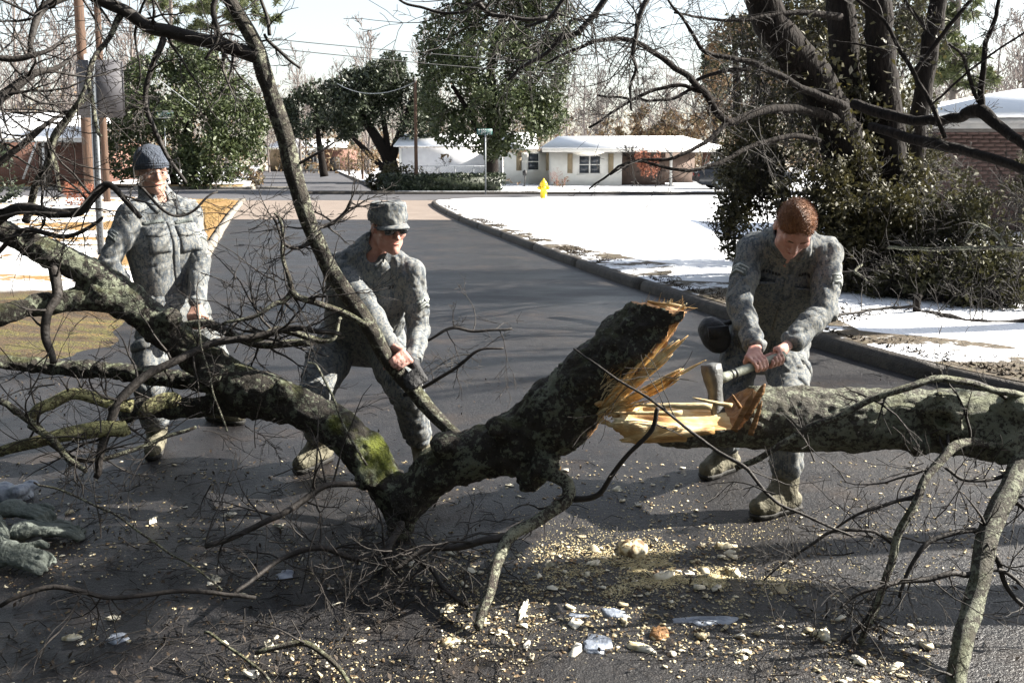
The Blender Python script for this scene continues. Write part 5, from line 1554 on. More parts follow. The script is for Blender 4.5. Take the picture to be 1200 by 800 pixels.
# knobby branches of the fallen tree, as they lie
B = [
 ([(640, 552, 3.5, 10), (662, 568, 3.42, 9), (664, 588, 3.36, 9), (640, 605, 3.3, 8), (605, 628, 3.22, 8), (587, 648, 3.15, 8), (577, 680, 3.05, 7.5), (566, 712, 2.98, 7), (558, 735, 2.92, 6)], 'twig_pale', 8, (0.1, 0.35), 1),
 ([(603, 628, 3.22, 6), (570, 630, 3.2, 5), (540, 640, 3.2, 4.5), (500, 645, 3.2, 4), (460, 668, 3.15, 3)], 'twig', 10, (0.12, 0.4), 2),
 ([(664, 584, 3.38, 4.5), (700, 578, 3.32, 3.6), (718, 555, 3.28, 3.2), (738, 530, 3.24, 3), (762, 505, 3.2, 3.2), (771, 478, 3.18, 3)], 'twig', 4, (0.06, 0.2), 1),
 ([(672, 408, 3.3, 1.0), (700, 428, 3.2, 1.4), (760, 470, 3.1, 1.8), (820, 515, 3.05, 2.2), (868, 546, 3.0, 2.6), (900, 580, 2.95, 2.2), (940, 605, 2.92, 1.9), (1000, 628, 2.9, 1.5)], 'twig', 12, (0.1, 0.35), 1),
 ([(62, 300, 3.74, 7), (66, 330, 3.7, 7), (66, 352, 3.66, 6.5), (56, 370, 3.62, 6), (52, 395, 3.6, 5.5), (62, 425, 3.55, 4)], 'twig', 5, (0.1, 0.3), 1),
 ([(400, 392, 3.95, 3), (350, 385, 3.92, 4), (300, 394, 3.88, 4.5), (245, 403, 3.82, 5), (200, 425, 3.72, 5.5), (150, 458, 3.6, 6), (132, 485, 3.55, 6), (117, 530, 3.5, 5.5), (112, 560, 3.46, 4)], 'twig', 24, (0.15, 0.5), 2),
 ([(400, 372, 4.0, 2), (385, 398, 3.98, 4), (330, 386, 3.95, 5), (300, 398, 3.9, 5), (240, 402, 3.85, 4)], 'twig_pale', 10, (0.15, 0.5), 2),
 ([(215, 382, 4.35, 5), (250, 380, 4.3, 6), (300, 402, 4.2, 5.5), (365, 402, 4.1, 5)], 'twig_pale', 12, (0.15, 0.45), 2),
 ([(432, 380, 3.98, 3.6), (400, 365, 3.95, 4), (370, 352, 3.9, 4), (345, 345, 3.86, 4.4), (338, 325, 3.85, 3.2), (330, 300, 3.85, 2.6), (332, 268, 3.85, 2.2), (322, 250, 3.84, 1.8)], 'twig_pale', 16, (0.15, 0.4), 2),
 ([(345, 340, 3.86, 4), (335, 352, 3.84, 4), (322, 358, 3.82, 3.4), (296, 372, 3.8, 2.6), (260, 380, 3.78, 2)], 'twig_pale', 10, (0.12, 0.3), 2),
 ([(500, 400, 4.5, 1.6), (530, 384, 4.5, 2.2), (558, 388, 4.5, 2), (600, 385, 4.5, 1.4)], 'twig', 10, (0.1, 0.4), 2),
 ([(485, 460, 4.3, 2.6), (520, 440, 4.3, 2.4), (545, 425, 4.3, 2.2), (565, 410, 4.3, 1.8), (590, 408, 4.3, 1.4)], 'twig', 12, (0.1, 0.35), 2),
 ([(440, 570, 3.7, 4), (390, 568, 3.6, 4), (350, 588, 3.5, 4.5), (310, 612, 3.4, 4), (240, 640, 3.3, 3.5)], 'twig', 20, (0.15, 0.5), 2),
 ([(470, 612, 3.6, 5), (455, 640, 3.45, 5), (452, 680, 3.3, 4.5), (450, 735, 3.1, 3)], 'twig', 22, (0.15, 0.45), 2),
 ([(455, 645, 3.4, 4), (420, 655, 3.3, 4), (375, 640, 3.25, 4), (330, 655, 3.2, 3.2), (270, 700, 3.0, 2.4)], 'twig', 18, (0.15, 0.45), 2),
 ([(470, 640, 3.4, 4), (500, 660, 3.3, 3.6), (520, 690, 3.2, 3), (560, 715, 3.1, 2.4)], 'twig', 18, (0.12, 0.4), 2),
 ([(230, 500, 3.7, 2.2), (190, 515, 3.65, 2.8), (100, 540, 3.55, 3.2), (60, 520, 3.5, 4.5), (35, 495, 3.45, 4.5), (0, 470, 3.4, 4)], 'twig_pale', 16, (0.15, 0.45), 2),
 ([(35, 498, 3.45, 4.5), (60, 515, 3.42, 4.5), (78, 535, 3.38, 4), (100, 552, 3.34, 3)], 'twig_pale', 6, (0.1, 0.3), 1),
 ([(40, 565, 3.2, 1.2), (95, 585, 3.15, 1.4), (150, 615, 3.1, 1.5), (205, 650, 3.0, 1.4), (260, 690, 2.9, 1.2)], 'twig_pale', 4, (0.1, 0.25), 1),
 ([(232, 375, 3.6, 1.2), (242, 420, 3.55, 1.4), (252, 465, 3.5, 1.4), (266, 505, 3.45, 1.3)], 'twig_pale', 3, (0.1, 0.25), 1),
 ([(360, 425, 3.6, 1.2), (374, 432, 3.6, 1.5), (390, 470, 3.55, 1.6), (430, 545, 3.5, 1.6)], 'twig_pale', 3, (0.08, 0.2), 1),
 ([(0, 710, 2.75, 3), (60, 690, 2.8, 3.4), (130, 700, 2.85, 3), (200, 690, 2.9, 3), (300, 700, 2.95, 2.5)], 'twig', 14, (0.1, 0.35), 1),
 ([(240, 740, 2.75, 2), (290, 770, 2.65, 2), (320, 810, 2.55, 2)], 'twig_pale', 4, (0.08, 0.2), 1),
 ([(300, 765, 2.7, 3), (350, 755, 2.7, 4), (380, 770, 2.68, 3.4), (420, 810, 2.6, 2.6)], 'twig_pale', 5, (0.08, 0.25), 1),
]
for k, (px, mm, cnt, L, dp) in enumerate(B):
    branch(ft, [(u, v, Y, r * 0.9) for u, v, Y, r in px], 400 + k, mm, int(cnt * 0.6), L, dp, rk=0.4)
for k, px in enumerate([[(36, 492, 3.5, 6), (52, 474, 3.52, 7), (85, 464, 3.55, 7), (120, 466, 3.58, 7), (155, 476, 3.6, 8)], [(0, 530, 3.42, 6), (30, 522, 3.45, 7), (70, 510, 3.48, 8), (110, 502, 3.52, 10), (150, 500, 3.55, 9)], [(165, 478, 3.66, 9), (185, 472, 3.68, 10), (205, 470, 3.7, 9)]]):
    branch(ft, px, 470 + k, 'bark_bright', 4, (0.08, 0.25), 1, sides=12, rough=0.02, label='bright yellow green lichen covered branch')
# crown of the fallen tree reaching up on the left
U = [
 ([(-20, 275, 3.5, 9), (20, 245, 3.45, 9), (60, 250, 3.4, 8), (95, 250, 3.38, 6), (125, 215, 3.35, 5), (165, 255, 3.3, 3.5)], 'twig', 24, (0.15, 0.5), 2),
 ([(30, 260, 3.5, 6), (45, 215, 3.45, 5), (60, 195, 3.42, 4.6), (62, 165, 3.4, 5.5), (75, 140, 3.38, 4.5), (92, 120, 3.36, 3.2), (100, 100, 3.35, 2.2)], 'twig_pale', 20, (0.15, 0.45), 2),
 ([(150, 10, 3.9, 6), (132, 40, 3.85, 4), (112, 65, 3.8, 3.6), (104, 95, 3.75, 3.4), (108, 125, 3.7, 3), (118, 160, 3.66, 2.6)], 'twig_pale', 10, (0.12, 0.4), 2),
 ([(108, 110, 3.7, 4), (95, 120, 3.66, 4), (78, 140, 3.6, 4.6), (62, 170, 3.5, 4), (66, 195, 3.45, 3.4), (70, 225, 3.4, 2.5)], 'twig_pale', 8, (0.12, 0.4), 2),
 ([(95, -12, 3.6, 6), (70, -2, 3.5, 6.5), (46, 18, 3.45, 6), (36, 45, 3.4, 4.6), (35, 68, 3.4, 3)], 'twig', 16, (0.15, 0.5), 2),
 ([(-30, 130, 3.3, 9), (10, 110, 3.35, 8), (40, 85, 3.4, 6), (66, 78, 3.45, 4), (84, 66, 3.5, 2.5)], 'twig', 20, (0.15, 0.5), 2),
 ([(-30, 60, 3.3, 5), (20, 70, 3.35, 4.6), (60, 60, 3.4, 3), (90, 40, 3.5, 2)], 'twig', 16, (0.15, 0.5), 2),
 ([(-20, 205, 3.3, 5), (30, 165, 3.35, 4.6), (62, 142, 3.4, 3), (88, 128, 3.5, 2)], 'twig', 16, (0.15, 0.5), 2),
 ([(192, 45, 3.9, 5), (180, 75, 3.85, 4.2), (172, 110, 3.82, 3.8), (176, 142, 3.8, 3.6), (194, 180, 3.78, 3.2), (218, 215, 3.76, 2.6)], 'twig', 18, (0.1, 0.4), 2),
 ([(160, 215, 3.5, 1.8), (200, 250, 3.6, 2.2), (225, 247, 3.65, 2), (255, 225, 3.7, 1.4)], 'twig', 8, (0.08, 0.25), 2),
 ([(-20, 318, 3.4, 3), (30, 270, 3.35, 4), (80, 275, 3.3, 3.4), (120, 255, 3.3, 2.4)], 'twig', 16, (0.12, 0.4), 2),
 ([(260, -20, 3.8, 5), (250, 10, 3.8, 4), (255, 40, 3.8, 3), (240, 70, 3.8, 2)], 'twig', 14, (0.12, 0.4), 2),
]
for k, (px, mm, cnt, L, dp) in enumerate(U):
    branch(ft, [(u, v, Y, r * 0.8) for u, v, Y, r in px], 500 + k, mm, int(cnt * 0.62), L, dp, rk=0.4)
# loose tangle of fine twigs around the foot of the trunk and on the left
tg = MB()
for _ in range(85):
    u, v = R.choice([(R.uniform(300, 560), R.uniform(600, 760)), (R.uniform(0, 330), R.uniform(470, 640)), (R.uniform(230, 340), R.uniform(250, 440)), (R.uniform(0, 300), R.uniform(400, 520)), (R.uniform(350, 520), R.uniform(620, 740))])
    Y = R.uniform(3.0, 3.8) if v > 450 else R.uniform(3.7, 4.1)
    p = W(u, v, Y)
    if p.z < 0.02: p = G(u, v, R.uniform(0.02, 0.1))
    grow(tg, p, rvec(R) + Vector((0, 0, 0.15)), R.uniform(0.15, 0.5), R.uniform(0.002, 0.004), 2, R, 0.28, kids=(2, 4), rmin=0.001)
tag(obj('twigs', tg, M['twig'], ft), kind='stuff')

# the long limb that the capped man is pulling free
hb_ = P4([(u, v, Y, r * 0.78) for u, v, Y, r in [(552, 524, 3.86, 9), (530, 508, 3.98, 10), (505, 482, 4.06, 11), (480, 452, 4.1, 12), (455, 420, 4.12, 12), (420, 365, 4.08, 12), (385, 310, 4.03, 12.5), (360, 255, 4.0, 13), (345, 205, 3.98, 13), (330, 150, 3.96, 13), (312, 95, 3.95, 12.5), (300, 55, 3.94, 12), (282, 22, 3.93, 11), (262, -10, 3.92, 10), (240, -40, 3.9, 9)]])
hl = thing('tree_limb', 'long mottled limb held by the man in the patrol cap, reaching the top edge', 'branch', hb_[0][:3])
hp = spline(hb_, 90)
hp[:, :3] += np.stack([noise3(hp[:, :3], 7, k) for k in range(3)], axis=1) * 0.008
tm = MB(); tm.tube(hp[:, :3], hp[:, 3] * (1 + 0.10 * noise3(hp[:, :3], 14, 9)), 14)
M['bark_limb'] = mat_bark('mottled limb bark', (0.022, 0.018, 0.014), (0.075, 0.062, 0.046), (0.33, 0.34, 0.25), 0.50, lscale=13)
obj('bark', tm, M['bark_limb'], hl, True)
branch(hl, [(303, 64, 3.94, 9), (285, 58, 3.94, 9), (255, 50, 3.93, 8.5), (210, 40, 3.92, 8.5), (172, 27, 3.9, 8), (140, 10, 3.86, 7.5), (110, -2, 3.84, 7), (85, -14, 3.82, 7)], 520, 'twig', 18, (0.15, 0.5), 2)
branch(hl, [(316, 42, 3.94, 2.4), (312, 18, 3.94, 2.2), (305, -10, 3.94, 2)], 521, 'twig', 3, (0.1, 0.2), 1)
branch(hl, [(310, 40, 3.94, 1.6), (318, 52, 3.94, 2.2), (335, 68, 3.94, 2), (352, 80, 3.94, 1.4)], 522, 'twig', 5, (0.06, 0.2), 1)
branch(hl, [(345, 195, 3.98, 2), (375, 180, 3.98, 1.6), (395, 165, 4.0, 1.2)], 523, 'twig', 0)
branch(hl, [(362, 268, 4.0, 2.8), (385, 262, 4.02, 2.6), (402, 250, 4.05, 2.4), (412, 235, 4.06, 1.6)], 524, 'twig', 12, (0.08, 0.3), 2)
branch(hl, [(368, 285, 4.0, 2.6), (345, 290, 3.96, 2.4), (330, 282, 3.94, 1.8), (320, 255, 3.92, 1.4)], 525, 'twig', 10, (0.08, 0.3), 2)
# bare twigs that hang into the top edge
for k, (px, lab) in enumerate([([(455, -10, 4.2, 1.2), (480, 8, 4.2, 1.6), (540, 14, 4.2, 1.8), (560, 6, 4.2, 1.8), (590, -12, 4.2, 2)], 'thin bare branch hanging into the top edge left of the big magnolia'),
    ([(540, -15, 5, 3), (570, 8, 5, 3), (600, 22, 5, 2.6), (640, 20, 5, 2)], 'bare branch across the top of the big magnolia'),
    ([(770, -15, 6, 3.5), (752, 15, 6, 3.2), (745, 45, 6, 2.6), (742, 90, 6, 2.0), (740, 130, 6, 1.3)], 'bare branch hanging down against the white sky above the long roof'),
    ([(720, -15, 6, 4), (690, 25, 6, 3.6), (655, 50, 6, 3), (620, 75, 6, 2.2), (595, 95, 6, 1.4)], 'bare branch drooping left over the big magnolia from the top edge'),
    ([(670, -15, 5.5, 3), (650, 15, 5.5, 2.4), (615, 30, 5.5, 1.6)], 'short bare branch at the top edge above the big magnolia')]):
    m = MB(); p = limb(m, px, 24, 6, 0.02, k)
    t = thing('hanging_branch', lab, 'branch', tuple(p[0, :3]), 'bare branches hanging in from above')
    obj('wood', m, M['twig'], t, True)
    tw = MB(); sprout(tw, p, (6, 14, 26, 36, 20)[k], random.Random(600 + k), (0.2, 0.7), 2, (-0.2, 0, -0.2), rmin=0.0016, sides=3); tag(obj('twigs', tw, M['twig'], t), kind='stuff')

# ------------------------------------------------------------------ the cut log on the right
LOGA, LOGB = W(862, 486, 3.45), W(1290, 506, 3.28)
lg = thing('cut_log', 'thick lichen covered trunk section being chopped, its left end split to a yellow tongue', 'log', tuple(W(1000, 490, 3.41)))
Lr = rad(39, LOGA)
S = Solid((0.25, 3.0, 0.28), (2.7, 3.8, 1.0), 0.009)
tl = P4([(724, 492, 3.33, 18), (745, 494, 3.33, 26), (800, 492, 3.39, 33), (862, 489, 3.43, 37), (930, 490, 3.43, 39), (1000, 491, 3.41, 39), (1080, 493, 3.38, 37), (1120, 495, 3.36, 40), (1180, 499, 3.33, 42), (1290, 506, 3.28, 44)])
S.chain([(*p[:3], p[3] * 0.93) for p in tl], 0.02)
for (u, v, Y, r) in ((1105, 478, 3.25, 20), (1110, 498, 3.23, 15), (1180, 520, 3.25, 22), (1195, 480, 3.23, 18), (1075, 520, 3.28, 14)):
    c = W(u, v, Y); q = rad(r, c); S.ell(c, (q, q, q), None, 0.04)
c = W(1108, 492, 3.19); S.ell(c, (0.028, 0.05, 0.028), None, 0.02, cut=True)
def cut_f(p):
    """height limit of the chopped part: the tongue, then the sloped axe cut rising to the bark"""
    x = p[..., 0]
    x1, x2 = W(858, 490, 3.43).x, W(897, 450, 3.43).x
    z1, z2, z0 = W(858, 488, 3.43).z, W(900, 446, 3.43).z + 0.02, W(735, 478, 3.33).z
    xe = W(735, 478, 3.33).x
    t_ = np.clip((x - x1) / (x2 - x1), 0, 1.6)
    zt_ = np.where(x < x1, z0 + (z1 - z0) * np.clip((x - xe) / (x1 - xe), 0, 1), z1 + (z2 - z1) * t_)
    fib = 0.013 * noise3(p * np.array([1.5, 22, 6]), 1.6, 21) + 0.006 * noise3(p * np.array([4, 60, 20]), 1.2, 22) + 0.02 * noise3(p * np.array([3, 8, 1]), 1.0, 23)
    slope = 0.22 * (p[..., 1] - 3.41)            # the face tips towards the camera
    return p[..., 2] - (zt_ + slope + fib)
S.keep(lambda a, b, c: cut_f(np.stack([a, b, c], axis=-1)), 0.003)
xe0 = W(722, 480, 3.33).x
S.keep(lambda a, b, c: (xe0 + 0.05 * noise3(np.stack([a * 0, b, c], axis=-1), 18, 31) + 0.03 * noise3(np.stack([a * 0, b, c], axis=-1), 45, 32)) - a, 0.003)
v, q = S.mesh()
nrm = vnormals(v, q)
isc = (np.abs(cut_f(v)) < 0.010) | (v[:, 0] < xe0 + 0.10)
isc |= (v[:, 0] < W(800, 490, 3.39).x) & (nrm[:, 1] < -0.1) & (v[:, 2] > W(770, 516, 3.33).z)
v = v + nrm * np.where(isc, 0.0015 * noise3(v, 90, 3), 0.008 * fbm(v, 11, 3, 14) + 0.004 * noise3(v, 50, 15) + 0.006 * (np.abs(noise3(v * np.array([5, 28, 28]) + 1.2 * noise3(v, 9, 71)[:, None], 1.0, 73)) * 2 - 0.6))[:, None]
fc = isc[q].all(axis=1)
brown = (v[q].mean(axis=1)[:, 0] > W(852, 490, 3.43).x)
for nm, mk, mm, sm in (('bark', ~fc, 'bark_log', True), ('split_face', fc & ~brown, 'wood', False), ('axe_cut', fc & brown, 'wood_brown', False)):
    a, b = subset(v, q, mk)
    obj(nm, MB().add(a, b), M[mm], lg, sm)
for k, (ua, va, ub, vb2, w0, w1) in enumerate([(835, 476, 740, 474, 8, 3), (838, 505, 726, 516, 9, 7), (800, 484, 718, 484, 6, 3), (790, 512, 728, 518, 6, 5), (858, 476, 812, 466, 6, 2), (770, 498, 716, 496, 7, 4), (872, 490, 897, 450, 9, 7), (860, 505, 884, 458, 8, 6), (868, 478, 858, 462, 5, 2), (880, 510, 893, 470, 7, 4)]):
    a, b = W(ua, va, 3.29), W(ub, vb2, 3.26)
    obj('splinter', shard(MB(), a, b, rad(w0, a), rad(w1, b), 0.006, 90 + k), M['wood_brown' if k > 5 else 'wood'], lg)
ext = np.array([(*W(1282, 505.5, 3.28), rad(43, W(1290, 506, 3.28))), (*(W(1290, 506, 3.28) + Vector((0.9, 0.02, 0.08))), 0.15), (*(W(1290, 506, 3.28) + Vector((2.1, -0.05, 0.35))), 0.14), (*(W(1290, 506, 3.28) + Vector((3.4, 0.1, 0.75))), 0.10)])
ep = spline(ext, 30); em = MB(); em.tube(ep[:, :3], ep[:, 3] * (1 + 0.05 * noise3(ep[:, :3], 6, 3)), 18); obj('bark', em, M['bark_log'], lg, True)
obj('snapped_twig_stub', limb_mb := MB().tube([tuple(W(1108, 478, 3.26)), tuple(W(1100, 462, 3.21))], [0.02, 0.012], 8), M['twig_pale'], lg, True)
# branches of the cut log that reach towards the camera
GB = [
 ([(1225, 505, 3.35, 17), (1200, 530, 3.22, 15), (1180, 575, 3.1, 14), (1160, 625, 2.98, 14.5), (1146, 675, 2.88, 13.5), (1137, 720, 2.8, 14), (1126, 770, 2.7, 13), (1118, 830, 2.6, 12)], 'bark_log', 8, (0.1, 0.35), 2),
 ([(1215, 535, 3.3, 7), (1185, 530, 3.25, 6.5), (1150, 518, 3.2, 6.5), (1120, 522, 3.15, 6.5), (1095, 545, 3.1, 6), (1075, 580, 3.05, 5.5), (1057, 620, 3.0, 5.5), (1036, 680, 2.95, 5), (1020, 725, 2.9, 4.4), (1006, 770, 2.85, 4), (1000, 820, 2.8, 3.5)], 'twig_pale', 26, (0.12, 0.4), 2),
 ([(1198, 548, 3.2, 2.6), (1165, 560, 3.15, 2.8), (1130, 562, 3.12, 2.6), (1108, 548, 3.1, 2.2)], 'twig', 8, (0.08, 0.25), 1),
 ([(1143, 622, 2.98, 4), (1115, 626, 2.96, 3.6), (1085, 638, 2.94, 3.2), (1065, 668, 2.92, 2.8), (1054, 700, 2.9, 2.2)], 'twig', 8, (0.08, 0.3), 2),
 ([(1142, 672, 2.88, 4.2), (1115, 672, 2.86, 4), (1085, 680, 2.85, 3.6), (1050, 682, 2.84, 3.2), (1010, 692, 2.82, 2.6), (985, 712, 2.8, 1.8)], 'twig', 16, (0.1, 0.35), 2),
 ([(1156, 640, 2.95, 4), (1168, 660, 2.92, 4), (1178, 690, 2.9, 3.4), (1212, 715, 2.85, 3.2)], 'twig', 6, (0.1, 0.3), 1),
 ([(1148, 668, 2.9, 3), (1175, 672, 2.9, 3), (1205, 690, 2.9, 2.4)], 'twig', 6, (0.1, 0.3), 1),
 ([(1052, 640, 3.0, 2.4), (1020, 620, 3.0, 2.6), (980, 622, 3.0, 2.4), (950, 640, 3.0, 2), (920, 660, 3.0, 1.4), (895, 680, 3.0, 1)], 'twig', 14, (0.1, 0.3), 2),
 ([(1075, 580, 3.05, 2.8), (1045, 590, 3.05, 2.4), (1010, 602, 3.05, 2), (975, 622, 3.05, 1.4)], 'twig', 10, (0.1, 0.3), 2),
 ([(1038, 680, 2.95, 2.4), (1010, 735, 2.9, 2.2), (960, 765, 2.85, 2), (905, 785, 2.8, 1.4)], 'twig', 10, (0.1, 0.3), 1),
 ([(862, 548, 3.25, 4), (900, 530, 3.22, 4.4), (950, 502, 3.2, 4.6), (1000, 478, 3.18, 5), (1050, 458, 3.17, 5), (1095, 444, 3.18, 5), (1130, 446, 3.2, 5), (1165, 455, 3.22, 5), (1215, 472, 3.25, 5)], 'twig_pale', 8, (0.1, 0.3), 1),
 ([(1120, 446, 3.2, 3), (1150, 452, 3.22, 3), (1180, 468, 3.25, 2.6)], 'twig', 3, (0.1, 0.2), 1),
 ([(1190, 590, 3.1, 3), (1205, 600, 3.05, 3), (1225, 612, 3.0, 3)], 'twig', 4, (0.1, 0.25), 1),
]
for k, (px, mm, cnt, L, dp) in enumerate(GB):
    branch(lg, [(u, v, Y, r * 0.86) for u, v, Y, r in px], 700 + k, mm, int(cnt * 0.65), L, dp, rk=0.4, sides=10 if k == 0 else 7)
tg = MB()
for _ in range(30):
    u, v = R.uniform(900, 1210), R.uniform(540, 790)
    p = W(u, v, R.uniform(2.8, 3.3))
    if p.z < 0.02: p = G(u, v, R.uniform(0.02, 0.1))
    grow(tg, p, rvec(R) + Vector((-0.3, 0, 0.05)), R.uniform(0.12, 0.4), R.uniform(0.0018, 0.0035), 1, R, 0.25, kids=(2, 3), rmin=0.001)
tag(obj('twigs', tg, M['twig'], lg), kind='stuff')

# ------------------------------------------------------------------ axe
hx0 = W(838, 446, 3.44)
hx1 = hx0 + (W(928, 412, 3.64) - hx0).normalized() * 0.385
AX_A, AX_B = np3(hx0), np3(hx1)
ax = thing('splitting_axe', 'grey headed axe with a pale green handle biting into the split log', 'axe', tuple(W(838, 484, 3.43)))
hd = unit(AX_B - AX_A)
m = MB(); m.tube([AX_A + hd * s for s in (0.0, 0.05, 0.09, 0.14, 0.25, 0.355, 0.375)], [0.022, 0.021, 0.017, 0.0185, 0.0165, 0.0175, 0.016], 12)
obj('handle', m, M['handle'], ax, True)
for s in (0.085, 0.105):
    obj('handle_band', MB().tube([AX_A + hd * (s - 0.003), AX_A + hd * (s + 0.003)], [0.0195, 0.0195], 12), M['wire'], ax)
top, bit = np3(W(833, 427, 3.44)), np3(W(843, 492, 3.43))
ed = unit(bit - top); sd = unit(np.cross(ed, hd)); fw = unit(np.cross(sd, ed))
Lh = np.linalg.norm(bit - top)
v = []
for s, wd, th in ((0, 0.030, 0.026), (0.12, 0.031, 0.028), (0.3, 0.026, 0.027), (0.45, 0.022, 0.02), (0.7, 0.025, 0.012), (0.92, 0.032, 0.005), (1.0, 0.034, 0.001)):
    c = top + ed * (Lh * s)
    v += [c - fw * wd - sd * th, c + fw * wd - sd * th, c + fw * wd + sd * th, c - fw * wd + sd * th]
n = 7
qq = [(i * 4 + j, i * 4 + (j + 1) % 4, i * 4 + 4 + (j + 1) % 4, i * 4 + 4 + j) for i in range(n - 1) for j in range(4)] + [(3, 2, 1, 0), (24, 25, 26, 27)]
obj('head', MB().add(np.array(v), qq), M['steel'], ax)

# ------------------------------------------------------------------ chips, litter, ice and sawdust on the street
nr = np.random.default_rng(17)
def chip_mesh(seed):
    r_ = np.random.default_rng(seed)
    n = r_.integers(5, 8)
    a = np.sort(r_.uniform(0, 2 * math.pi, n)); rr = r_.uniform(0.55, 1.0, n)
    asp = r_.uniform(0.35, 0.9)
    x, y = np.cos(a) * rr, np.sin(a) * rr * asp
    t0 = r_.uniform(0.08, 0.2)
    top = np.c_[x * 0.9, y * 0.9, t0 + 0.12 * r_.normal(size=n)]; lo = np.c_[x, y, np.zeros(n)]
    v = np.vstack([lo, top])
    q = [(i, (i + 1) % n, n + (i + 1) % n, n + i) for i in range(n)]
    t_ = [(n, n + i, n + i + 1) for i in range(1, n - 1)] + [(0, i + 1, i) for i in range(1, n - 1)]
    return v, q, t_
CH = [chip_mesh(s) for s in range(14)]
chm = []
for v, q, t_ in CH:
    me = MB().add(v, q, t_).mesh('wood_chip'); me.materials.append(M['chip']); chm.append(me)
def chip_spot():
    k = nr.uniform()
    if k < 0.24: return nr.normal(770, 120), nr.normal(655, 38)
    if k < 0.42: return nr.uniform(500, 1100), nr.uniform(720, 815)
    if k < 0.56: return nr.normal(560, 130), nr.normal(690, 50)
    if k < 0.84: return nr.uniform(0, 540), nr.uniform(540, 810)
    return nr.uniform(520, 1180), nr.uniform(540, 700)
spots = []
while len(spots) < 11000:
    u, v_ = chip_spot()
    if -20 < u < 1220 and 470 < v_ < 830:
        g = G(u, v_)
        if float(fbm(np.array([g.x, g.y, 0.3]), 2.6, 3, 91)) + nr.normal() * 0.25 > -0.02: spots.append((u, v_))
size = 0.003 + 0.012 * nr.uniform(size=len(spots)) ** 4
size[:240] = 0.011 + 0.034 * nr.uniform(size=240) ** 2.2
small = MB()
for i, (u, v_) in enumerate(spots):
    g = G(u, v_)
    a = nr.uniform(0, 6.28); s = size[i]
    if i < 240:
        o = bpy.data.objects.new('wood_chip', chm[i % 14]); COL.objects.link(o)
        o.location = (g.x, g.y, 0.003); o.rotation_euler = (nr.normal() * 0.15, nr.normal() * 0.15, a); o.scale = (s, s, s)
        tag(o, 'small pale chip of fresh wood lying among many on the dark wet street', 'wood chip', 'wood chips scattered on the street')
    else:
        v, q, t_ = CH[i % 14]
        ca, sa = math.cos(a), math.sin(a)
        vv = v * s * np.array([1, 1, 1.0])
        small.add(np.c_[vv[:, 0] * ca - vv[:, 1] * sa + g.x, vv[:, 0] * sa + vv[:, 1] * ca + g.y, vv[:, 2] + 0.001], q, t_)
obj('wood_crumbs', small, M['chip'], kind='stuff')
sd_ = MB()
k_ = 0
while k_ < 9000:
    if nr.uniform() < 0.7: u, v_ = nr.normal(800, 75), nr.normal(672, 15)
    else: u, v_ = nr.normal(760, 130), nr.normal(662, 30)
    g = G(u, v_)
    if float(fbm(np.array([g.x, g.y, 0.7]), 5.0, 3, 55)) + nr.normal() * 0.15 < 0.05: continue
    k_ += 1
    s = nr.uniform(0.002, 0.0055)
    v, q, t_ = CH[int(nr.integers(14))]
    sd_.add(v * s + np.array([g.x, g.y, 0.002]), q, t_)
obj('sawdust', sd_, mat('pale yellow sawdust', [(0.50, 0.40, 0.20), (0.74, 0.66, 0.42)], 40, 0.9), kind='stuff')
def slab(u, v_, lx, ly, h, a, m, seed, label, name, cat, n=14):
    r_ = np.random.default_rng(seed); g = G(u, v_)
    th = np.linspace(0, 2 * math.pi, n, endpoint=False)
    k = 1 + 0.25 * r_.normal(size=n) * 0.7
    x, y = np.cos(th) * lx * k, np.sin(th) * ly * k
    ca, sa = math.cos(a), math.sin(a)
    def rot(f, z): return np.c_[(x * ca - y * sa) * f + g.x, (x * sa + y * ca) * f + g.y, z]
    lv = [rot(1, np.zeros(n)), rot(0.97, h * 0.6 * np.ones(n)), rot(0.7, h * (1 + 0.3 * r_.normal(size=n))), rot(0.3, h * (1.05 + 0.25 * r_.normal(size=n)))]
    v = np.vstack(lv + [np.array([[g.x, g.y, h]])])
    q = [(L_ * n + i, L_ * n + (i + 1) % n, L_ * n + n + (i + 1) % n, L_ * n + n + i) for L_ in range(3) for i in range(n)]
    t_ = [(3 * n + i, 3 * n + (i + 1) % n, 4 * n) for i in range(n)]
    o = obj(name, MB().add(v, q, t_), M[m], at=(g.x, g.y, 0))
    return tag(o, label, cat)
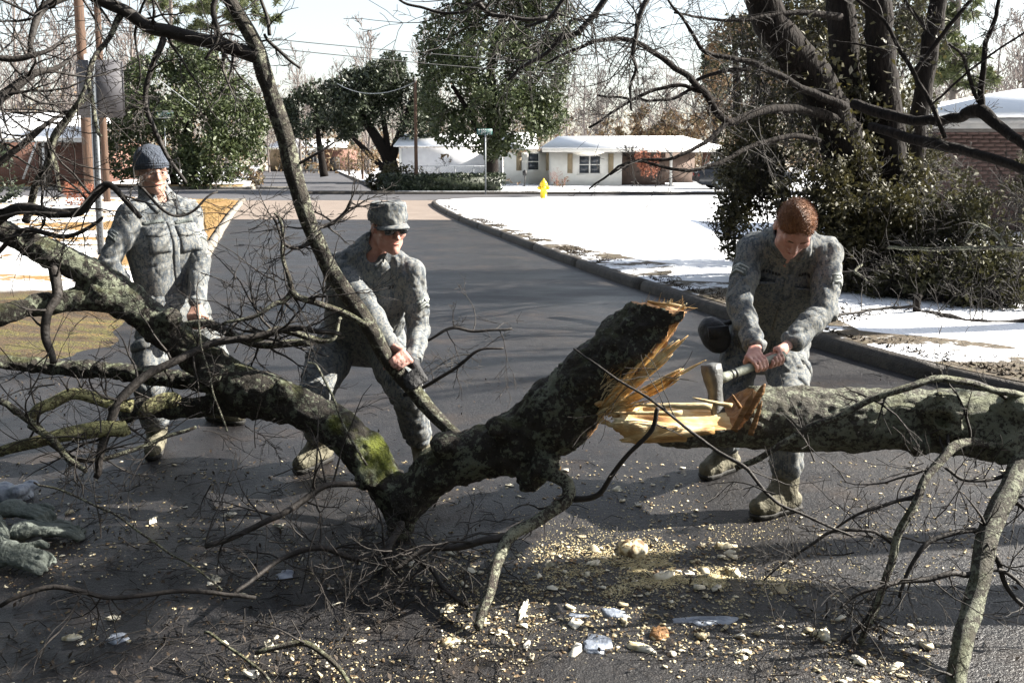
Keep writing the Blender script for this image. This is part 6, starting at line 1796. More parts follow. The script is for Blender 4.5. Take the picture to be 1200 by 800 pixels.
for a_ in [(742, 645, 0.062, 0.075, 0.03, 0.3, 'chip', 1, 'large cream slab of split wood standing out on the street below the splintered trunk', 'wood_slab', 'wood slab'),
           (778, 676, 0.05, 0.018, 0.018, 0.4, 'chip', 2, 'long pale wood piece right below the large cream slab', 'wood_slab', 'wood slab'),
           (848, 641, 0.045, 0.016, 0.016, 0.1, 'chip', 3, 'yellowish wood piece lying nearest the front boot of the ginger haired man', 'wood_slab', 'wood slab'),
           (857, 672, 0.042, 0.016, 0.02, -0.8, 'chip', 4, 'slanting pale wood piece at the right end of the sawdust', 'wood_slab', 'wood slab'),
           (752, 760, 0.05, 0.018, 0.016, -0.5, 'chip', 5, 'white rimmed chip between the ice patches near the bottom edge', 'wood_slab', 'wood slab'),
           (773, 745, 0.03, 0.026, 0.02, 0.2, 'wood_brown', 6, 'brown bark chip in front of the long ice patch', 'wood_slab', 'wood slab'),
           (963, 745, 0.03, 0.028, 0.02, 0.2, 'chip', 7, 'pale square chip in the shade below the dark crossed twigs', 'wood_slab', 'wood slab'),
           (530, 752, 0.04, 0.02, 0.014, 0.3, 'chip', 8, 'flat grey chip below the bent dark branch near the bottom', 'wood_slab', 'wood slab'),
           (613, 715, 0.012, 0.07, 0.012, -0.25, 'chip', 9, 'thin upright looking white sliver right of the bent dark branch', 'wood_slab', 'wood slab'),
           (86, 748, 0.035, 0.016, 0.012, 0.1, 'chip', 10, 'yellowish chip near the bottom left corner', 'wood_slab', 'wood slab'),
           (826, 727, 0.115, 0.03, 0.0054, 0.02, 'ice', 11, 'long bluish patch of ice on the street near the bottom edge', 'ice_patch', 'ice'),
           (699, 755, 0.055, 0.055, 0.0063, 0.1, 'ice', 12, 'squarish bluish patch of ice left of the long one', 'ice_patch', 'ice'),
           (720, 719, 0.045, 0.03, 0.0063, -0.4, 'ice', 13, 'small ice lump behind the squarish ice patch', 'ice_patch', 'ice'),
           (677, 721, 0.035, 0.016, 0.0045, 0, 'ice', 14, 'smallest thin ice flake left of the small ice lump', 'ice_patch', 'ice'),
           (335, 674, 0.035, 0.04, 0.0090, 0, 'ice', 15, 'icy lump among the twigs left of the trunk foot', 'ice_patch', 'ice'),
           (137, 749, 0.035, 0.035, 0.0063, 0.6, 'ice', 16, 'grey icy flake beside the yellowish chip at the bottom left', 'ice_patch', 'ice')]:
    slab(*a_)
lt = MB()
for _ in range(900):
    u, v_ = (nr.uniform(0, 620), nr.uniform(540, 800)) if nr.uniform() < 0.7 else (nr.uniform(300, 1200), nr.uniform(420, 800))
    g = G(u, v_, 0.006); a = nr.uniform(0, 6.28); L_ = nr.uniform(0.02, 0.16)
    lt.tube([(g.x, g.y, 0.004), (g.x + L_ * .5 * math.cos(a), g.y + L_ * .5 * math.sin(a), nr.uniform(0.006, 0.02)), (g.x + L_ * math.cos(a + .3), g.y + L_ * math.sin(a + .3), 0.005)], [0.0022, 0.002, 0.0012], 3, False)
obj('twig_litter', lt, M['twig'], kind='stuff')
ll = MB()
c = []
for _ in range(1700):
    k = nr.uniform()
    if k < 0.5: u, v_ = nr.uniform(0, 560), nr.uniform(480, 810)
    elif k < 0.75: u, v_ = nr.uniform(-40, 130), nr.uniform(380, 470)
    else: u, v_ = nr.uniform(500, 1200), nr.uniform(420, 800)
    g = G(u, v_, 0.012)
    if g.y < 6.6: c.append((g.x, g.y, 0.010))
leaves(ll, np.array(c), 0.019, nr, 0.5, 3.0)
obj('leaf_litter', ll, M['litter'], kind='stuff')
# dead grass and debris along the right kerb, dead grass blades on the left corner
gb = MB()
pts = []
for _ in range(11000):
    y = nr.uniform(4.5, 13) if nr.uniform() < 0.65 else nr.uniform(13, 22) if nr.uniform() < 0.75 else nr.uniform(22, 32)
    x = x_of(KRs, y)
    if x is None: continue
    pts.append((x + 0.16 + abs(nr.normal()) * (0.55 if y < 12 else 0.2), y, 0.128))
pts = np.array(pts)
f = fbm(pts, 1.3, 2, 77); pts = pts[f > -0.25]
leaves(gb, pts, 0.06, nr, 0.22, 0.2)
obj('kerb_debris', gb, M['litter'], kind='stuff')
gb = MB()
pts = []
for _ in range(9000):
    y = nr.uniform(12, 31); x = x_of(KLs, y, True)
    pts.append((x - 0.22 - abs(nr.normal()) * 1.0, y, 0.17))
pts = np.array(pts); f = fbm(pts, 0.9, 2, 7)
leaves(gb, pts[f > -0.35], 0.09, nr, 0.12, -0.5)
obj('dead_grass', gb, M['grass_tuft'], kind='stuff')
# ------------------------------------------------------------------ people
def ik(a, c, l1, l2, hint, who=''):
    a, c, hint = np3(a), np3(c), np3(hint)
    d = c - a
    L = np.linalg.norm(d)
    if L > l1 + l2 - 0.004:
        print('IK stretch', who, round(L, 3), 'of', l1 + l2)
        k = L / (l1 + l2 - 0.004); l1 *= k; l2 *= k
    u = d / L
    x = (l1 * l1 - l2 * l2 + L * L) / (2 * L)
    h = math.sqrt(max(l1 * l1 - x * x, 0))
    pd = hint - a; pd = pd - (pd @ u) * u
    return a + u * x + unit(pd) * h

def frame(fwd, up):
    f = unit(np3(fwd)); u = np3(up); u = unit(u - (u @ f) * f)
    r = np.cross(f, u)
    return np.array([r, f, u])          # rows: right, forward, up

def hand(S, wrist, C, B, rb, flip=1.0, k=0.006):
    """a gripping hand: palm against the bar, four fingers round it, the thumb from the palm's side.
    C: bar point, B: bar direction (towards the little finger), rb: bar radius"""
    C, B, wrist = np3(C), unit(np3(B)), np3(wrist)
    w = wrist - C; w = unit(w - (w @ B) * B)
    n = np.cross(B, w) * flip
    def at(ang, r, s): return C + B * s + (w * math.cos(ang) + n * math.sin(ang)) * r
    lens = (0.96, 1.0, 0.97, 0.86)
    fr = (0.0095, 0.0098, 0.0092, 0.0082)
    kn = []
    for i in range(4):
        s = (i - 1.5) * 0.0205
        a0 = 0.95
        R0 = rb + 0.014
        pts = [at(a0, R0 + 0.010, s)]
        # three phalanges bent round the bar
        span = min(3.6, 0.082 * lens[i] / (rb + 0.010))
        for j, fa in enumerate((0.42, 0.74, 1.0)):
            pts.append(at(a0 + span * fa, rb + 0.0095, s * (1 - 0.12 * fa)))
        kn.append(pts[0])
        for j in range(3):
            S.cap(pts[j], pts[j + 1], fr[i] * (1.08 - 0.08 * j), fr[i] * (1.0 - 0.09 * j), 0.003)
        # metacarpal from the wrist side
        S.cap(wrist + B * s * 0.55, pts[0], 0.0135, 0.0115, 0.012)
    pc = at(0.25, rb + 0.018, 0.0)
    S.cap(at(0.15, rb + 0.017, -0.022), at(0.2, rb + 0.017, 0.026), 0.0165, 0.0155, 0.012)
    # thumb: leaves the index side of the palm, lies along / over the bar the other way
    tb = wrist * 0.45 + at(-0.1, rb + 0.018, -0.034) * 0.55
    t1 = at(-0.75, rb + 0.016, -0.040)
    t2 = at(-1.5, rb + 0.011, -0.036)
    t3 = at(-2.1, rb + 0.0095, -0.026)
    S.cap(wrist, tb, 0.016, 0.0155, 0.012); S.cap(tb, t1, 0.0145, 0.012, 0.008); S.cap(t1, t2, 0.0115, 0.0105, 0.003); S.cap(t2, t3, 0.0105, 0.009, 0.003)
    return kn

def head_solid(S, c, F, sc=1.0, k=0.012):
    c = np3(c)
    def L(x, y, z): return c + (F[0] * x + F[1] * y + F[2] * z) * sc
    S.ell(L(0, -0.012, 0.032), (0.076 * sc, 0.096 * sc, 0.088 * sc), F, 0.02)
    S.ell(L(0, 0.022, -0.035), (0.062 * sc, 0.066 * sc, 0.078 * sc), F, 0.03)
    S.cap(L(-0.038, 0.03, -0.078), L(0, 0.072, -0.098), 0.024 * sc, 0.019 * sc, 0.025)
    S.cap(L(0.038, 0.03, -0.078), L(0, 0.072, -0.098), 0.024 * sc, 0.019 * sc, 0.025)
    S.ell(L(-0.045, 0.058, -0.022), (0.022 * sc, 0.02 * sc, 0.018 * sc), F, 0.02)
    S.ell(L(0.045, 0.058, -0.022), (0.022 * sc, 0.02 * sc, 0.018 * sc), F, 0.02)
    S.cap(L(-0.04, 0.072, 0.026), L(0.04, 0.072, 0.026), 0.0135 * sc, None, 0.014)
    for s in (-1, 1):
        S.ell(L(0.033 * s, 0.094, 0.004), (0.019 * sc, 0.016 * sc, 0.0125 * sc), F, 0.012, cut=True)
        S.ell(L(0.032 * s, 0.071, 0.003), (0.0135 * sc, 0.0135 * sc, 0.0115 * sc), F, 0.004)
    S.cap(L(0, 0.083, 0.016), L(0, 0.106, -0.028), 0.0085 * sc, 0.0125 * sc, 0.010)
    for s in (-1, 1): S.ell(L(0.0125 * s, 0.094, -0.031), (0.0095 * sc, 0.011 * sc, 0.0085 * sc), F, 0.006)
    S.cap(L(-0.019, 0.082, -0.058), L(0.019, 0.082, -0.058), 0.0075 * sc, None, 0.006)
    S.cap(L(-0.017, 0.080, -0.070), L(0.017, 0.080, -0.070), 0.0085 * sc, None, 0.006)
    S.cap(L(-0.024, 0.091, -0.0635), L(0.024, 0.091, -0.0635), 0.0025 * sc, None, 0.003, cut=True)
    for s in (-1, 1):
        S.ell(L(0.078 * s, -0.008, -0.004), (0.0085 * sc, 0.019 * sc, 0.031 * sc), F, 0.006)
        S.ell(L(0.087 * s, -0.004, -0.002), (0.006 * sc, 0.010 * sc, 0.017 * sc), F, 0.004, cut=True)
    return L

def folds(v, n, seed, amp):
    """cloth folds: sharp creases between soft swells, pushed along the surface normal"""
    v0 = v; v = np.stack([v[:, 0] * 0.8 + v[:, 2] * 0.6, v[:, 1], v[:, 2] * 0.8 - v[:, 0] * 0.6], axis=1)
    w = v + 0.06 * np.stack([noise3(v, 6, seed + i) for i in range(3)], axis=1)
    a = noise3(w * np.array([0.7, 0.7, 1.5]), 10, seed + 5)
    b = noise3(w * np.array([1.4, 1.4, 0.7]), 15, seed + 6)
    c = noise3(v, 5, seed + 7)
    d = noise3(w, 30, seed + 8)
    cr = -np.exp(-(a / 0.14) ** 2) - 0.7 * np.exp(-(b / 0.16) ** 2) + 0.5 * np.exp(-((a - 0.3) / 0.15) ** 2)
    return v0 + n * (amp * (0.75 * cr + 0.45 * c + 0.15 * d + 0.4))[:, None]

def cloth_obj(name, S, m, parent, seed, amp, label=None, core=None):
    v, q = S.mesh()
    v = relax(v, q, 1)
    n = vnormals(v, q)
    if core is not None:                                   # smoother over the trunk than along the sleeves
        a_, b_ = core; ab = b_ - a_
        t_ = np.clip(((v - a_) @ ab) / (ab @ ab), -0.3, 1.1)
        dd = np.linalg.norm(v - a_ - t_[:, None] * ab, axis=1)
        amp = amp * np.clip((dd - 0.12) / 0.09, 0.3, 1.0)
    v = folds(v, n, seed, amp)
    o = obj(name, MB().add(v, q), m, parent, True, label)
    return o, BVHTree.FromPolygons([tuple(x) for x in v], [tuple(x) for x in q])

def patch(name, bvh, c, out, up, w, h, th, m, parent, nx=7, ny=7, shape=None, label=None, back=0.25):
    """a flat piece (pocket, tape, flap, stripe) laid onto the cloth: rays go from c along -out"""
    c, out = np3(c), unit(np3(out)); up = np3(up); up = unit(up - (up @ out) * out); rt = np.cross(up, out)
    top = np.zeros((ny, nx, 3)); miss = 0; back = min(back, 0.12); last = None
    for j in range(ny):
        for i in range(nx):
            x, y = (i / (nx - 1) - 0.5) * w, (j / (ny - 1) - 0.5) * h
            if shape: x, y = shape(x, y)
            p = c + rt * x + up * y
            hit = bvh.ray_cast(Vector(p + out * back), Vector(-out), back * 2.2)
            if hit[0] is not None and last is not None and abs((np3(hit[0]) - last) @ out) > 0.035 + 0.5 * max(w, h) / min(nx, ny): hit = (None,)
            if hit[0] is None:
                miss += 1
                top[j, i] = p if last is None else p + out * ((last - p) @ out)
            else:
                last = np3(hit[0])
                nn = np3(hit[1]); nn = nn if nn @ out > 0 else -nn
                e = (i in (0, nx - 1) or j in (0, ny - 1))
                top[j, i] = np3(hit[0]) + nn * th * (0.6 if e else 1.0)
    if miss > 0.25 * nx * ny: return None
    low = top - out * (th + 0.006)
    v = np.concatenate([top.reshape(-1, 3), low.reshape(-1, 3)])
    q = [(j * nx + i, j * nx + i + 1, (j + 1) * nx + i + 1, (j + 1) * nx + i) for j in range(ny - 1) for i in range(nx - 1)]
    K = nx * ny
    ring = [i for i in range(nx)] + [j * nx + nx - 1 for j in range(1, ny)] + [(ny - 1) * nx + i for i in range(nx - 2, -1, -1)] + [j * nx for j in range(ny - 2, 0, -1)]
    q += [(ring[(k + 1) % len(ring)], ring[k], ring[k] + K, ring[(k + 1) % len(ring)] + K) for k in range(len(ring))]
    return obj(name, MB().add(v, q), m, parent, False, label)

def boot(parent, toe_px, d, ankle_up, label=None):
    """a lace-up boot standing on the street; returns the ankle point"""
    g = G(*toe_px); d = Vector((d[0], d[1], 0)).normalized(); sdv = Vector((-d.y, d.x, 0))
    toe = g - d * 0.045; heel = g - d * 0.255; ank = g - d * 0.205 + Vector((0, 0, 0.115))
    S = Solid((min(toe.x, heel.x) - 0.12, min(toe.y, heel.y) - 0.12, 0.0), (max(toe.x, heel.x) + 0.12, max(toe.y, heel.y) + 0.12, 0.36), 0.006)
    up = Vector((0, 0, 1))
    S.cap(toe + up * 0.05, g - d * 0.10 + up * 0.056, 0.044, 0.047, 0.02)
    S.cap(g - d * 0.10 + up * 0.056, heel + up * 0.055, 0.046, 0.043, 0.02)
    S.cap(g - d * 0.11 + up * 0.07, ank + up * 0.03, 0.042, 0.05, 0.03)
    S.cap(heel + d * 0.045 + up * 0.06, ank + up * 0.05, 0.045, 0.052, 0.02)
    S.cap(ank, Vector(ankle_up), 0.055, 0.058, 0.02)
    S.keep(lambda x, y, z: 0.022 - z)
    v, q = S.mesh(); v = relax(v, q, 1); n = vnormals(v, q)
    v = v + n * (0.003 * fbm(v, 26, 2, 3))[:, None]
    b = obj('boot', MB().add(v, q), M['boot'], parent, True, label)
    S = Solid((min(toe.x, heel.x) - 0.12, min(toe.y, heel.y) - 0.12, -0.06), (max(toe.x, heel.x) + 0.12, max(toe.y, heel.y) + 0.12, 0.09), 0.006)
    S.cap(toe + up * 0.03, g - d * 0.09 + up * 0.03, 0.047, 0.05, 0.01); S.cap(g - d * 0.09 + up * 0.03, heel + up * 0.03, 0.044, 0.046, 0.01)
    S.keep(lambda x, y, z: np.maximum(z - 0.028, 0.002 - z))
    v, q = S.mesh()
    obj('sole', MB().add(v, q), M['sole'], b, True)
    lm = MB()
    for i in range(5):
        f = 0.085 + 0.022 * i
        c = g - d * f + up * (0.099 + 0.012 * i)
        lm.tube([c - sdv * 0.022 - up * 0.008, c + up * 0.004, c + sdv * 0.022 - up * 0.008], [0.003] * 3, 4)
    tag(obj('laces', lm, M['sole'], b), kind='stuff')
    return np3(ank)

def person(name_label, J, seed, group='men in grey green camouflage clearing the fallen tree'):
    gp = G(*J['toeR'][0])
    t = thing('person', name_label, 'person', (gp.x, gp.y, 0), group)
    P = {k: np3(W(*J[k])) for k in ('neck', 'shR', 'shL', 'wrR', 'wrL', 'hipR', 'hipL')}
    head = np3(W(*J['head']))
    F = frame(J['fwd'], J['up'])
    dn_ = P['neck'] - head; L_ = np.linalg.norm(dn_); P['neck'] = head + dn_ * min(1.0, 0.178 / L_)
    print(name_label[:30], 'shoulder', round(float(np.linalg.norm(P['shR'] - P['shL'])), 3), 'trunk', round(float(np.linalg.norm((P['hipR'] + P['hipL']) / 2 - P['neck'])), 3), 'headz', round(float(head[2]), 2), 'neck-head', round(float(np.linalg.norm(head - P['neck'])), 3))
    L1, L2, A1, A2 = 0.445, 0.43, 0.295, 0.262
    ank = {}
    for s in 'RL':
        g = G(*J['toe' + s][0]); d = Vector((*J['toe' + s][1], 0)).normalized()
        a0 = np3(g - d * 0.205) + np.array([0, 0, 0.115])
        kn = ik(P['hip' + s], a0, L1, L2 - 0.03, W(*J['kn' + s]), 'leg' + s)
        up = a0 + unit(kn - a0) * 0.16
        boot(t, J['toe' + s][0], J['toe' + s][1], up)
        ank[s] = a0; P['kn' + s] = kn; P['bt' + s] = up
        P['el' + s] = np3(W(*J['el' + s])) if s in J.get('fix', '') else ik(P['sh' + s], P['wr' + s], A1, A2, W(*J['el' + s]), 'arm' + s)
    pelvis = (P['hipR'] + P['hipL']) / 2
    chest = (P['shR'] + P['shL']) / 2 * 0.72 + pelvis * 0.28
    shm = (P['shR'] + P['shL']) / 2
    spine = unit(shm - pelvis)
    side = unit(P['shL'] - P['shR']); front = unit(np.cross(side, spine)) * -1
    fwdH = np3(J['fwd'])
    if front @ np.array([fwdH[0], fwdH[1], min(fwdH[2], 0)]) < 0: front = -front
    allp = np.array(list(P.values()) + [head] + [np3(W(*g[0])) for g in J['grip'].values()])
    lo, hi = allp.min(0) - 0.2, allp.max(0) + 0.2
    # --- the body: one continuous skin
    S = Solid((lo[0], lo[1], 0.03), (hi[0], hi[1], hi[2]), 0.0062)
    Lh = head_solid(S, head, F, J.get('hs', 1.0))
    nb = P['neck']
    S.cap(Lh(0, -0.03, -0.05), nb, 0.054, 0.06, 0.025)
    S.cap(nb, chest, 0.07, 0.11, 0.04); S.cap(chest, pelvis, 0.11, 0.10, 0.04)
    S.cap(P['shR'], P['shL'], 0.05, None, 0.04)
    for s in 'RL':
        S.cap(P['sh' + s], P['el' + s], 0.046, 0.038, 0.02); S.cap(P['el' + s], P['wr' + s], 0.038, 0.025, 0.015)
        S.cap(P['hip' + s], P['kn' + s], 0.075, 0.052, 0.03); S.cap(P['kn' + s], ank[s] + np.array([0, 0, 0.02]), 0.05, 0.034, 0.02)
        c, B, rb, fl = J['grip'][s]
        hand(S, P['wr' + s], W(*c), B, rb, fl)
    v, q = S.mesh(); v = relax(v, q, 1, 0.35)
    # keep only what can show: face, neck, hands, and what joins them
    obj('body', MB().add(v, q), J['skin'], t, True)
    # --- jacket
    S = Solid((lo[0] - 0.05, lo[1] - 0.05, max(0.0, pelvis[2] - 0.35)), (hi[0] + 0.05, hi[1] + 0.05, hi[2]), 0.0075)
    wv = side * 0.085; ft_ = J.get('fat', 1.0)
    S.cap(pelvis + wv * 0.75 + spine * 0.05, chest + wv * 0.9, 0.118 * ft_, 0.128 * ft_, 0.05)
    S.cap(pelvis - wv * 0.75 + spine * 0.05, chest - wv * 0.9, 0.118 * ft_, 0.128 * ft_, 0.05)
    S.cap(pelvis + wv * 0.8 - spine * 0.06, pelvis - wv * 0.8 - spine * 0.06, 0.125, None, 0.04)
    S.cap(chest + wv * 0.8, chest - wv * 0.8, 0.125, None, 0.05)
    S.cap(P['shR'] - spine * 0.015, P['shL'] - spine * 0.015, 0.062, None, 0.05)
    S.cap(chest, nb - spine * 0.035, 0.11, 0.072, 0.05)
    for s in 'RL':
        S.cap(nb - front * 0.015, P['sh' + s] * 0.85 + nb * 0.15, 0.062, 0.058, 0.05)
    S.ell((P['shR'] + P['shL']) / 2 - front * 0.03, (0.13, 0.10, 0.10), np.array([side, front, spine]), 0.05)
    for s in 'RL':
        sh, el, wr = P['sh' + s], P['el' + s], P['wr' + s]
        mid = (sh + el) / 2
        S.cap(sh, mid, 0.068, 0.062, 0.03); S.cap(mid, el, 0.062, 0.055, 0.015)
        m2 = el * 0.55 + wr * 0.45; ce = wr - unit(wr - el) * 0.022
        S.cap(el, m2, 0.055, 0.052, 0.012); S.cap(m2, ce, 0.052, 0.043, 0.012)
        S.cap(ce - unit(wr - el) * 0.035, ce, 0.046, 0.047, 0.005)
    # collar and open neck
    nd = unit(Lh(0, -0.03, -0.06) - nb)
    S.cap(nb - nd * 0.02, nb + nd * 0.065 - front * 0.012, 0.083, 0.078, 0.02)
    S.cap(nb - nd * 0.03, nb + nd * 0.14, 0.064, 0.068, 0.006, cut=True)
    if J.get('open', 1): S.cap(nb + front * 0.05 - nd * 0.055, nb + front * 0.10 + nd * 0.075, 0.016, 0.036, 0.01, cut=True)
    jk, bvh = cloth_obj('jacket', S, J['cloth'], t, seed, 0.0085, core=(pelvis, chest))
    # undershirt filling the open neck
    S = Solid(nb - 0.2, nb + 0.2, 0.006)
    S.cap(nb - nd * 0.10, nb - nd * 0.0, 0.085, 0.066, 0.02)
    v, q = S.mesh(); obj('undershirt', MB().add(v, q), M['tee'], t, True)
    # collar flaps, pockets, tapes, placket
    cc = chest + front * 0.1
    for sgn in (-1, 1):
        patch('collar', bvh, nb + side * sgn * 0.062 + front * 0.06 - nd * 0.03, front + side * sgn * 0.35, nd + side * sgn * 0.25, 0.055, 0.085, 0.009, J['cloth'], jk, 6, 6, shape=lambda x, y, g_=sgn: (x + g_ * 0.25 * (y - 0.04), y))
        pc = chest + side * sgn * 0.085 + spine * 0.02 + front * 0.1
        pk = patch('chest_pocket', bvh, pc, front, spine, 0.115, 0.135, 0.006, J['cloth'], jk)
        patch('pocket_flap', bvh, pc + spine * 0.055, front, spine, 0.122, 0.05, 0.011, J['cloth'], jk, shape=lambda x, y: (x, y - 0.012 * (1 - abs(x) / 0.06) * (1 if y < 0 else 0)))
        patch('name_tape', bvh, pc + spine * 0.098, front, spine, 0.112, 0.02, 0.004, M['tape'], jk, 9, 3)
        for i in range(7):
            patch('tape_letter', bvh, pc + spine * 0.098 + side * (i - 3) * 0.0135, front, spine, 0.008, 0.011, 0.0058, M['black'], jk, 2, 2)
    patch('placket', bvh, chest + front * 0.1 - spine * 0.06, front, spine, 0.035, 0.36, 0.005, J['cloth'], jk, 4, 24)
    # rank stripes on both sleeves
    for s in J['rank']:
        sh, el = P['sh' + s], P['el' + s]
        ad = unit(el - sh); out = np3(J['rank'][s]); out = unit(out - (out @ ad) * ad)
        c = sh + ad * 0.14
        patch('rank_patch', bvh, c + out * 0.06, out, -ad, 0.085, 0.062, 0.003, M['tape'], jk, 7, 5, shape=lambda x, y: (x, y - abs(x) * 0.5))
        for i in range(3):
            patch('rank_stripe', bvh, c + out * 0.06 + ad * (0.018 * i - 0.018), out, -ad, 0.086 - 0.012 * i, 0.007, 0.0055, M['pale_thread'], jk, 9, 2, shape=lambda x, y: (x, y - abs(x) * 0.5))
        patch('rank_star', bvh, c + out * 0.06 - ad * 0.006, out, -ad, 0.017, 0.017, 0.007, M['pale_thread'], jk, 5, 5, shape=lambda x, y: (x * math.sqrt(max(0, 1 - (y / 0.0085) ** 2 * 0.5)), y * math.sqrt(max(0, 1 - (x / 0.0085) ** 2 * 0.5))))
    # --- trousers
    S = Solid((lo[0] - 0.08, min(lo[1], min(ank['R'][1], ank['L'][1]) - 0.2), 0.05), (hi[0] + 0.1, max(hi[1], max(ank['R'][1], ank['L'][1]) + 0.2), pelvis[2] + 0.22), 0.0078)
    S.cap(P['hipR'], P['hipL'], 0.115, None, 0.05); S.cap(pelvis, pelvis + spine * 0.1, 0.12, 0.12, 0.05)
    for s in 'RL':
        hp_, kn, an = P['hip' + s], P['kn' + s], ank[s]
        md = (hp_ + kn) / 2
        lf = J.get('legfat', 1.0)
        S.cap(hp_, md, 0.102 * lf, 0.092 * lf, 0.04); S.cap(md, kn, 0.092 * lf, 0.074 * lf, 0.02)
        c2 = kn * 0.5 + an * 0.5; lowp = an + unit(kn - an) * 0.115
        S.cap(kn, c2, 0.076, 0.072, 0.03); S.cap(c2, lowp, 0.072, 0.074, 0.02); S.cap(lowp, lowp - unit(kn - an) * 0.025, 0.074, 0.06, 0.01)
    tr, bvt = cloth_obj('trousers', S, J['cloth'], t, seed + 40, 0.0095)
    for s in 'RL':
        hp_, kn = P['hip' + s], P['kn' + s]
        od = side * (1 if s == 'L' else -1) + front * 0.3
        patch('cargo_pocket', bvt, hp_ * 0.42 + kn * 0.58, od, hp_ - kn, 0.15, 0.17, 0.012, J['cloth'], tr)
        patch('pocket_flap', bvt, hp_ * 0.55 + kn * 0.45, od, hp_ - kn, 0.155, 0.05, 0.018, J['cloth'], tr)
    return t, P, Lh, F, head, front, side, spine, bvh

M['tape'] = mat('dark grey tape', [(0.10, 0.115, 0.11), (0.14, 0.155, 0.15)], 60, 0.9)
M['pale_thread'] = mat('pale grey thread', [(0.42, 0.44, 0.42), (0.5, 0.52, 0.5)], 60, 0.8)

def headpiece(name, c, F, m, parent, build, h=0.005, amp=0.0, seed=0, box=0.22, smooth=True):
    S = Solid(np3(c) - box, np3(c) + box, h)
    build(S)
    v, q = S.mesh(); v = relax(v, q, 1)
    if amp:
        v = v + vnormals(v, q) * (amp * fbm(v, 30, 2, seed))[:, None]
    return obj(name, MB().add(v, q), m, parent, smooth)

def plane_keep(S, c, F, fn):
    """cut in head coordinates: fn(x, y, z) <= 0 stays"""
    c = np3(c)
    def g(X_, Y_, Z_):
        p = (X_ - c[0], Y_ - c[1], Z_ - c[2])
        l = [F[j][0] * p[0] + F[j][1] * p[1] + F[j][2] * p[2] for j in range(3)]
        return fn(*l)
    S.keep(g, 0.004)

def face_bits(t, Lh, F, hs, eyes=True, brow='brow'):
    for s in (-1, 1):
        if eyes:
            obj('eye', MB().lathe(Lh(0.032 * s, 0.0815, 0.002), F[1], [(0.0, 0.007), (0.0022, 0.0055), (0.0032, 0.002)], 10), M['eye'], t, True)
        obj('eyebrow', MB().tube([Lh(0.014 * s, 0.0875, 0.0215), Lh(0.032 * s, 0.0855, 0.026), Lh(0.050 * s, 0.072, 0.020)], [0.0035, 0.0042, 0.0025], 6), M[brow], t, True)
    obj('lips', MB().tube([Lh(-0.022, 0.0825, -0.064), Lh(-0.008, 0.0905, -0.0605), Lh(0, 0.0895, -0.062), Lh(0.008, 0.0905, -0.0605), Lh(0.022, 0.0825, -0.064)], [0.002, 0.0045, 0.004, 0.0045, 0.002], 6), M['lip'], t, True)

EAST, NORTH = np.array([1.0, 0, 0]), np.array([0, 1.0, 0])
# ---- man in the knit cap, left
J1 = dict(head=(178, 200, 4.86), fwd=(0.62, -0.72, -0.16), up=(0.05, -0.12, 1), neck=(184, 234, 4.93), shR=(154, 252, 4.78), shL=(221, 250, 5.02), hs=0.97,
          elR=(136, 305, 4.66), wrR=(160, 358, 4.62), elL=(240, 305, 4.98), wrL=(231, 356, 4.78), hipR=(183, 362, 4.86), hipL=(220, 364, 5.04),
          knR=(172, 445, 4.55), knL=(262, 405, 4.80), toeR=((178, 541), (0.25, -1)), toeL=((286, 498), (0.9, -0.42)),
          grip=dict(R=((166, 378, 4.58), (0.75, 0.3, -0.5), 0.03, 1), L=((231, 378, 4.72), (-0.9, 0.2, -0.1), 0.024, -1)),
          rank=dict(R=(-0.55, -0.9, 0.1), L=(0.8, -0.6, 0)), skin=M['skin'], cloth=M['camo'])
t1 = person('man in a slate knit cap standing left behind the fallen limb, gripping a branch', J1, 11)
t, P, Lh, F, hd_, front, side, spine, bvh = t1
face_bits(t, Lh, F, 0.97)
def bn(S):
    S.ell(Lh(0, -0.014, 0.05), (0.087, 0.107, 0.095), F, 0.01)
    plane_keep(S, hd_, F, lambda x, y, z: (0.012 + 0.22 * y) - z)
    S.ell(Lh(0, -0.012, 0.03), (0.078, 0.098, 0.09), F, 0.004, cut=True)
kc = headpiece('knit_cap', hd_, F, M['beanie'], t, bn, 0.005, 0.003, 5)
mb = MB()
th_ = np.linspace(0, 2 * math.pi, 41)
for r0, dz in ((0.0, 0.0), (0.0025, 0.012), (0.0, 0.024)):
    mb.tube([Lh((0.084 + r0) * math.cos(a), -0.014 + (0.104 + r0) * math.sin(a), 0.016 + dz + 0.22 * (-0.014 + 0.104 * math.sin(a))) for a in th_], np.full(41, 0.009), 8, False)
obj('cap_band', mb, M['beanie'], kc, True)
gl = MB()
for s in (-1, 1):
    gl.tube([Lh(0.033 * s + 0.021 * math.cos(a), 0.096, 0.001 + 0.014 * math.sin(a)) for a in np.linspace(0, 2 * math.pi, 17)], np.full(17, 0.0013), 5, False)
    gl.tube([Lh(0.054 * s, 0.095, 0.004), Lh(0.078 * s, 0.03, 0.008), Lh(0.08 * s, -0.01, 0.004)], [0.0013] * 3, 5)
gl.tube([Lh(-0.012, 0.098, 0.004), Lh(0, 0.101, 0.006), Lh(0.012, 0.098, 0.004)], [0.0013] * 3, 5)
obj('spectacles', gl, M['wire'], t)
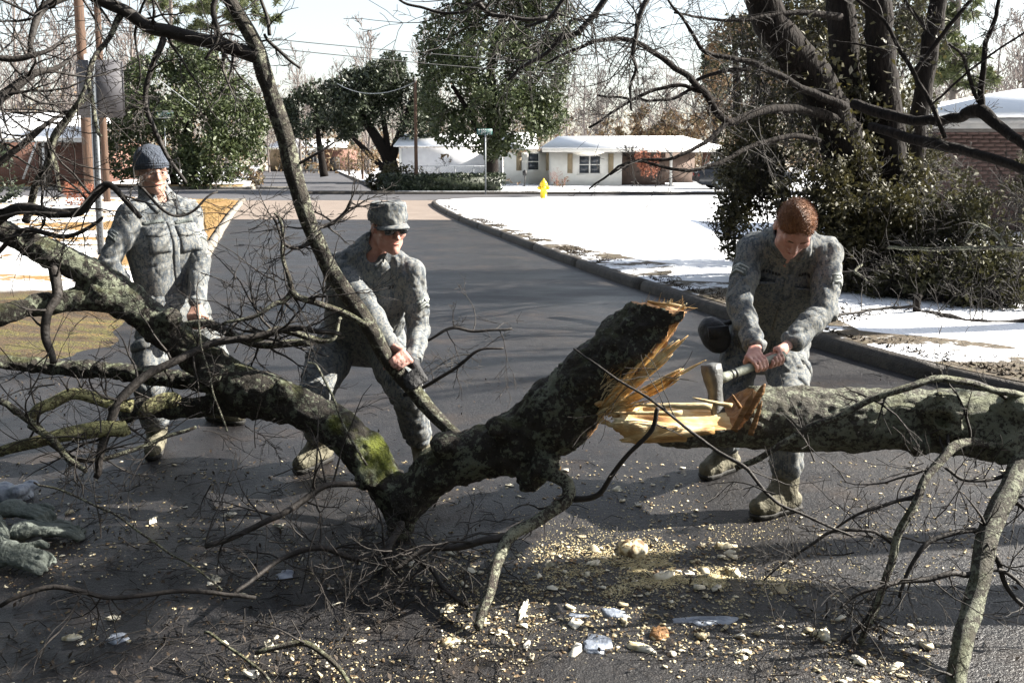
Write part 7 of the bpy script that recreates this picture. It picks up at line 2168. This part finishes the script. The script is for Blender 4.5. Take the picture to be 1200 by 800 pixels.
# ---- man in the patrol cap, middle
hb1, hb2 = np3(W(455, 420, 4.12)), np3(W(505, 482, 4.06))
bd = unit(hb2 - hb1)
rl = rad(12, W(470, 440, 4.1))
J2 = dict(head=(455, 266, 4.36), fwd=(0.55, -0.79, -0.22), up=(0.10, -0.22, 0.96), neck=(432, 302, 4.50), shR=(394, 314, 4.46), shL=(482, 320, 4.40), hs=1.0,
          fix='R', elR=(424, 350, 4.25), wrR=(456, 404, 4.16), elL=(495, 380, 4.52), wrL=(484, 424, 4.17), hipR=(400, 392, 4.78), hipL=(448, 397, 4.70), fat=1.2,
          knR=(372, 455, 4.45), knL=(474, 455, 4.40), legfat=1.12, toeR=((346, 557), (-0.45, -0.9)), toeL=((505, 566), (0.3, -0.95)),
          grip=dict(R=(tuple(np3((464, 428, 4.113))), bd, rl, 1), L=((480, 449, 4.098), -bd, rl, -1)),
          rank=dict(R=(-0.9, -0.5, 0.2), L=(0.8, -0.6, 0.1)), skin=M['skin_red'], cloth=M['camo'])
t2_ = person('man in a camouflage patrol cap and dark sunglasses pulling the long limb', J2, 23)
t, P, Lh, F, hd_, front, side, spine, bvh = t2_
face_bits(t, Lh, F, 0.98, eyes=False)
def cap_(S):
    S.cap(Lh(0, -0.012, 0.045), Lh(0, -0.010, 0.098), 0.092, 0.090, 0.01)
    S.ell(Lh(0, -0.012, 0.05), (0.088, 0.106, 0.06), F, 0.02)
    plane_keep(S, hd_, F, lambda x, y, z: np.maximum(0.026 + 0.02 * y - z, z - (0.128 + 0.22 * y)))
    S.ell(Lh(0, -0.012, 0.02), (0.078, 0.098, 0.08), F, 0.004, cut=True)
pcap = headpiece('patrol_cap', hd_, F, M['camo'], t, cap_, 0.005, 0.005, 8)
mb = MB()
vv = []
na, nr_ = 15, 4
for a in np.linspace(-1.15, 1.15, na):
    for k in range(nr_):
        f = k / (nr_ - 1)
        x = math.sin(a) * (0.083 + 0.012 * f); y = -0.012 + math.cos(a) * (0.102 + 0.052 * f)
        vv.append(Lh(x, y, 0.040 - 0.004 * f - 0.022 * (abs(math.sin(a)) ** 2) * (0.4 + f)))
vv = np.array(vv); K = len(vv)
vv = np.vstack([vv, vv - F[2] * 0.005])
qd = []
for i in range(na - 1):
    for k in range(nr_ - 1):
        a0 = i * nr_ + k
        qd += [(a0, a0 + 1, a0 + nr_ + 1, a0 + nr_), (a0 + K + nr_, a0 + K + nr_ + 1, a0 + K + 1, a0 + K)]
    a0 = i * nr_ + nr_ - 1
    qd.append((a0, a0 + K, a0 + nr_ + K, a0 + nr_))
obj('brim', MB().add(vv, qd), M['camo'], pcap, True)
obj('cap_band', MB().tube([Lh(0.093 * math.cos(a), -0.012 + 0.0945 * math.sin(a), 0.046) for a in th_], np.full(41, 0.0035), 6, False), M['camo'], pcap, True)
def hr2(S):
    S.ell(Lh(0, -0.016, 0.03), (0.080, 0.098, 0.088), F, 0.01)
    plane_keep(S, hd_, F, lambda x, y, z: np.maximum(np.maximum(-0.035 - z, z - 0.03), y - 0.012))
headpiece('hair', hd_, F, M['hair_dark'], t, hr2, 0.005, 0.002, 4)
def lens_(S):
    for s in (-1, 1):
        S.ell(Lh(0.035 * s, 0.089, 0.004), (0.030, 0.012, 0.0185), F, 0.004)
    S.cap(Lh(-0.02, 0.097, 0.010), Lh(0.02, 0.097, 0.010), 0.004, None, 0.004)
    S.ell(Lh(0, 0.05, 0.0), (0.055, 0.036, 0.04), F, 0.003, cut=True)
sg = headpiece('sunglasses', hd_, F, M['lens'], t, lens_, 0.003, 0, 0, 0.16)
mb = MB()
for s in (-1, 1): mb.tube([Lh(0.060 * s, 0.085, 0.012), Lh(0.079 * s, 0.03, 0.012), Lh(0.081 * s, -0.015, 0.004)], [0.004, 0.0035, 0.0025], 6)
obj('temple', mb, M['black'], sg, True)
# black glove on his left hand
S = Solid(np3(W(480, 446, 4.1)) - 0.14, np3(W(480, 446, 4.1)) + 0.14, 0.0045)
_keep = S.cap
def fat(a, b, ra, rb=None, k=0.02, cut=False): return _keep(a, b, ra + 0.003, (ra if rb is None else rb) + 0.003, k, cut)
S.cap = fat
hand(S, P['wrL'], W(480, 449, 4.098), -bd, rl, -1)
S.cap(P['wrL'] - unit(P['wrL'] - P['elL']) * 0.03, P['wrL'], 0.034, 0.03, 0.01)
S.cap = _keep
v, q = S.mesh(); obj('glove', MB().add(v, q), M['black_glove'], t, True)
# ---- ginger haired man with the axe, right
hdir = hd
g1, g2 = np3(hx0) + hd * 0.225, np3(hx0) + hd * 0.315
def px_of(p):
    """photo pixel of a place point, with its distance"""
    d = np3(p) - np.array([0, 0, CAM_H])
    z = d[1] * CP - d[2] * SP
    return (600 + FPX * d[0] / z, V0 - FPX * (d[2] * CP + d[1] * SP) / z, float(p[1]))
J3 = dict(head=(931, 267, 3.82), fwd=(-0.12, -0.58, -0.80), up=(0.0, -0.80, 0.58), neck=(926, 282, 4.02), shR=(881, 292, 4.08), shL=(969, 296, 4.04), hs=1.02, open=0,
          elR=(866, 352, 3.92), wrR=(885, 406, 3.70), elL=(984, 362, 3.92), wrL=(927, 401, 3.74), hipR=(874, 400, 4.46), hipL=(920, 402, 4.38),
          knR=(846, 475, 4.20), knL=(925, 485, 3.95), toeR=((822, 563), (-0.75, -0.62)), toeL=((880, 609), (-0.88, -0.45)),
          grip=dict(R=(px_of(g1), -hd, 0.0175, -1), L=(px_of(g2), -hd, 0.0175, 1)),
          rank=dict(R=(-0.8, -0.6, 0.3), L=(0.75, -0.65, 0.3)), skin=M['skin_red'], cloth=M['camo'])
t3_ = person('bareheaded ginger haired man bending over the log with an axe in both hands', J3, 37)
t, P, Lh, F, hd_, front, side, spine, bvh = t3_
face_bits(t, Lh, F, 0.98, eyes=False)
def hr3(S):
    S.ell(Lh(0, -0.014, 0.036), (0.0800, 0.0995, 0.0915), F, 0.01)
    plane_keep(S, hd_, F, lambda x, y, z: np.maximum((0.026 + 0.50 * y + 0.012 * np.cos(x * 60) + 0.005 * np.sin(x * 260) * np.cos(y * 190)) - z, -0.06 - z))
headpiece('hair', hd_, F, M['hair_red'], t, hr3, 0.004, 0.0008, 4)
hv = np.concatenate([]) if False else None
hm_ = [c for c in t.children if c.name.startswith('hair')][0]
co = np.zeros(len(hm_.data.vertices) * 3); hm_.data.vertices.foreach_get('co', co); co = co.reshape(-1, 3) + np3(t.location)
nn_ = np.zeros(len(hm_.data.vertices) * 3); hm_.data.vertices.foreach_get('normal', nn_); nn_ = nn_.reshape(-1, 3)
rr_ = np.random.default_rng(9)
ki = rr_.integers(0, len(co), 7000)
base_ = co[ki] + rr_.normal(size=(7000, 3)) * 0.0015
dd_ = nn_[ki] * 0.75 + F[1] * 0.55 + rr_.normal(size=(7000, 3)) * 0.28; dd_ /= np.linalg.norm(dd_, axis=1)[:, None]
sdd = np.cross(dd_, rr_.normal(size=(7000, 3))); sdd /= np.linalg.norm(sdd, axis=1)[:, None]
ln_ = rr_.uniform(0.005, 0.012, (7000, 1))
vv = np.stack([base_ - sdd * 0.0009, base_ + sdd * 0.0009, base_ + dd_ * ln_], axis=1).reshape(-1, 3)
tag(obj('strands', MB().add(vv, None, np.arange(21000).reshape(-1, 3)), M['hair_red'], hm_), kind='stuff')
# black pouch on his right hip
pc = np3(W(838, 393, 4.36))
S = Solid(pc - 0.14, pc + 0.14, 0.006)
S.cap(pc + np.array([-0.02, 0, 0.03]), pc + np.array([0.02, 0.0, -0.03]), 0.062, 0.058, 0.02)
S.ell(pc + np.array([0.0, -0.03, 0.0]), (0.07, 0.05, 0.075), None, 0.02)
v, q = S.mesh(); v = v + vnormals(v, q) * (0.006 * fbm(v, 14, 2, 2))[:, None]
pch = thing('hip_pouch', 'black nylon pouch hanging at the right hip of the ginger haired man', 'pouch', tuple(pc))
obj('bag', MB().add(v, q), M['black'], pch, True)
obj('flap', MB().obox(pc + np.array([0, -0.075, 0.03]), (0.05, 0, 0.005), (0, 0.008, 0), (-0.004, 0, 0.03)), M['black'], pch)
obj('strap', MB().tube([pc + np.array([0.03, 0.0, 0.05]), pc + np.array([0.09, 0.0, 0.075])], [0.014, 0.014], 6), M['black'], pch)

# ------------------------------------------------------------------ work gloves thrown on the street, left foreground
def glove(u, v, heading, curl, label, seed, m='suede', z=0.045, roll=0.0, k=1.0):
    g = np3(G(u, v)) + np.array([0, 0, z])
    f = np.array([math.cos(heading), math.sin(heading), 0.0]); s = np.array([-f[1], f[0], 0.0]); upv = np.array([0, 0, 1.0])
    if roll:
        s, upv = s * math.cos(roll) + upv * math.sin(roll), upv * math.cos(roll) - s * math.sin(roll)
    S = Solid(g - np.array([0.26, 0.26, 0.10]), g + np.array([0.26, 0.26, 0.22]), 0.0048)
    Rg = np.array([f, s, upv])
    S.ell(g - f * 0.035 * k, (0.062 * k, 0.046 * k, 0.021 * k), Rg, 0.012)
    S.ell(g - f * 0.115 * k, (0.062 * k, 0.056 * k, 0.034 * k), Rg, 0.012)
    for i in range(4):
        ln = (0.9, 1.0, 0.96, 0.8)[i] * k; cu_ = curl * (0.8 + 0.25 * ((i * 7) % 3))
        a = g + s * (i - 1.5) * 0.0218 * k + f * 0.012
        b = a + f * 0.040 * ln + s * (i - 1.5) * 0.0005 - upv * 0.004
        c = b + f * 0.034 * ln * math.cos(cu_) - upv * 0.034 * ln * math.sin(cu_)
        d = c + f * 0.028 * ln * math.cos(2.0 * cu_) - upv * 0.028 * ln * math.sin(2.0 * cu_)
        S.cap(g - f * 0.03 * k + s * (i - 1.5) * 0.019 * k, a, 0.0145 * k, 0.0135 * k, 0.008)
        S.cap(a, b, 0.0128 * k, 0.0122 * k, 0.003); S.cap(b, c, 0.0125 * k, 0.0118 * k, 0.002); S.cap(c, d, 0.0120 * k, 0.0108 * k, 0.002)
    tb = g - f * 0.045 * k + s * 0.046 * k
    S.cap(g - f * 0.085 * k + s * 0.02 * k, tb, 0.021 * k, 0.016 * k, 0.008); S.cap(tb, tb + f * 0.036 * k + s * 0.022 * k, 0.0145 * k, 0.0135 * k, 0.003); S.cap(tb + f * 0.036 * k + s * 0.022 * k, tb + f * 0.068 * k + s * 0.020 * k - upv * 0.008, 0.0135 * k, 0.0115 * k, 0.003)
    S.ell(g - f * 0.165 * k, (0.035 * k, 0.042 * k, 0.022 * k), Rg, 0.006, cut=True)
    S.keep(lambda a, b, c: 0.002 - c)
    vv, q = S.mesh(); n = vnormals(vv, q)
    vv = vv + n * (0.003 * fbm(vv, 16, 2, seed) - 0.0035 * np.exp(-(noise3(vv, 24, seed + 3) / 0.12) ** 2))[:, None]
    vv[:, 2] = np.maximum(vv[:, 2], 0.003)
    t = thing('work_glove', label, 'glove', (g[0], g[1], 0), 'work gloves lying on the street')
    gl_ = obj('glove_body', MB().add(vv, q), M[m], t, True)
    cu = [g - f * 0.150 * k + s * 0.044 * k * math.cos(a) + upv * 0.025 * k * math.sin(a) for a in np.linspace(0, 2 * math.pi, 25)]
    cu = [np.array([p[0], p[1], max(p[2], 0.006)]) for p in cu]
    obj('cuff', MB().tube(cu, np.full(25, 0.0055 * k), 6, False), M[m], t, True)
glove(66, 632, 0.05, 0.35, 'dark grey green work glove with its closed fingers pointing right', 1, k=1.12)
glove(40, 618, -0.35, 0.75, 'work glove lying behind the others with its fingers bent down', 2, z=0.07, k=1.12)
glove(34, 668, -0.35, 0.9, 'pale work glove curled up nearest the bottom edge', 3, z=0.05, roll=0.5, k=1.1)
glove(4, 640, 1.9, 0.5, 'pale work glove stood on edge at the left photo edge', 4, z=0.075, roll=1.1, k=1.12)
# lumpy old snow by the left edge
g = np3(G(12, 584))
S = Solid(g - np.array([0.2, 0.2, 0.02]), g + np.array([0.2, 0.2, 0.2]), 0.008)
nr2 = np.random.default_rng(5)
for _ in range(16):
    r_ = nr2.uniform(0.025, 0.05)
    S.ell(g + np.array([nr2.uniform(-0.08, 0.08), nr2.uniform(-0.06, 0.06), nr2.uniform(0.0, 0.055)]), (r_, r_, r_ * 0.8), None, 0.015)
v, q = S.mesh(); v = v + vnormals(v, q) * (0.008 * fbm(v, 24, 3, 4))[:, None]
tag(obj('ice_lump', MB().add(v, q), M['ice'], at=(g[0], g[1], 0), smooth=True), 'lumpy bluish chunk of old ice at the left edge behind the gloves', 'ice')
